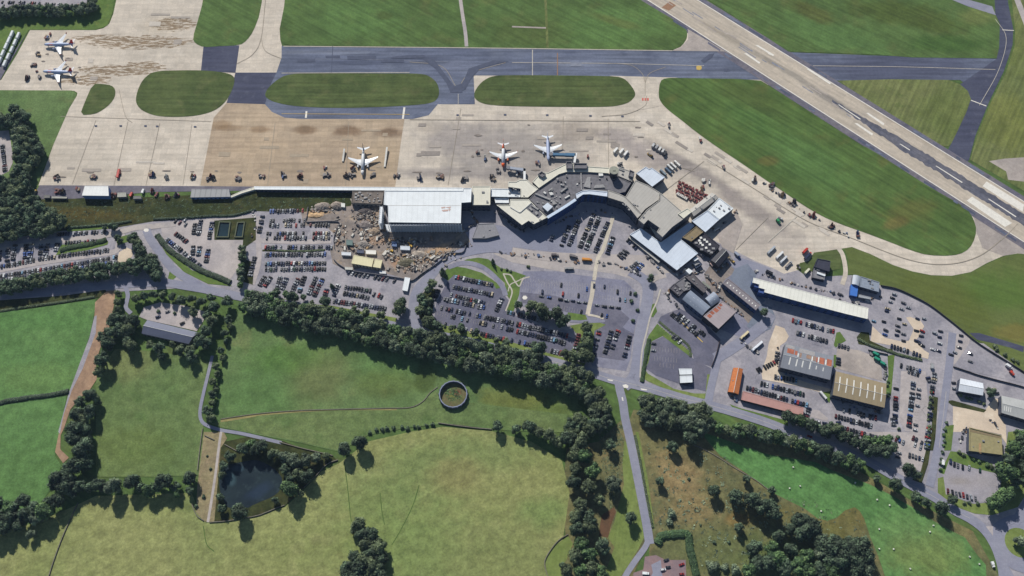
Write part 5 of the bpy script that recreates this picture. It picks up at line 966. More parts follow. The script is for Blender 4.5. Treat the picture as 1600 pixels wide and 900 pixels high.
row(712.5,433,769,445.6,.96,'top row '+LD); row(709,448.5,769,460,.9,'second row '+LD); row(705,461,760,474,.82,'third row '+LD); row(695,467.5,756,480.6,.8,'fourth row '+LD)
row(690,481,778,500,.85,'fifth row '+LD); row(784,500.6,886,525,.92,'eastern fifth row '+LD); row(685.6,490,775,510,.45,'sixth row '+LD); row(784,511,882,535.5,.85,'eastern sixth row '+LD)
row(794,488,840,499,.85,'tree shaded row '+LD); row(692,506,760,524,.35,'bottom row '+LD); row(762,524,828,538,.6,'eastern bottom row '+LD)
row(784,467.5,776,485.5,.98,'short column '+LD,'top'); row(688,446,677,472,.8,'left column '+LD,'top'); row(904.5,523,899,544,.95,'right end column '+LD,'top',bias=('maroon', .6)); row(862,548,880,553,.8,'corner row '+LD)
LE = 'of the lot beside the link road'
row(937,514,927,556,.75,'left column '+LE,'top',3.0); row(955,518,944,555,.85,'middle column '+LE,'top',3.0); row(966,517,953,552,.6,'inner column '+LE,'top',3.2); row(985,522,976,557,.7,'right column '+LE,'top',3.0)
row(846,463,858,465,1,'left kerb line of the blue grey car park',along=True); row(876,468,914,473,.95,'middle kerb line of the blue grey car park',along=True); row(933,477,966,481,.85,'right kerb line of the blue grey car park',along=True)
row(868,478,908,487,.25,'lower row of the blue grey car park'); row(936,491,948,494,.9,'corner of the blue grey car park'); row(845,441,985,458,.10,'empty row of the blue grey car park')
LG = 'of the curved forecourt'
for i, q in enumerate([(889,354,877.5,383),(904,345,889,383),(927.5,335,906,386),(936,340,916,388),(951,345,930,393),(957.5,372,949,396),(864,368,861,375)]): row(*q,.93,'%s column ' % ORD[i]+LG,'top',2.6)
row(976,392,967,400,.9,'left pair row '+LG,'top'); row(980,394,971,404,.8,'middle pair row '+LG,'top'); row(996,410,987,418,.9,'right pair row '+LG,'top'); row(1003,413,995,423,.8,'last pair row '+LG,'top')
row(981,376,1000,393,.7,'shade row by the L shaped roof',turn=.1)
LH = 'of the fenced staff car park'
row(1050,490.6,1088,522,.85,'left line '+LH,'top',3.0,bias=('black', .3)); row(1060,490.6,1100,523,.8,'right line '+LH,'top',3.0,bias=('black', .3)); row(1021,537,1021,548,.9,'corner group '+LH,'top'); row(1036,512,1072,542,.22,'empty line '+LH,'top')
LI = 'near the rusty banded warehouse'
row(1239,500.6,1302,518,.92,'upper row '+LI,bias=('red', .3)); row(1246,520,1291,533.5,.97,'lower row '+LI); row(1184,579,1213,565,.97,'arc of black cars '+LI,bias=('black', .8)); row(1215,551,1214,562,.95,'short column '+LI,'top')
row(1206.6,588,1244,595,.9,'shaded row '+LI); row(1190,599.5,1255,616,.96,'third row '+LI,bias=('black', .3)); row(1311,540,1325,544,.95,'pair '+LI)
LJ = 'between the pink roof and warehouse'
row(1167.6,606,1260,633,.92,'long row '+LJ); row(1265,633,1260,651,.9,'short column '+LJ,'top'); row(1278,659,1299,663,.9,'end group '+LJ,along=True)
LK = 'below the tan warehouse'
row(1306,650,1361,665.5,.96,'middle row '+LK,bias=('maroon', .25)); row(1305,637,1368,653,.7,'shaded row '+LK); row(1316,669,1373,685,.92,'hedge row '+LK); row(1310,560,1309,573,.8,'yard column right of the grey warehouse','top')
PJ = [(250,65),(230,105),(210,145),(180,215),(170,240),(345,155),(395,205),(325,220),(300,320),(355,375),(285,395),(285,445),(345,480),(275,490),(160,440),(150,485),(345,550),(140,350),(35,345),(490,320),(560,320),(480,445),(540,450),(480,550),(530,500),(540,600),(500,560),(520,585),(730,450),(670,470),(720,510),(720,575),(650,640),(710,655),(945,495),(935,555),(925,620),(1040,685),(1040,765),(840,695),(880,672)]
spots(Z(1360,450,6.667,PJ), 'scattered cars of the overflow car park', -.35)
row(1393,541.5,1412,547,.9,'left hedge row of the overflow car park'); row(1413,547,1437,556,.9,'right hedge row of the overflow car park')
LM = 'of the long eastern car park'
row(1408,571,1437,580,.8,'top row '+LM); row(1411,577,1434,585,.6,'second row '+LM); row(1427,598,1420,666,.88,'main column '+LM,'top',3.0); row(1436,604,1430,672,.5,'inner column '+LM,'top',3.0)
row(1400.6,589,1398,663,.5,'left column '+LM,'top',3.2); row(1457,604,1450,688,.7,'right column '+LM,'top',3.2); row(1460,584,1459,597,.95,'upper stub '+LM,'top'); row(1450,590,1452,595,1,'upper pair '+LM,'top')
row(1400,686,1411,691,.95,'bottom left row '+LM); row(1427,685,1440,692,.95,'bottom middle row '+LM); row(1425,693,1438,699,.8,'lower middle row '+LM); row(1421,711,1441,717,.95,'last row '+LM); row(1404,707,1403,715,.9,'last left pair '+LM,'top'); row(1449,678,1448,700,.8,'lower right column '+LM,'top',3.0)
row(1395,655,1397,668,.8,'shade column '+LM,'top')
spots([(1485,721),(1491,725.5),(1496.5,727.5),(1504,730)], 'top line of the gravel yard', 1.4); spots([(1514,731),(1531,735)], 'far corner of the gravel yard', 1.4)
spots([(1481,767.5),(1488,769.5),(1494,771.5),(1499.5,772.5),(1505,773.5),(1511,776),(1517,777),(1524,779)], 'bottom line of the gravel yard', 1.5, {4: 'red', 6: 'silver'})
spots([(1041,875),(1044,886),(1036,890),(1065,882),(1065,897)], 'brick yard inside the square hedge', .2, {1: 'dark grey', 2: 'dark grey', 0: 'white', 3: 'red', 4: 'red'})
spots([(1501,600),(1490,598),(1491,607),(1553,608),(1557,614)], 'ground beside the white gabled shed', 0); spots([(1316,668),(1310,660)], 'gap by the hedge', 0)
row(4,3,132,9,.55,'upper row of the far corner car park'); row(2,9,126,14,.5,'lower row of the far corner car park'); row(4,228,8,266,.8,'column at the left edge','top')
spots([(247,495),(262,487),(285,505)], 'concrete yard above the barn', .4)
spots([(1265,682)], 'main road under the trees', -.3, {0: 'red'})
for i, q in enumerate([(815,436,985,452),(820,444,925,452),(815,452,985,470),(935,462,990,470),(1030,506,1075,540),(1020,545,1060,548),(1025,560,1055,563),(1034,570,1050,572)]): row(*q,.05,'%s of the near empty marked rows' % ORD[i])
BAY.build('bay_marking', PAINT_W)['kind'] = 'structure'
DS = {}
CARS.sort(key=lambda c: c['y'])
bigmb = MB(); cols = list(PM); G_C = 'cars parked around the airport'
seen = {}
for i, c in enumerate(CARS):
    if i < 296:
        o = link('parked_car', car_mesh(c['kind'], c['col'])); o.location = (c['x'], c['y'], .34); o.rotation_euler = (0, 0, c['rz']); o.scale = (1.18, 1.12, 1.08)
        if c['ordn'] in DS.setdefault((c['desc'], c['end']), []): print('SAMEROW', c['desc'], c['ordn'])
        DS[c['desc'], c['end']].append(c['ordn']); o['_c'] = i
        lb = '%s %s, %s from the %s, %s' % (c['col'], c['kind'], ordw(c['ordn']), c['end'], c['desc'])
        if len(lb.split()) > 16: print('LONG', lb)
        seen[lb] = seen.get(lb, 0)+1
        if seen[lb] > 1: print('DUP', lb)
        tag(o, lb, 'car', G_C); del o['_c']
    else:
        M = Matrix.Translation((c['x'], c['y'], .3)) @ Matrix.Rotation(c['rz'], 4, 'Z') @ Matrix.Diagonal((1.18, 1.12, 1.08, 1))
        bigmb.add(SHAPES[c['kind']], M, [cols.index(c['col']), len(cols), len(cols)+1, len(cols)+2])
print('CARS', len(CARS))
tag(bigmb.build('parked_cars', [PM[k] for k in cols]+[GL, TY, CHROME]), 'hundreds of small cars filling the farther car parks', 'cars', kind='stuff')
# ------------------------------------------------------------------ larger vehicles
def wheels(root, xs, w2, r=.5, z=0):
    for x in xs:
        for s in (-1, 1):
            mb = MB(); mb.cyl((x, s*(w2-.35), r), (x, s*w2, r), r, 10); mb.build('wheel', TY, root)
def bus(px, py, rz, rgb, label, L=11.5, H=3.1, name='coach', cat='coach', group=None, z=.3):
    p = P(px, py, 1.5); t = empty(name, (p.x, p.y, z), label, cat, group, rz); m = mat('body_%d_%d_%d' % rgb, rgb, .35, vary=.05); W_ = 2.55
    mb = MB(); mb.box((0, 0, .95), (L, W_, 1.1)); mb.box((0, 0, 2.15), (L*.985, W_*.97, 1.25), top=.97); mb.build('body', m, t)
    mb = MB(); mb.box((0, 0, H-.2), (L*.95, W_*.9, .4), top=.94); mb.box((-L*.25, 0, H+.1), (2.4, 1.6, .3)); mb.build('roof', m, t)
    for s in (-1, 1): mb = MB(); mb.box((-.2, s*(W_*.487+.015), 2.1), (L*.86, .06, .8)); mb.build('side_window', GL, t)
    mb = MB(); mb.box((L*.4925+.01, 0, 2.0), (.08, W_*.86, 1.0)); mb.build('windscreen', GL, t)
    wheels(t, (-L*.3, L*.33), W_/2, .5); return t
def truck(px, py, rz, rgb, cabrgb, label, L=8, H=3.4, kind='box', group=None, name='lorry', cat='lorry', z=.3):
    p = P(px, py, 1.5); t = empty(name, (p.x, p.y, z), label, cat, group, rz); m = mat('body_%d_%d_%d' % rgb, rgb, .45, vary=.08); mc = mat('body_%d_%d_%d' % cabrgb, cabrgb, .35, vary=.05)
    mb = MB(); mb.box((L/2-.95, 0, 1.15), (1.9, 2.4, 1.1)); mb.box((L/2-1.05, 0, 2.1), (1.65, 2.3, .85), top=.86); cb = mb.build('cab', mc, t)
    mb = MB(); mb.box((L/2-.22, 0, 2.1), (.1, 1.95, .6)); mb.build('windscreen', GL, cb)
    if kind == 'box': mb = MB(); mb.box((-1.1, 0, .6+H/2), (L-2.3, 2.5, H-.6)); mb.box((-1.1, 0, H+.33), (L-2.5, 2.3, .06)); mb.build('box_body', m, t)
    elif kind == 'tank':
        mb = MB(); mb.cyl((-L/2, 0, 2.0), (L/2-2.2, 0, 2.0), 1.25, 14); mb.build('tank', m, t); mb = MB(); mb.box((-1.0, 0, 3.3), (L*.6, .6, .12)); mb.cyl((-1.5, 0, 3.3), (-1.5, 0, 3.6), .35, 8); mb.build('tank_walkway', VENT, t)
    else:
        mb = MB(); mb.box((-1.1, 0, 1.0), (L-2.3, 2.4, .3)); mb.box((-1.1, 1.15, 1.45), (L-2.3, .08, .6)); mb.box((-1.1, -1.15, 1.45), (L-2.3, .08, .6)); mb.build('flatbed', m, t)
        mb = MB(); mb.box((-1.3, 0, 1.75), (L-3.6, 1.8, 1.1), top=.8); mb.build('load', W_GREY, t)
    mb = MB(); mb.box((0, 0, .65), (L, 1.0, .3)); mb.build('chassis', TY, t)
    wheels(t, (-L*.36, -L*.2, L*.36), 1.2, .48); return t
a_ = ang((1196,399),(1213,382),0)
bus(1205,391,a_,(176,182,190),'silver coach, leftmost of the slanted vehicles by the fire station',13,group=None)
bus(1218,399,a_,(226,228,230),'white coach second in the slanted line by the fire station',12)
bus(1224,406,a_,(206,210,216),'pale grey coach third in the slanted line by the fire station',12)
truck(1232,414,a_,(150,150,152),(170,172,176),'grey lorry with load, last in the slanted line',11,kind='flat')
truck(1203,427,ang((1195,423),(1211,431),0),(34,36,44),(190,192,196),'black box lorry with white cab on the grass edge',10)
truck(1258,392,a_,(178,58,48),(178,58,48),'red fire engine beside the dark fire engine',9,name='fire_engine',cat='fire engine')
truck(1262,400,a_,(46,54,80),(196,66,54),'dark blue fire engine with red cab beside the grass',12,name='fire_engine',cat='fire engine')
truck(1261,424,a_,(214,212,190),(200,198,180),'cream box lorry parked on the grass left of the slate roof',9)
truck(1248,417,a_+1.2,(150,140,116),(60,60,64),'muddy flatbed near the grey lorry',6,kind='flat')
bus(1163,524,ang((1154,533),(1174,515),0),(222,208,172),'cream coach in the bay under the rust streaked hangar',13,name='coach')
bus(1183,541,ang((1172,551),(1196,530),0),(232,236,244),'long white coach parked next to the cream coach',16)
for i, (x, y) in enumerate([(962,235),(971,236.5),(978,240)]): truck(x,y,ang((958,241),(967,230),0),(230,230,228),(220,220,220),['leftmost white catering lorry above the short grey pier link','middle white catering lorry above the short grey pier link','rightmost white catering lorry above the short grey pier link'][i],9)
for i, (x, y, c_) in enumerate([(1036,270,(126,142,154)),(1044,267,(96,116,138)),(1047,262,(214,216,216)),(1052,259,(222,222,220)),(1058,256,(226,224,220))]): bus(x,y,ang((1030,264),(1042,275),0),c_,'%s, %s from the left in the rank by the pale blue shed' % (['grey blue bus','dark blue bus','white bus','white bus','white bus'][i], ORD[i]),10,name='airport_bus',cat='bus',z=.2)
truck(1016,242,ang((1011,238),(1022,247),0),(214,176,60),(50,48,44),'yellow and black lorry alone on the right hand apron',8,kind='flat',z=.2)
for i, (x, y) in enumerate([(1021,227),(1026,230),(1031,233),(1036,236),(1039,240)]): truck(x,y,ang((1019,232),(1024,224),0),[(190,192,194),(150,152,156),(210,210,208),(196,196,196),(60,62,66)][i],[(90,94,100),(210,210,210),(200,200,200),(170,170,170),(60,62,66)][i],'%s box lorry, %s from the left in the apron rank above yellow lorry' % (['pale grey','mid grey','white','light grey','black'][i], ORD[i]),7,z=.2)
truck(917,406,ang((906,405),(928,406.5),0),(206,140,60),(196,130,50),'orange lorry on the pale forecourt road',11); truck(896,401,ang((886,399),(906,404),0),(110,106,108),(90,88,92),'grey lorry just left of the orange lorry',9); truck(867,399,0,(84,78,82),(120,116,116),'dark lorry at the left of the forecourt road',8)
bus(889,420,0.05,(150,150,152),'grey coach on the pale strip above the blue grey car park',10,name='coach')
truck(1216,346,ang((1211,341),(1222,352),0),(60,150,100),(70,160,110),'green sweeper lorry on the open apron',6,z=.2); truck(1219,341,ang((1213,338),(1225,344),0),(216,218,220),(200,200,204),'white tipper next to the green sweeper',6,kind='flat',z=.2)
truck(1152,399,ang((1146,393),(1158,404),0),(150,158,176),(70,90,140),'grey blue lorry parked right of the black pitched shed',8); truck(1143,406,ang((1138,400),(1149,412),0),(200,176,116),(190,160,90),'cream crane lorry against the black pitched shed',9,kind='flat'); truck(1120,358,ang((1114,362),(1126,354),0),(196,196,196),(170,170,174),'grey tanker below the corner shed roof',8,kind='tank')
truck(1473,722.5,ang((1473,730),(1474,715),0),(230,232,234),(230,232,234),'white van on the verge beside the gravel yard',6,H=2.8)
truck(1009,896,ang((1002,896),(1017,897),0),(232,236,240),(232,236,240),'white van in the brick yard by the road fork',6.5,H=2.8)
truck(1576,573,ang((1570,570),(1582,578),0),(220,222,224),(220,222,224),'white lorry at the right end of the overflow car park',7); truck(1581,583,ang((1578,579),(1586,587),0),(190,70,52),(190,70,52),'red van beside the white lorry at the right edge',5.5,H=2.6)
truck(1456,572,1.3,(160,164,168),(150,152,156),'grey van in the stub above the eastern car park',6.5,H=3); truck(1551,882,ang((1549,878),(1553,888),0),(228,230,232),(228,230,232),'white van beside the hay meadow and curving road',5.5,H=2.6)
for i, (x, y, l) in enumerate([(1369,554,8),(1371,562,8),(1380,569,7)]): truck(x,y,ang((1363,551),(1379,560),0),(44,142,116),(40,120,100),['uppermost green skip lorry beside the hedge','middle green skip lorry beside the hedge','lowest turquoise skip lorry beside the lawn strip'][i],l)
bus(1286,618,ang((1280,616),(1292,630),0),(214,216,218),'white coach by the small lawn left of the tan warehouse',10)
truck(185,271,ang((184,282),(188,264),0),(186,66,56),(186,66,56),'long red lorry on the apron below the white shed row',12,H=2.6,z=.2)
truck(54,303,ang((51,308),(57,294),0),(96,104,84),(196,160,60),'olive lorry with yellow cab at the apron corner',11)
truck(205,304,ang((203,309),(207,300),0),(196,72,56),(196,72,56),'red van right of the grey cabin',6,H=2.6); truck(223.5,299,1.5,(222,224,226),(222,224,226),'white van on the road above the dark cabin',6,H=2.6)
truck(1193,357,.6,(170,170,170),(150,150,150),'grey tanker trailer below the pale blue white shed',8,kind='tank') if 0 else None
# bank of white trailers on the left
ta = ang((2,100),(22,55),1)
for i, (x, y) in enumerate([(19,54),(14.5,63.5),(10,73),(5,84),(0.5,95),(29,56.5),(24,67),(19,78),(13.5,89),(8,100)]):
    p = P(x, y, 1.5); t = empty('trailer', (p.x, p.y, .2), 'silver white trailer, %s from the top in the %s line at the left edge' % (ORD[i % 5], 'outer' if i < 5 else 'inner'), 'trailer', 'trailers beside the western stand', ta)
    mb = MB(); mb.ring([[(xx, yy, 1.0+zz) for yy, zz in ((-1.7,0),(-1.7,2.4),(-1.2,2.9),(1.2,2.9),(1.7,2.4),(1.7,0))] for xx in (-4.4, 4.4)]); mb.build('body', mat('trailer_skin', (206,212,218), .35, vary=.12, scale=.8), t)
    mb = MB(); mb.box((0, 0, .8), (8.4, 1.2, .3)); mb.build('chassis', TY, t); wheels(t, (-3, 3), 1.4, .45)
# ------------------------------------------------------------------ aircraft
def aircraft(nose, tail, L, span, cols, label, z=.2):
    a, b = P(*nose, 3.6), P(*tail, 4.4); rz = math.atan2(a.y-b.y, a.x-b.x); mid_ = (a+b)/2
    t = empty('airliner', (mid_.x, mid_.y, z), label, 'aircraft', 'airliners parked on the stands', rz)
    fus, tailc, wingc, engc, nosec = (mat('aircraft_%d_%d_%d' % c_, c_, .3, vary=.03) for c_ in cols)
    R_ = 1.95; st = [(0,.15,-.5),(.012,.7,-.35),(.03,1.15,-.2),(.06,1.6,-.08),(.1,1.88,0),(.14,R_,0),(.64,R_,0),(.74,1.75,.15),(.84,1.25,.55),(.93,.75,.95),(.985,.4,1.2),(1,.2,1.3)]
    X = lambda f: L/2-f*L
    def loft(sl): return [[(X(f), r*math.cos(2*math.pi*i/16), 3.5+dz+r*math.sin(2*math.pi*i/16)) for i in range(16)] for f, r, dz in sl]
    mb = MB()
    if nosec is fus: mb.ring(loft(st)); fo = mb.build('fuselage', fus, t, True)
    else:
        mb.ring(loft(st[5:])); fo = mb.build('fuselage', fus, t, True); mb = MB(); mb.ring(loft(st[:6])); mb.build('painted_nose', nosec, fo, True)
    if nosec is not fus:
        mb = MB(); mb.ring([[(p[0], (p[1])*1.015, 3.5+(p[2]-3.5)*1.015) for p in ring_] for ring_ in loft(st[7:10])]); mb.build('painted_tail_band', nosec, fo, True)
    s2 = span/2
    for s in (-1, 1):
        mb = MB(); secs = []
        for y, xl, xt, th, zz in ((1.2, .33, .58, .9, 2.5), (s2*.36, .41, .575, .55, 2.85), (s2*.97, .60, .645, .18, 3.9)):
            c_ = (xl+xt)/2; secs.append([(X(xl), s*y, zz), (X(xl*.6+xt*.4), s*y, zz+th/2), (X(xt), s*y, zz), (X(xl*.6+xt*.4), s*y, zz-th/2)])
        mb.ring(secs); wo = mb.build('wing', wingc, t)
        mb = MB(); mb.ring([[(X(.605), s*s2*.97, 3.9), (X(.645), s*s2*.97, 3.9), (X(.645), s*(s2*.97+.15), 3.85), (X(.605), s*(s2*.97+.15), 3.85)], [(X(.645), s*s2, 6.2), (X(.665), s*s2, 6.2), (X(.665), s*(s2+.1), 6.15), (X(.645), s*(s2+.1), 6.15)]]); mb.build('winglet', tailc, wo)
        mb = MB(); y = s*s2*.32; xs = X(.35)
        mb.ring([[(xs+dx, y+r*math.cos(2*math.pi*i/12), 1.75+r*math.sin(2*math.pi*i/12)) for i in range(12)] for dx, r in ((2.2, .95), (1.4, 1.15), (-.5, 1.1), (-2.0, .7))]); eo = mb.build('engine', engc, t, True)
        mb = MB(); mb.cyl((xs+2.15, y, 1.75), (xs+2.24, y, 1.75), .85, 12); mb.build('intake', TY, eo)
        mb = MB(); mb.box((xs-1.6, y, 2.6), (3.4, .3, 1.0)); mb.build('pylon', engc, eo)
        mb = MB(); mb.ring([[(X(.86), s*.6, 4.7), (X(.945), s*.6, 4.75), (X(.945), s*.6, 4.55), (X(.86), s*.6, 4.5)], [(X(.945), s*span*.2, 5.2), (X(.985), s*span*.2, 5.22), (X(.985), s*span*.2, 5.14), (X(.945), s*span*.2, 5.12)]]); mb.build('tailplane', wingc, t)
        for k in range(2): pass
        mb = MB(); mb.box((X(.40), s*1.93, 4.0), (L*.56, .06, .34)); mb.build('window_band', GL, fo)
        mb = MB(); mb.cyl((X(.51), s*2.6, .55), (X(.51), s*2.6, 2.6), .18, 6); mb.cyl((X(.51), s*2.4, .55), (X(.51), s*2.8, .55), .55, 10); mb.build('main_gear', TY, t)
    mb = MB(); mb.ring([[(X(.80), -.22, 5.0), (X(.965), -.22, 5.1), (X(.965), .22, 5.1), (X(.80), .22, 5.0)], [(X(.86), -.18, 6.8), (X(.975), -.18, 6.8), (X(.975), .18, 6.8), (X(.86), .18, 6.8)], [(X(.945), -.1, 12.0), (X(1.0), -.1, 12.0), (X(1.0), .1, 12.0), (X(.945), .1, 12.0)]]); mb.build('tail_fin', tailc, t)
    mb = MB(); mb.ring([[(X(.022), -.8, 4.05), (X(.022), .8, 4.05), (X(.06), 1.25, 4.75), (X(.06), -1.25, 4.75)], [(X(.018), -.7, 4.05), (X(.018), .7, 4.05), (X(.056), 1.15, 4.85), (X(.056), -1.15, 4.85)]]); mb.build('cockpit_window', GL, fo)
    mb = MB(); mb.cyl((X(.1), 0, .4), (X(.1), 0, 2.2), .14, 6); mb.cyl((X(.1), -.3, .4), (X(.1), .3, .4), .4, 10); mb.build('nose_gear', TY, t)
    return t, fo, X
W3 = (226,230,236)
for nose, tail, lb in [((68.5,69.5),(117,68.5),'white airliner with red tail, upper of two on the western stand'), ((65,111.5),(117,112.5),'white airliner with red tail, lower of two on the western stand')]:
    t, fo, X = aircraft(nose, tail, 39, 34.5, ((190,203,232),(188,52,52),W3,(160,170,196),(190,203,232)), lb)
    for s in (-1, 1): mb = MB(); mb.box((X(.24), s*1.5, 4.85), (4.5, .4, .5)); mb.build('red_stripe', mat('aircraft_red', (196,60,56), .4), fo)
aircraft((566,274.5),(568,228.5),39,36,((232,234,236),(40,48,84),W3,(206,208,212),(226,226,226)),'white airliner with dark blue tail standing alone on the tan concrete')
aircraft((786,258.5),(786.5,225.5),34,34,((230,232,236),(214,92,48),W3,(206,120,84),(220,96,46)),'white airliner with orange nose and tail beside the jet bridge')
aircraft((857,249.5),(855.5,213.5),36,34,((170,182,212),(226,230,236),W3,(150,158,176),(170,182,212)),'pale blue airliner at the blue jet bridge')
def jetbridge(a, b, rgb, label, H=5.2, foot=None, wd=3.2):
    p, q = P(*a, H), P(*b, H); c = (p+q)/2; d = (q-p).to_2d(); rz = math.atan2(d.y, d.x); L = d.length
    t = empty('jet_bridge', (c.x, c.y, .2), label, 'jet bridge', None, rz); m = mat('bridge_%d_%d_%d' % rgb, rgb, .45, vary=.12)
    mb = MB(); mb.box((-L*.2, 0, H-1.5), (L*.6, wd, 2.8)); mb.build('tunnel', m, t)
    mb = MB(); mb.box((L*.3, 0, H-1.5), (L*.42, wd*1.18, 3.1)); mb.build('outer_tunnel', m, t)
    mb = MB(); mb.cyl((-L*.5, 0, H-3.0), (-L*.5, 0, H+.1), wd*.75, 12); mb.build('cab', W_GREY, t)
    for x in (-L*.35, L*.4): mb = MB(); mb.box((x, 1.1, (H-3)/2), (.5, .5, H-3)); mb.box((x, -1.1, (H-3)/2), (.5, .5, H-3)); mb.build('support_leg', W_GREY, t)
    if foot:
        u, v = P(*foot[0], H), P(*foot[1], H); e = (v-u).to_2d(); mm = (u+v)/2-c; r2 = math.atan2(e.y, e.x)-rz; ca, sa = math.cos(-rz), math.sin(-rz)
        mb = MB(); mb.box((mm.x*ca-mm.y*sa, mm.x*sa+mm.y*ca, H-1.3), (e.length, 2.6, 2.7), rz=r2); mb.build('walkway', mat('bridge_white', (222,224,226), .5), t)
jetbridge((861,240.5),(899,241.5),(58,104,140),'blue jet bridge reaching the pale blue airliner',6,[(900,239),(897.5,254)])
jetbridge((794,261.5),(821,265.5),(150,158,174),'grey jet bridge reaching the orange nosed airliner',6,[(819.5,263),(819.5,281)])
for lb, (x, y), dz in [('boarding stairs walkway standing left of the lone white airliner', (537,243), 0), ('long covered boarding ramp standing right of the lone white airliner', (603,246), 1)]:
    p = P(x, y, 1.5); L = 16 if dz == 0 else 26; t = empty('boarding_ramp', (p.x, p.y, .2), lb, 'boarding ramp', None, math.pi/2-.06)
    mb = MB(); mb.ring([[(-L/2, -1, .3), (-L/2, 1, .3), (-L/2, 1, 1.4), (-L/2, -1, 1.4)], [(L/2, -1, 2.6), (L/2, 1, 2.6), (L/2, 1, 3.9), (L/2, -1, 3.9)]]); mb.build('covered_ramp', mat('ramp_white', (214,212,206), .5), t)
    for xx in (-L*.3, 0, L*.35): mb = MB(); mb.box((xx, 0, 1.0), (.4, 1.8, 1.6)); mb.build('support_leg', W_GREY, t)
# ------------------------------------------------------------------ ramp equipment
EQ = {k: mat('equipment_'+k, v, .6, vary=.15) for k, v in {'grey': (128,124,124), 'dark': (88,84,88), 'white': (206,204,200), 'red': (118,60,60), 'rust': (112,80,74), 'blue': (62,86,130), 'tan': (160,140,112)}.items()}
def m_cart(c_):
    mb = MB(); mb.box((0, 0, .55), (3.4, 1.6, .25)); mb.box((0, 0, 1.9), (3.4, 1.6, .12))
    for x in (-1.6, 1.6):
        for s in (-.7, .7): mb.box((x, s, 1.2), (.12, .12, 1.3)); mb.cyl((x*.7, s*1.0, .25), (x*.7, s*1.15, .25), .25, 6, 1)
    mb.box((.1, 0, 1.1), (2.6, 1.2, .9), 1 if c_ == 'grey' else 0); mb.box((2.1, 0, .5), (1.0, .12, .12), 1)
    return mb.mesh('baggage_cart', [EQ[c_], EQ['dark']])
def m_tug(c_):
    mb = MB(); mb.box((0, 0, .65), (2.8, 1.5, .7)); mb.box((-.4, 0, 1.3), (1.1, 1.3, .75), 1, top=.85)
    for x in (-.9, .9):
        for s in (-.7, .7): mb.cyl((x, s, .35), (x, s*1.2, .35), .35, 8, 1)
    return mb.mesh('baggage_tug', [EQ[c_], EQ['dark']])
def m_steps(c_):
    mb = MB(); n = 9
    for i in range(n): mb.box((-2.6+i*.6, 0, .7+i*.33), (.62, 1.4, .3))
    for s in (-.75, .75): mb.ring([[(-2.9, s-.05, .9), (-2.9, s+.05, .9), (-2.9, s+.05, 1.6), (-2.9, s-.05, 1.6)], [(2.5, s-.05, 3.6), (2.5, s+.05, 3.6), (2.5, s+.05, 4.6), (2.5, s-.05, 4.6)]])
    mb.box((0, 0, .45), (5.6, 1.5, .3), 1); mb.box((2.0, 0, 1.9), (.3, 1.3, 2.6), 1)
    return mb.mesh('passenger_steps', [EQ[c_], EQ['dark']])
EM = {}
def eq(kind, c_):
    if (kind, c_) not in EM: EM[kind, c_] = {'baggage_cart': m_cart, 'baggage_tug': m_tug, 'passenger_steps': m_steps}[kind](c_)
    return EM[kind, c_]
re_ = random.Random(5)
CL = [(88,278,7,5,'rust'),(145,276.5,10,9,'rust'),(187,268,4,3,'red'),(237,272,7,7,'rust'),(260,277,8,5,'grey'),(300,277,9,6,'tan'),(330,278,12,9,'dark'),(374,279,9,7,'dark'),(408,275,8,7,'grey'),(442,275,9,7,'dark'),(470,275,6,5,'rust'),(510,275,10,8,'grey'),(508,264,4,3,'white'),(547,275,14,10,'dark'),(583,274,9,8,'grey'),(551,265,4,4,'white'),(619,275,10,7,'dark'),(655,278,8,6,'grey'),(688,276,13,8,'rust'),(727,279,9,8,'grey'),(768,279,11,9,'grey'),(779,267,6,4,'white'),(841,255,7,5,'rust'),(812,271,11,7,'white'),(62,120,4,4,'grey'),(42,122,7,8,'dark'),(52,102,8,5,'rust'),(60,84,5,4,'dark'),(73,59,7,6,'rust'),(78,53,2,1,'red'),(59,111,3,1,'red'),(746,239,3,3,'grey'),(758,247,4,3,'white'),(121,295,9,5,'red'),(93,299,14,10,'rust'),(178,305,6,5,'rust'),(246,305,7,4,'red'),(261,307,7,5,'rust'),(279,307,8,5,'grey'),(237,299,5,3,'red'),(1103,284,12,9,'white'),(1098,295,8,6,'red'),(918,246,2,1,'red'),(968,256,7,4,'white'),(1205,290,9,7,'dark'),(1222,304,10,8,'tan'),(1240,318,8,5,'dark'),(1268,336,9,6,'rust'),(1300,353,7,4,'rust'),(1340,367,4,3,'rust'),(1178,282,6,4,'white'),(1130,263,5,3,'grey'),(1093,218,4,2,'dark'),(1045,195,4,2,'grey')]
PLN = ['first','second','third']
for ci, (x, y, wd, n, bias) in enumerate(CL):
    for j in range(n):
        kind = re_.choices(('baggage_cart', 'baggage_tug', 'passenger_steps'), (6, 3, 2))[0]; c_ = bias if re_.random() < .5 else re_.choice(list(EQ))
        px, py = x+re_.uniform(-wd/2, wd/2), y+re_.uniform(-2.6, 2.6); p = P(px, py, .6)
        o = link(kind, eq(kind, c_)); o.location = (p.x, p.y, .22); o.rotation_euler = (0, 0, re_.choice((math.pi/2, math.pi/2, 1.2, .2))+re_.uniform(-.25, .25)); o.scale = (1.12, 1.12, 1.12); o['_k'] = 1; del o['_k']
        o['cl'] = ci; o['px'] = px
        tag(o, '', kind.split('_')[1] if kind != 'passenger_steps' else 'steps', 'ramp equipment parked on the apron')
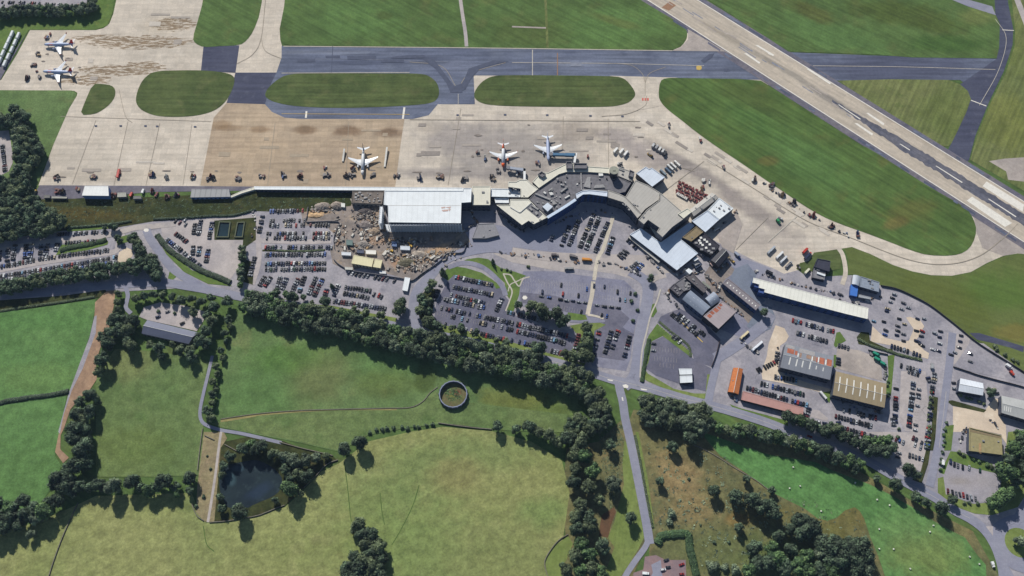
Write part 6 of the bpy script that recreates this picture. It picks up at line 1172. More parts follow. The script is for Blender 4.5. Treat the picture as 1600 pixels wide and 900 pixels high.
for i in range(52):
    u, v = i % 9, i//9
    px, py = 1062+u*5.2-v*1.2+(v%2)*2, 289+u*2.6+v*3.4-5
    if px > 1098 and v > 2: continue
    p = P(px+re_.uniform(-.8, .8), py+re_.uniform(-.6, .6), .6); o = link('baggage_cart', eq('baggage_cart', 'red' if re_.random() < .75 else 'rust')); o.location = (p.x, p.y, .22); o.rotation_euler = (0, 0, ang((1060,300),(1080,310),0)+re_.choice((0, math.pi/2))+re_.uniform(-.2, .2))
    o['cl'] = 900; o['px'] = px; tag(o, '', 'cart', 'ramp equipment parked on the apron')
for i in range(7):
    px, py = 1058+i*2.4, 303+i*1.35; p = P(px, py, .6); o = link('baggage_cart', eq('baggage_cart', 'white')); o.location = (p.x, p.y, .22); o.rotation_euler = (0, 0, ang((1060,300),(1080,310),0)+math.pi/2); o['cl'] = 901; o['px'] = px; tag(o, '', 'cart', 'ramp equipment parked on the apron')
def near(x, y):
    if 40 < x < 100 and y < 130: return 'near the western airliners'
    if y > 290 and x < 320: return ('on the lower strip left of white shed' if x < 130 else 'on the lower strip right of white shed')
    for x0, x1, d in [(70,110,'at the bottom left apron corner'),(110,170,'above the white shed'),(170,215,'beside the long red lorry'),(215,320,'on the pale apron edge'),(320,400,'at the pale and tan seam'),(400,455,'on the far left tan edge'),(455,530,'left of the dark tailed airliner'),(530,565,'at the dark tailed nose'),(565,600,'right of the dark tailed nose'),(600,640,'below the long boarding ramp'),(640,705,'above the big white hall'),(705,750,'above the square cream block'),(750,800,'below the orange nosed airliner'),(800,830,'beneath the grey jet bridge'),(830,860,'left of the blue jet bridge'),(860,990,'above the curved pier'),(1060,1120,'beside the red cart pile'),(1120,1190,'on the eastern apron'),(1000,1060,'on the upper eastern apron'),(1190,1230,'along the broken grass edge'),(1230,1290,'on the lower grass edge'),(1290,1400,'beside the curved taxiway')]:
        if x0 <= x < x1: return d
    return 'on the apron'
clu = {}
for o in COL.objects:
    if 'cl' in o.keys(): clu.setdefault(o['cl'], []).append(o)
desc_n = {}
for ci, os_ in clu.items():
    if ci == 900: d0 = 'in the red pile by the sheds'
    elif ci == 901: d0 = 'in the white line under the red pile'
    else: d0 = near(CL[ci][0], CL[ci][1])
    desc_n.setdefault(d0, []).extend(os_)
CW = {'rust': 'rust brown', 'dark': 'dark grey', 'tan': 'sandy'}
for d0, os_ in desc_n.items():
    os_.sort(key=lambda o: o['px'])
    for i, o in enumerate(os_):
        c_ = [k for k, v in EM.items() if v == o.data][0]
        o['label'] = '%s %s, %s item from the left %s' % (CW.get(c_[1], c_[1]), c_[0].replace('_', ' '), ordw(i+1), d0)
        if len(o['label'].split()) > 16: o['label'] = '%s %s, %s from the left %s' % (CW.get(c_[1], c_[1]), c_[0].replace('_', ' '), ordw(i+1), d0)
        del o['cl']; del o['px']
# ------------------------------------------------------------------ bales, rubble, lamp masts
bm = MB(); bm.cyl((-.65, 0, .75), (.65, 0, .75), .75, 14); bme = bm.mesh('hay_bale', mat('bale_wrap', (214,216,206), .5, vary=.08))
bl = sorted(Z(1200,675,4,[(157,220),(135,352),(200,338),(545,318),(332,495),(682,423),(760,458),(695,607),(1033,585),(1012,625),(695,732),(785,732),(888,855),(1260,780),(1320,825)]))
for i, (x, y) in enumerate(bl):
    p = P(x, y, .75); o = link('hay_bale', bme); o.location = (p.x, p.y, .24); o.scale = (1.0, 1.0, 1.0); o.rotation_euler = (0, 0, rc.uniform(0, 3))
    tag(o, 'pale wrapped hay bale lying on the bright green meadow, %s from the left' % ordw(i+1), 'hay bale', 'hay bales on the meadow')
rb = random.Random(8); mb = MB(); ms = [mat('rubble_grey', (150,144,138), .9, vary=.25), mat('rubble_brown', (142,122,106), .95, vary=.2), mat('rubble_dark', (72,70,74), .9, vary=.2), mat('rubble_pale', (208,204,196), .8), mat('rubble_ochre', (172,146,112), .9)]
site = [((575,350),(26,26),330),((625,375),(60,12),200),((560,388),(30,8),80),((655,405),(40,14),230),((500,327),(26,6),120),((530,365),(10,30),110),((690,398),(30,10),90),((640,420),(40,6),70),((610,400),(14,8),60),((575,310),(20,8),90),((720,382),(20,5),50)]
for (x, y), (a, b), n in site:
    for i in range(n):
        px, py = x+rb.gauss(0, a*.45), y+rb.gauss(0, b*.45)
        if not (486 < px < 740) or (603 < px < 722 and py < 372): continue
        if 547 < px < 600 and 397 < py < 421: continue
        p = P(px, py); s = rb.choice((.6, .9, 1.3, 1.8, 2.6)); mb.box((p.x, p.y, .2+s*.25), (s*rb.uniform(.6, 2.6), s*rb.uniform(.5, 1.2), s*rb.uniform(.4, 1.1)), rb.choices(range(5), (6, 3, 3, 2, .6))[0], rb.uniform(0, 3), rb.uniform(.4, 1))
tag(mb.build('building_rubble', ms), 'heaps of rubble, timber and materials across the construction site', 'rubble', kind='stuff')
# spoil heaps
for (x, y, rx, ry, h_, rgb, lb) in [(504,323,9,6,4,(150,140,132),'rounded grey spoil heap left of the white tarpaulin store'),(527,322,8,6,4,(142,132,124),'grey spoil heap right of the white tarpaulin store'),(492,337,10,3.5,1.8,(196,166,130),'long low sandy heap along the hoarding'),(570,352,9,7,3,(128,120,118),'dark grey heap among rubble under the unfinished frame'),(585,362,8,6,2.6,(150,134,118),'brownish heap between rubble and the white hall'),(567,382,7,5,2.4,(138,132,128),'grey heap right of the green grey containers'),(635,410,10,6,2.6,(104,100,84),'weedy dark heap below the hall shade'),(655,398,9,5,2.4,(160,150,140),'pale heap near the curving hoarding'),(572,330,9,6,2.6,(96,90,90),'dark spoil heap right under the unfinished frame')]:
    p = P(x, y); mb = MB(); k = 14; rr2 = random.Random(int(x)); rings = []
    for t_, hh_ in ((1, 0), (.8, .45), (.5, .82), (.2, 1)):
        rings.append([(rx*t_*math.cos(6.283*i/k)*rr2.uniform(.85, 1.15), ry*t_*math.sin(6.283*i/k)*rr2.uniform(.85, 1.15), h_*hh_*rr2.uniform(.85, 1.12)) for i in range(k)])
    mb.ring(rings); o = mb.build('spoil_heap', mat('heap_%d_%d' % (rgb[0], rgb[1]), rgb, .95, vary=.3, scale=.5)); o.location = (p.x, p.y, .2); tag(o, lb, 'spoil heap')
# loose yard clutter
mb = MB(); ms2 = [mat('clutter_grey', (128,126,128), .8, vary=.2), mat('clutter_dark', (58,60,68), .8), mat('clutter_pale', (196,194,190), .7), mat('clutter_brown', (132,108,90), .9), mat('clutter_blue', (80,98,132), .6)]
def clutter(poly_pts, n, s0=.6, s1=2.2):
    L_ = [Vector(q) for q in poly_pts]
    for i in range(n):
        k_ = rb.randrange(len(L_)-1); q = L_[k_].lerp(L_[k_+1], rb.random()); p = P(q.x+rb.gauss(0, 1.2), q.y+rb.gauss(0, 1.0)); s = rb.uniform(s0, s1)
        mb.box((p.x, p.y, .3+s*.3), (s*rb.uniform(.7, 2), s, s*rb.uniform(.4, 1)), rb.choices(range(5), (5, 4, 2, 2, 1))[0], rb.uniform(0, 3))
for pl, n in [([(1100,378),(1128,398),(1142,400)],30),([(1108,408),(1118,424),(1140,412)],40),([(1078,430),(1096,424),(1112,440),(1124,452)],60),([(1126,440),(1120,460),(1140,478),(1160,492)],60),([(1060,430),(1068,424),(1090,410)],40),([(1044,452),(1040,460),(1062,482)],20),([(1096,345),(1118,362),(1150,330)],26),([(1195,462),(1260,482),(1330,498)],50),([(1180,425),(1250,446),(1320,462)],36),([(1310,470),(1340,474),(1380,460)],20),([(1170,520),(1160,535),(1186,552)],24),([(1362,552),(1384,572),(1380,596)],24),([(1214,540),(1216,575),(1240,590)],20),([(1300,620),(1340,640),(1380,645)],20),([(1150,625),(1140,618)],8),([(985,370),(1020,398),(1054,424)],50),([(735,330),(745,348),(720,365)],30),([(770,330),(800,350),(820,364)],24),([(862,352),(890,340),(925,328),(960,334)],20),([(1500,690),(1508,665),(1512,690)],16),([(1545,655),(1560,672)],12),([(840,300),(870,285),(900,283),(940,290)],0),([(395,330),(400,350),(392,376)],10),([(820,395),(880,408),(960,412),(1000,430)],60),([(780,395),(830,402)],20),([(1010,400),(1036,426)],24),([(1190,285),(1240,320),(1290,352),(1340,374)],40)]: clutter(pl, n)
tag(mb.build('yard_clutter', ms2), 'loose pallets, crates and oddments scattered along the yards', 'clutter', kind='stuff')
for (x, y, lb) in [(612,392,'yellow digger amid the rubble below the white hall'),(642,384.5,'yellow digger near the pale tilted container')]:
    p = P(x, y, 1); t = empty('excavator', (p.x, p.y, .3), lb, 'digger', None, rb.uniform(0, 3))
    for s in (-1, 1): mb = MB(); mb.box((0, s*1.1, .45), (3.6, .6, .9), top=.85); mb.build('track', TY, t)
    mb = MB(); mb.box((-.3, 0, 1.5), (2.8, 2.2, 1.1)); mb.box((.4, .5, 2.4), (1.3, 1.0, 1.0)); mb.build('cab_body', YELL, t); mb = MB(); mb.cyl((1, -.3, 1.8), (3.4, -.3, 4.0), .25, 6); mb.cyl((3.4, -.3, 4.0), (5.2, -.3, 1.6), .2, 6); mb.box((5.2, -.3, 1.2), (.9, 1.0, .8)); mb.build('digging_arm', YELL, t)
LM_ = mat('galvanised', (120,122,126), .5, .3)
for i, (x, y, d) in enumerate([(395,300,'by the long apron walkway'),(640,300,'behind the big white hall'),(230,305,'on the bank top'),(925,440,'beside the pale footway'),(745,505,'in the dark tarmac car park'),(845,515,'in the dark car park, right side'),(462,404,'in the big lot beside the site'),(440,430,'in the big lot, lower left'),(1060,420,'by the L shaped roof corner'),(990,590,'at the road junction'),(1440,640,'in the long eastern car park'),(1300,530,'by the rusty banded warehouse'),(1180,590,'near the orange roof'),(1420,480,'in the overflow car park')]):
    p = P(x, y); t = empty('lamp_post', (p.x, p.y, .2), 'thin grey lamp post '+d, 'lamp post'); mb = MB(); mb.cyl((0, 0, 0), (0, 0, 9), .12, 6, r2=.07); mb.build('pole', LM_, t); mb = MB(); mb.box((.6, 0, 9), (1.3, .3, .15)); mb.box((-.6, 0, 9), (1.3, .3, .15)); mb.build('lamp_head', LM_, t)
# ------------------------------------------------------------------ vegetation
def leafmat(name, rgb): return mat(name, rgb, .75, vary=.25, scale=.35, rnd=.26)
LEAF = {'dark': [leafmat('leaf_dark_a', (54,67,52)), leafmat('leaf_dark_b', (74,92,71)), leafmat('leaf_dark_c', (98,118,92))],
        'olive': [leafmat('leaf_olive_a', (70,82,60)), leafmat('leaf_olive_b', (92,105,75)), leafmat('leaf_olive_c', (114,126,94))],
        'green': [leafmat('leaf_green_a', (58,80,52)), leafmat('leaf_green_b', (80,106,64)), leafmat('leaf_green_c', (104,130,82))],
        'grey': [leafmat('leaf_grey_a', (76,88,72)), leafmat('leaf_grey_b', (100,114,92)), leafmat('leaf_grey_c', (124,138,110))]}
BARK = mat('bark', (84,72,58), .95, vary=.3)
def ico():
    b = bmesh.new(); bmesh.ops.create_icosphere(b, subdivisions=1, radius=1); vs_ = [tuple(v.co) for v in b.verts]; fs = [tuple(v.index for v in f.verts) for f in b.faces]; b.free(); return vs_, fs
IV, IF = ico()
def crown(seed, kind, lod=1.0):
    """unit crown, radius 1, base at z=0 of the crown, about 1.5 tall; lumpy lobes covered with leaf tufts"""
    r = random.Random(seed); mb = MB(); lobes = []
    if kind == 'broad':
        for i in range(15):
            th, u = r.uniform(0, 6.28), r.uniform(-.55, 1); q = math.sqrt(max(0, 1-u*u))*r.uniform(.45, .68)
            lobes.append((q*math.cos(th), q*math.sin(th), .72+u*.46, r.uniform(.26, .44)))
        lobes += [(0, 0, .75, .6)]
    elif kind == 'cone':
        for i in range(16):
            z = (i+.5)/16; q = (1-z)*.55; th = i*2.4; lobes.append((q*math.cos(th), q*math.sin(th), z*2.1+.1, .42*(1-z)+.13))
    else:
        for i in range(8):
            th = r.uniform(0, 6.28); q = r.uniform(.2, .62); lobes.append((q*math.cos(th), q*math.sin(th), r.uniform(.2, .55), r.uniform(.26, .42)))
        lobes += [(0, 0, .4, .5)]
    for lx, ly, lz, lr in lobes:
        tone = r.choices((0, 1, 2), (3, 4, 2))[0]; n = len(mb.v)
        for v in IV:
            k = lr*.86*r.uniform(.82, 1.1); mb.v.append((lx+v[0]*k, ly+v[1]*k, max(.02, lz+v[2]*k*.9)))
        for f in IF: mb.f.append(tuple(n+i for i in f)); mb.m.append(max(0, tone-1) if r.random() < .5 else tone)
        m = int((62 if kind == 'broad' else 44)*lod*max(.4, lr/.38))
        for i in range(m):
            u = r.uniform(-.5, 1); th = r.uniform(0, 6.28); s = math.sqrt(1-u*u); d = Vector((s*math.cos(th), s*math.sin(th), u))
            p = Vector((lx, ly, lz))+d*lr*r.uniform(.8, 1.14); p.z = max(.03, p.z)
            nv = (d+Vector((r.gauss(0, .25), r.gauss(0, .25), r.gauss(.2, .25)))).normalized(); a = nv.orthogonal().normalized(); a.rotate(Matrix.Rotation(r.uniform(0, 6.28), 3, nv)); b = nv.cross(a); sz = r.uniform(.055, .115)
            mb.poly([p+a*sz+b*sz*.2, p+b*sz*.9, p-a*sz, p-b*sz*.8-a*sz*.2], min(2, max(0, tone+r.choice((-1, 0, 0, 1)))))
    return mb
CR = [(crown(100+i, 'broad'), 'broad') for i in range(7)]; CS = [crown(200+i, 'shrub') for i in range(4)]; CC = [crown(300+i, 'cone') for i in range(2)]
CME = {}
def cmesh(kind, i, tone):
    if (kind, i, tone) not in CME: CME[kind, i, tone] = {'broad': [c[0] for c in CR], 'shrub': CS, 'cone': CC}[kind][i].mesh('crown', LEAF[tone])
    return CME[kind, i, tone]
tm = MB(); tm.cyl((0, 0, 0), (0, 0, .55), .055, 8, r2=.035)
for i in range(5):
    a = i*1.26; tm.cyl((0, 0, .38+.03*i), (.33*math.cos(a), .33*math.sin(a), .66+.04*i), .022, 5, r2=.01)
TRUNK = tm.mesh('trunk', BARK)
TREES = []
rt = random.Random(21)
def T(px, py, r, desc, end='left', tone='dark', kind='broad', sq=1.0):
    if kind == 'broad': r *= 1.22
    h = r*1.95*sq if kind == 'broad' else (r*1.1 if kind == 'shrub' else r*3.4)
    p = P(px, py, h*.55); TREES.append(dict(x=p.x, y=p.y, r=r, h=h, desc=desc, end=end, tone=tone, kind=kind, px=px, py=py))
def belt(path, spacing, rows, width, rr, desc, end='left', tones=('dark', 'dark', 'olive', 'green', 'grey'), kind='broad', jit=.3, sq=1.0):
    pts = cr([Vector(p) for p in path], 8) if len(path) > 2 else [Vector(p) for p in path]
    wp = [P(p.x, p.y, 5).to_2d() for p in pts]; acc = 0; seg = 0
    L = sum((wp[i+1]-wp[i]).length for i in range(len(wp)-1)); n = max(2, int(L/spacing)+1)
    def at(s):
        for i in range(len(wp)-1):
            l = (wp[i+1]-wp[i]).length
            if s <= l or i == len(wp)-2: return pts[i].lerp(pts[i+1], min(1, s/max(l, 1e-6))), (wp[i+1]-wp[i]).normalized()
            s -= l
    for k in range(rows):
        for i in range(n):
            s = (i+.5*(k % 2)+rt.uniform(-jit, jit))*L/(n-1); p, d = at(min(max(s, 0), L))
            off = ((k+.5)/rows-.5)*width+rt.uniform(-.15, .15)*spacing; nx, ny = -d.y, d.x
            T(p.x+off*nx/.66, p.y-off*ny/.70, rt.uniform(*rr), desc, end, rt.choice(tones), kind, sq)
BRM = 'in the belt below the road, '
belt([(385,472),(430,486),(478,495)],7.5,3,22,(4.6,6.8),BRM+'western stretch')
belt([(484,498),(530,507),(575,517)],8,3,26,(5,7.4),BRM+'second stretch')
belt([(582,520),(630,531),(680,543)],8,3,28,(5,7.4),BRM+'third stretch')
belt([(690,545),(745,557),(790,565)],8,3,30,(5,7.6),BRM+'fourth stretch')
belt([(798,567),(820,571),(838,574)],8,3,30,(5,7.6),BRM+'last stretch')
belt([(850,584),(885,592),(915,603)],8.5,3,26,(5,7.8),'in the curve left of the junction',tones=('olive','green','grey','dark'))
belt([(926,612),(936,634),(938,662)],8,2,20,(5.2,7.2),'in the clump left of the south road','top',tones=('olive','grey','dark'))
belt([(888,672),(912,660),(930,672)],8,2,14,(5.5,7),'in the clump above the vertical belt',tones=('dark','olive'))
VB = 'in the tree belt left of the south road'
for x, y, r in [(350,40,8),(430,60,8.5),(290,60,6),(390,135,8),(450,150,8),(400,235,7.5),(505,245,8),(385,320,8),(480,350,8),(540,420,6),(430,465,7.5),(400,535,7.5),(490,540,7),(400,605,7.5),(480,600,7.5),(430,700,7.5),(400,785,7.5),(480,765,7),(500,850,7.5),(340,865,6),(430,860,7),(560,890,7),(240,20,7)]: T(800+x/4,675+y/4,r*.92,VB,'top',rt.choice(('dark','olive','olive','green')))
for x, y, r, l in [(615,85,5.5,'alone on the strip beside the south road'),(635,330,7.5,'on the slope between belt and verge'),(740,545,5.8,'standing alone on the mown verge'),(575,715,6.5,'on the verge beside the lowest belt trees'),(320,840,3.5,'beside the curved stone wall foot')]: T(800+x/4,675+y/4,r,l,'left','dark' if r != 7.5 else 'grey')
belt([(1003,637),(1026,640),(1058,646),(1100,656)],7.5,3,24,(5,7.4),'in the belt right of the junction',tones=('olive','grey','dark'))
belt([(1012,660),(1050,664),(1095,674)],9,1,6,(5,6.5),'on the lower edge right of the junction')
belt([(1108,660),(1130,672),(1150,680)],8,1,5,(4.5,6),'in the gap east of the junction belt')
belt([(1152,669),(1190,678),(1240,690),(1290,706),(1342,726)],7.5,1,5,(4.8,6.4),'in the roadside row above the meadow',tones=('dark','dark','olive','green'))
belt([(1160,676),(1220,690),(1280,710),(1335,732)],9,1,5,(4.2,5.6),'on the meadow side of the roadside row')
NB = 'in the hedge belt below the warehouses'
for x, y, r, t in [(570,500,6,'dark'),(620,530,5,'dark'),(680,540,6,'green'),(740,560,5,'dark'),(790,590,6.5,'dark'),(850,620,5,'dark'),(920,640,6,'dark'),(980,600,5,'dark'),(1030,630,6.5,'olive'),(1080,690,6,'dark'),(1150,700,5.5,'dark'),(1200,740,6,'dark'),(1280,770,6,'dark'),(1320,720,4.5,'green'),(1400,740,5.5,'green'),(1460,730,5.5,'green'),(1530,720,5,'green'),(1340,830,6,'dark'),(1420,820,6,'dark'),(1500,840,6.5,'dark'),(1560,800,5.5,'dark')]: T(1140+x/6.154,570+y/6.154,r,NB,'left',t)
for x, y, r, l in [(870,235,6,'left of the pair below the eastern car park'),(925,262,5,'right of the pair below the eastern car park'),(795,330,6.2,'left of the road above the meadow tip'),(925,405,5.2,'first of three at the meadow corner'),(985,445,5,'second of three at the meadow corner'),(1075,475,6.6,'third of three at the meadow corner'),(1150,425,4.5,'beside the bend at the gravel yard'),(680,290,3.5,'on the roadside verge by the belt end')]: T(1200+x/4,675+y/4,r,l,'left','dark')
GY = 'in the clump right of the gravel yard'
for x, y, r in [(1410,450,7.5),(1455,410,6.5),(1500,390,7),(1490,250,9.5),(1545,310,6),(1540,110,8),(1590,140,8),(1500,170,6),(1580,70,7),(1570,20,6),(1620,230,8),(1640,320,8),(1650,30,8)]: T(1200+x/4,675+y/4,r,GY,'top',rt.choice(('dark','green','dark')))
T(1547,613,5,'beside the white gabled shed','left','dark'); T(1594,847,5.5,'on the roundabout island','left','grey'); T(1586,852,2.2,'as a low shrub on the roundabout','left','green','shrub')
SC = 'in the rough scrub right of the south road'
for x, y, r in [(1000,90,5.5),(1110,45,7.5),(925,310,4.5),(1260,370,6),(1400,410,7),(1500,430,8),(1560,470,8),(1465,295,4),(1420,600,4.8),(1510,725,6.5),(1265,690,2.5),(1355,690,2.5),(1105,290,2.2),(1178,580,1.8)]: T(800+x/4,675+y/4,r,SC,'top','dark','broad' if r > 3 else 'shrub')
for x, y, r in [(1000,510,6.5),(980,560,5),(1250,840,9),(1330,850,6),(1400,860,7)]: T(800+x/4,675+y/4,r,'as a spreading bush in the scrub','top','grey','shrub')
WD = 'in the dark wood beside the meadow'
for x, y, r in [(40,505,8),(20,460,6),(190,555,8),(230,570,8),(265,600,8.5),(210,640,8),(150,610,6),(330,680,7),(370,720,9),(420,700,8),(470,760,9),(440,820,8.5),(520,700,7.5),(570,720,9),(600,780,8.5),(540,820,9),(390,800,8),(560,880,8),(620,870,7),(330,760,7)]: T(1200+x/4,675+y/4,r,WD,'left','dark' if r != 7 else 'grey')
WF = 'in the leafy thicket at the bottom right'
for x, y, r in [(60,650,6),(140,740,6.5),(60,800,8),(0,830,7),(110,850,8),(180,840,8),(240,780,7),(250,870,8),(320,870,8),(400,880,8),(20,720,6),(-60,830,7),(-120,870,7)]: T(1200+x/4,675+y/4,r,WF,'left','green' if rt.random() < .6 else 'dark')
T(1205,767,4,'at the meadow edge left of the wood','left','dark')
LT = 'in the line along the dirt strip'
for x, y, r in [(740,40,4),(735,90,4),(730,140,4.5),(715,205,7),(690,285,6),(740,280,6),(680,345,7),(640,310,5.5),(640,450,7.8),(620,525,5.5),(570,670,7),(610,700,5),(500,715,5.5),(480,790,6.5),(570,775,7),(520,830,5.5),(480,875,8),(540,890,6)]: T(x/4,450+y/4,r,LT,'top','dark' if r > 6 else rt.choice(('dark','olive')))
LT2 = 'in the left hand tree mass'
for x, y, r in [(460,40,7.5),(520,110,8.2),(540,60,6),(480,210,8),(540,200,6),(420,240,6),(370,300,8.5),(410,340,8),(340,330,6),(440,300,6),(360,430,7),(300,430,4)]: T(x/4,675+y/4,r,LT2,'top','dark')
BR = 'in the row above the lower pasture'
for x, y, r, t in [(500,340,5.5,'dark'),(560,350,5,'dark'),(620,330,6.5,'dark'),(710,345,8,'grey'),(830,315,7.5,'dark'),(880,350,5,'dark'),(940,360,6.5,'green'),(1030,305,7.8,'dark'),(990,340,6,'dark'),(1100,340,4.5,'dark'),(1190,290,6,'dark'),(1110,385,4,'green'),(1190,370,4.2,'dark'),(460,380,5,'dark')]: T(x/4,675+y/4,r,BR,'left',t)
BL = 'in the bottom left clump'
for x, y, r in [(0,450,6),(60,480,6.5),(150,430,6.5),(100,470,6),(60,530,7),(10,540,7),(170,520,7),(270,500,7.5),(230,540,6),(20,600,7),(120,580,6),(200,640,4.5),(-40,620,7),(220,470,6)]: T(x/4,675+y/4,r,BL,'left',rt.choice(('dark','dark','green','grey')))
FB = 'in the trees round the barn'
for x, y, r in [(850,70,4.5),(900,50,4.5),(960,45,4.5),(1020,45,4.5),(1080,55,4.5),(1140,80,5.5),(1200,70,4.5),(1260,90,5),(1320,60,4.5),(790,205,6),(830,210,7),(750,250,6),(800,270,7),(820,365,6.5),(800,330,5),(1340,120,6),(1300,170,5),(1330,210,6),(1290,270,6),(1250,330,6.5),(1290,350,6),(1190,390,5.5),(1130,390,5.5),(1200,430,6),(1000,380,6),(940,360,4.5),(1010,430,4),(1075,355,3.5),(1420,90,6),(1210,150,5)]: T(x/4,450+y/4,r,FB,'left',rt.choice(('dark','dark','olive')))
T(272,489,2.6,'in the concrete yard above the barn','left','dark','shrub'); T(247,486,3,'at the left of the concrete yard','left','dark','shrub')
HC = 'in the thin hedge beside the farm track'
for x, y, r in [(1430,200,4.5),(1440,240,3.5),(1405,285,4),(1415,330,3),(1380,390,3.6),(1390,440,3.2),(1350,490,3.8),(1360,540,3.4),(1330,590,4),(1350,630,3),(1325,670,4.2),(1330,720,3.6),(1300,770,5),(1320,810,4.5)]: T(x/4,450+y/4,r,HC,'top',rt.choice(('olive','dark')))
T(388,478,4,'as a pointed conifer at the field corner','left','dark','cone')
PN = 'around the dark pond'
for x, y, r, t in [(1440,150,5.5,'dark'),(1400,215,4.5,'dark'),(1520,110,6,'dark'),(1570,80,5.5,'green'),(1600,110,6,'dark'),(1390,270,4,'olive'),(1375,410,4,'dark'),(1385,480,4,'dark'),(1490,505,7.5,'dark')]: T(x/4,675+y/4,r,PN,'left',t)
for x, y, r, t in [(30,95,6.5,'dark'),(110,140,5.5,'olive'),(180,160,6,'grey'),(240,180,7,'grey'),(310,180,6,'grey'),(180,235,5,'dark'),(260,265,5.5,'olive'),(325,270,6.5,'dark'),(215,285,5,'dark'),(205,360,8,'green'),(280,385,3.5,'olive'),(120,430,3.5,'dark'),(380,160,5,'grey'),(440,150,3.5,'olive')]: T(400+x/4,675+y/4,r,PN,'left',t)
T(318,776,3,'on the dry bank of the track','left','dark','shrub'); T(306,790,2.8,'at the curve of the short stone wall','left','dark','shrub'); T(324,712,1.8,'on the upper dry bank','left','dark','shrub'); T(329,732,2.2,'beside the thin track','left','dark','shrub')
T(537,702,6.8,'left of two at the wall end','left','dark'); T(562,691,7.6,'right of two at the wall end','left','dark')
T(777,667,5.5,'rising from the pasture wall','left','dark'); T(807,671,5,'in the pair at the pasture wall end','left','dark'); T(827,668,6.5,'in the clump at the pasture wall end','left','dark'); T(840,676,6,'at the right of the pasture wall clump','left','olive')
CP = 'in the copse on the lower pasture'
for x, y, r in [(640,575,6.5),(620,610,5),(670,640,7),(720,645,7),(690,700,7),(760,720,7.5),(720,760,7),(620,790,6.5),(690,800,8),(780,790,6.5),(570,840,6.5),(640,860,8),(720,850,8),(560,900,7),(640,930,8),(760,870,7),(780,920,7)]: T(400+x/4,675+y/4,r,CP,'top','dark' if rt.random() < .7 else 'olive')
# around the car parks
CPK = 'beside the dark tarmac car park'
for x, y, r, k in [(410,190,5,'cone'),(290,360,5.5,'broad'),(230,430,4,'broad'),(150,530,5.5,'broad'),(190,600,5.5,'broad'),(140,680,5.5,'broad'),(220,830,6,'broad'),(340,870,5,'broad'),(640,885,4,'broad'),(1040,60,3,'cone'),(240,560,4,'broad'),(230,690,4.5,'broad'),(440,880,2.5,'shrub'),(560,880,2.5,'shrub')]: T(640+x/8,400+y/8,r,CPK,'left',rt.choice(('dark','olive')),k)
RS = 'between the car lots and the main road'
for x, y, r, t in [(620,150,5.5,'olive'),(690,160,5.5,'olive'),(780,170,5,'olive'),(890,130,7.5,'olive'),(910,90,5,'dark'),(430,90,6,'dark'),(230,60,6,'dark'),(300,60,3.5,'dark'),(540,140,3.5,'dark'),(350,90,2.5,'olive'),(80,60,6,'green'),(130,30,5,'dark'),(190,40,4,'green'),(1280,260,4.5,'dark'),(1370,280,4.5,'dark'),(1090,205,5,'olive'),(1150,250,4,'dark'),(1220,250,3,'olive'),(1500,330,3.5,'olive'),(1560,350,4.5,'dark')]: T(400+x/4,450+y/4,r,RS,'left',t)
CT = 'among the central car park rows'
for x, y, r in [(215,270,4.5),(380,280,6),(470,330,7.5),(520,390,6),(650,370,7),(740,430,6.5),(600,380,5),(680,470,5),(990,530,6),(1000,610,5.5),(990,700,6.5),(950,760,6),(450,760,7.5),(400,720,4),(760,830,6),(870,850,6.5),(950,840,6.5),(1010,850,6),(80,680,3.5),(330,360,3)]: T(780+x/7.26,440+y/7.26,r,CT,'left','dark' if rt.random() < .6 else 'olive')
for x, y in [(1540,130),(1505,220),(1575,320),(1520,440)]: T(780+x/7.26,440+y/7.26,3.2,'on the kerb beds beside the link road','top','dark','shrub')
T(1016,435,4.2,'by the forecourt road end','left','dark'); T(826,416,3,'on the forecourt lawn','left','olive','shrub'); T(1194,488,4.2,'at the end of the long grey roof','left','dark'); T(518,446,3,'among the slanting car columns','left','dark','cone')
for x, y in [(792,421),(783,420),(798,424)]: T(x,y,2.2,'on the lawn above the zigzag path','left','dark','shrub')
belt([(379,386),(378,410),(376,445)],7,1,3,(3.6,5),'in the column left of the big lot','top')
# left side
belt([(-5,452),(37,445),(90,434),(135,428),(180,422),(215,416)],8,2,13,(4.6,6.2),'in the belt above the western road',tones=('dark','dark','olive'))
for x, y, r in [(1400,270,5.5),(1430,330,5.5),(1370,300,5),(1460,400,6.5),(1500,460,6.5),(1550,530,6.5),(1500,540,6),(1590,480,5.5),(1610,560,6),(1640,620,6),(1560,600,6),(1640,690,6),(1450,480,5),(1220,280,3.5),(1260,310,3)]: T(x/6.667,330+y/6.667,r,'in the knoll beside the white dot roundabout','left','dark' if rt.random() < .8 else 'olive')
for x, y, r in [(1150,160,3.5),(1210,170,3.5),(1090,180,2.5)]: T(x/6.667,330+y/6.667,r,'at the top corner of the western lot','left','dark')
WOOD_POLY = [(-30,176),(20,172),(38,176),(50,198),(62,215),(66,232),(54,262),(46,292),(60,322),(88,334),(102,346),(100,358),(70,368),(30,372),(-30,380)]
def inside(x, y, pl):
    r = False; j = len(pl)-1
    for i in range(len(pl)):
        if (pl[i][1] > y) != (pl[j][1] > y) and x < (pl[j][0]-pl[i][0])*(y-pl[i][1])/(pl[j][1]-pl[i][1])+pl[i][0]: r = not r
        j = i
    return r
y = 172
while y < 380:
    x = -30
    while x < 104:
        px, py = x+rt.uniform(-3, 3), y+rt.uniform(-3, 3)
        if inside(px, py, WOOD_POLY) and not (px < 26 and 198 < py < 280): T(px, py, rt.uniform(4.6, 6.8), 'in the dense wood at the left edge', 'top', rt.choice(('dark','dark','dark','olive')))
        x += 10.5
    y += 9.5
belt([(24,200),(28,230),(26,268),(10,285)],7,1,3,(4,5.5),'in the dense wood at the left edge','top')
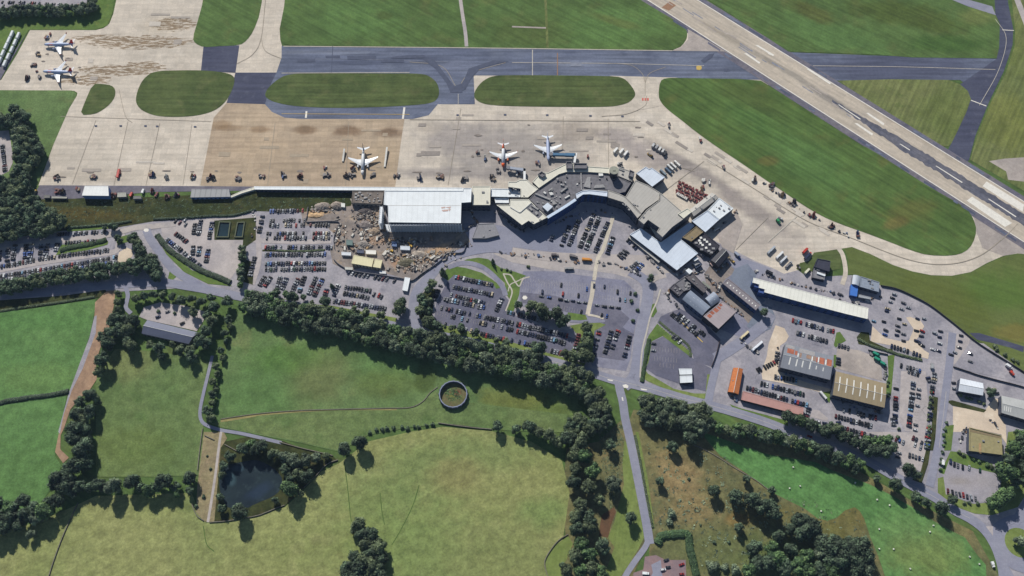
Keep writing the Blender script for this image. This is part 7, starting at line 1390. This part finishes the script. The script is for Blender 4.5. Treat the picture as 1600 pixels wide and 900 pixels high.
belt([(-5,22),(40,17),(90,18),(135,14),(146,2)],7,2,10,(4.2,5.6),'in the dark hedge line at the top left')
belt([(1405,668),(1404,684)],6,1,2,(2.5,3.5),'in the shrubs at the hedge end','top',kind='shrub')
belt([(1455,612),(1452,650),(1448,700)],6,1,2,(2.2,3.2),'in the hedge between the eastern lot and road','top',kind='shrub',tones=('olive','dark'))
belt([(1478,660),(1474,700),(1470,735)],6,1,2,(2.2,3.2),'in the hedge beside the sandy yard','top',kind='shrub',tones=('green','dark'))
belt([(1498,705),(1520,718),(1552,730)],6,1,2.5,(2.6,3.6),'in the hedge above the gravel yard','left',kind='shrub',tones=('olive','green'))
belt([(1485,774),(1500,783),(1528,786)],6,1,2,(2.2,3.4),'in the hedge below the gravel yard','left',kind='shrub',tones=('olive','dark'))
belt([(1552,540),(1570,552),(1590,566)],6,1,3,(2.5,3.6),'in the scrub outside the perimeter fence','left',kind='shrub',tones=('olive',))
belt([(1500,617),(1520,624),(1540,632)],6,1,3,(2.6,3.6),'in the hedge below the white gabled shed','left',kind='shrub',tones=('olive','dark'))
belt([(578,676),(600,669),(640,668),(676,662)],6,1,2,(2.4,3.6),'in the low hedge on the pasture wall','left',kind='shrub',tones=('dark',))
belt([(1386,585),(1389,620)],6,1,2,(2.2,3.2),'on the lawn strip right of the tan warehouse','top',kind='shrub')
TREES.sort(key=lambda t: -t['r']*(t['h']**.2)/(CAM-Vector((t['x'], t['y'], 0))).length)
NI = 298; ind = TREES[:NI]; rest = TREES[NI:]
print('TREES', len(TREES))
groups = {}
for t in ind: groups.setdefault((t['desc'], t['end']), []).append(t)
TW = {'dark': 'dark green', 'olive': 'olive green', 'green': 'bright green', 'grey': 'grey green'}
for (d, e), ts in groups.items():
    ts.sort(key=lambda t: t['px'] if e == 'left' else t['py'])
    for i, t in enumerate(ts):
        t['name'] = {'broad': 'broadleaf_tree', 'cone': 'conifer_tree', 'shrub': 'shrub'}[t['kind']]
        kw = {'broad': 'tree', 'cone': 'conifer', 'shrub': 'shrub'}[t['kind']]
        t['label'] = '%s %s %s%s' % (TW[t['tone']], kw, ('%s from the %s ' % (ordw(i+1), e)) if len(ts) > 1 else '', d)
        t['cat'] = 'tree' if kw != 'shrub' else 'shrub'
        if len(t['label'].split()) > 16: print('LONG', t['label'])
for t in ind:
    i = rt.randrange({'broad': 7, 'shrub': 4, 'cone': 2}[t['kind']]); rz = rt.uniform(0, 6.28)
    root = empty(t['name'], (t['x'], t['y'], 0), t['label'], t['cat'], 'trees and shrubs of the landscape', rz)
    c = link('crown', cmesh(t['kind'], i, t['tone']), root)
    if t['kind'] == 'broad': c.location = (0, 0, t['h']*.13); c.scale = (t['r']*rt.uniform(.92, 1.08), t['r']*rt.uniform(.92, 1.08), t['h']*.66)
    elif t['kind'] == 'cone': c.location = (0, 0, .6); c.scale = (t['r'], t['r'], t['h']*.45)
    else: c.scale = (t['r'], t['r'], t['h'])
    if t['kind'] != 'shrub':
        k = link('trunk', TRUNK, root); k.scale = (t['h'], t['h'], t['h'])
LI_ = list(LEAF); allm = [m for k in LI_ for m in LEAF[k]]
mb = MB()
LOD = [crown(500+i, 'broad', .55) for i in range(5)]
for t in rest:
    src = rt.choice(LOD if t['kind'] == 'broad' else (CS if t['kind'] == 'shrub' else CC)); sc_ = (t['r'], t['r'], t['h']*.66) if t['kind'] == 'broad' else ((t['r'], t['r'], t['h']) if t['kind'] == 'shrub' else (t['r'], t['r'], t['h']*.45))
    M = Matrix.Translation((t['x'], t['y'], t['h']*.13 if t['kind'] == 'broad' else .2)) @ Matrix.Rotation(rt.uniform(0, 6.28), 4, 'Z') @ Matrix.Diagonal((*sc_, 1))
    k = LI_.index(t['tone'])*3; mb.add(src, M, [k, k+1, k+2])
if rest: tag(mb.build('woodland', allm), 'distant woods, hedgerow trees and bushes merging into dark green masses', 'woodland', kind='stuff')
# clipped hedges
def hedge(name, label, path, w_, h, tone, dens=9):
    L, Rr = ribbon_pts(path, w_); c = (L[0]+Rr[0])/2; mb = MB(); N_ = len(L)
    rings = []
    for i in range(N_):
        k = rt.uniform(.82, 1.1); m_ = (L[i]+Rr[i])/2-c; e = (L[i]-Rr[i])/2*k
        rings.append([(m_.x-e.x, m_.y-e.y, 0), (m_.x-e.x*.9, m_.y-e.y*.9, h*.7*k), (m_.x-e.x*.4, m_.y-e.y*.4, h*.95*k), (m_.x+e.x*.4, m_.y+e.y*.4, h*.95*k), (m_.x+e.x*.9, m_.y+e.y*.9, h*.7*k), (m_.x+e.x, m_.y+e.y, 0)])
    mb.ring(rings, 0)
    for i in range(N_-1):
        l = (L[i+1]-L[i]).length
        for _ in range(int(l*dens)):
            t_ = rt.random(); s = rt.uniform(-1, 1); a = (L[i].lerp(L[i+1], t_)+Rr[i].lerp(Rr[i+1], t_))/2-c; e = (L[i]-Rr[i])/2
            z = h*(1-.5*abs(s)**3)*rt.uniform(.75, 1.12); p = Vector((a.x+e.x*s, a.y+e.y*s, z)); nv = Vector((rt.gauss(0, .6)+e.x*s*.3, rt.gauss(0, .6)+e.y*s*.3, 1)).normalized(); u = nv.orthogonal().normalized(); v = nv.cross(u); sz = rt.uniform(.3, .6)
            mb.poly([p+u*sz, p+v*sz, p-u*sz, p-v*sz], rt.choice((0, 1, 1, 2)))
    o = mb.build(name, LEAF[tone]); o.location = (c.x, c.y, 0); return tag(o, label, 'hedge')
H = hedge
H('hedge','dark clipped hedge curving below the small gravel car park',[(246,368),(262,388),(285,405),(315,423),(345,435),(360,442)],6.5,2.6,'dark')
H('hedge','green planted strip between the western car park rows',[(94,392),(110,387),(135,383),(160,377),(167,374)],6,2.2,'green',6)
H('hedge','thin hedge along the top of the western car park',[(106,356),(140,354),(180,350),(206,346)],3,2,'dark')
H('hedge','dark field hedge on the left, crossing between two green fields',[(-4,632),(4,629),(14,626),(30,624),(48,621),(75,618),(96,614),(108,611)],5,2.4,'dark')
H('hedge','square clipped hedge round the brick yard, top side',[(1027,850),(1033,838),(1050,835),(1070,834),(1078,840)],8,3.4,'green')
H('hedge','square clipped hedge round the brick yard, right side',[(1076,838),(1077,855),(1082,875),(1088,900)],8,3.4,'green')
H('hedge','grassy hedge along the left of the fenced empty car park',[(1003,597),(1006,575),(1011,548),(1014,530)],4.5,1.8,'green',7)
H('hedge','hedge between overflow and eastern car park',[(1340,530),(1360,540),(1385,548),(1410,556),(1440,563)],3.2,1.8,'olive')
H('hedge','planted strip between the lower rows of the big lot',[(432,391.5),(470,393),(507,391)],2.4,1.2,'olive',6)
H('hedge','thin bushy edge along the far bank road',[(240,343),(290,341),(330,338),(365,337),(400,328)],3,2,'dark')
H('hedge','roadside hedge at the left, above the bright field',[(-4,487),(40,480),(90,473),(148,464)],3,1.4,'olive',6)
H('hedge','low hedge between staff parking and the empty lot',[(1030,503),(1050,520),(1075,540),(1079,558)],3,.9,'olive',5)
H('hedge','narrow overgrown hedge along the south road right side',[(992,680),(1001,725),(1010,775),(1020,825)],2.5,1.4,'olive',6)
# tufts of rough growth
def tufts(name, label, polys, n, sz, tone):
    mb = MB(); k = 0
    for pl in polys:
        xs = [p[0] for p in pl]; ys = [p[1] for p in pl]; c_ = 0
        for _ in range(n*6):
            if c_ >= n: break
            x, y = rt.uniform(min(xs), max(xs)), rt.uniform(min(ys), max(ys))
            if not inside(x, y, pl): continue
            c_ += 1; p = P(x, y); s = rt.uniform(*sz); q = rt.randrange(3)
            for __ in range(rt.choice((5, 7, 9))):
                d = Vector((rt.gauss(0, .5), rt.gauss(0, .5), 0))*s; nv = Vector((rt.gauss(0, .4), rt.gauss(0, .4), 1)).normalized(); u = nv.orthogonal().normalized(); v = nv.cross(u); e = s*rt.uniform(.25, .5)
                o_ = Vector((p.x, p.y, .2+s*.35*rt.random()))+d; mb.poly([o_+u*e, o_+v*e, o_-u*e, o_-v*e], q)
    tag(mb.build(name, LEAF[tone]), label, 'undergrowth', kind='stuff')
tufts('undergrowth', 'rough tussocks and brambles over the scrub beside the south road', [[(1000,690),(1100,690),(1200,765),(1340,800),(1370,880),(1370,900),(1090,900),(1070,830),(1020,830)], [(935,680),(972,660),(975,700),(970,760),(955,800),(945,760)]], 520, (.5, 1.3), 'olive')
tufts('undergrowth', 'small dark bushes and green clumps dotted over the scrub beside the south road', [[(1010,700),(1100,690),(1200,770),(1330,810),(1360,890),(1100,895),(1075,830),(1025,820)]], 200, (1.0, 2.4), 'grey')
tufts('undergrowth', 'rough dark growth on the bank below the apron', [[(60,315),(400,305),(540,300),(545,318),(400,328),(240,343),(110,356),(70,350)]], 900, (.6, 1.5), 'dark')
tufts('undergrowth', 'weeds and bushes growing inside the round grey wall', [[(696,612),(703,607),(712,607),(720,613),(720,622),(712,627),(700,625)]], 90, (.8, 1.6), 'green')
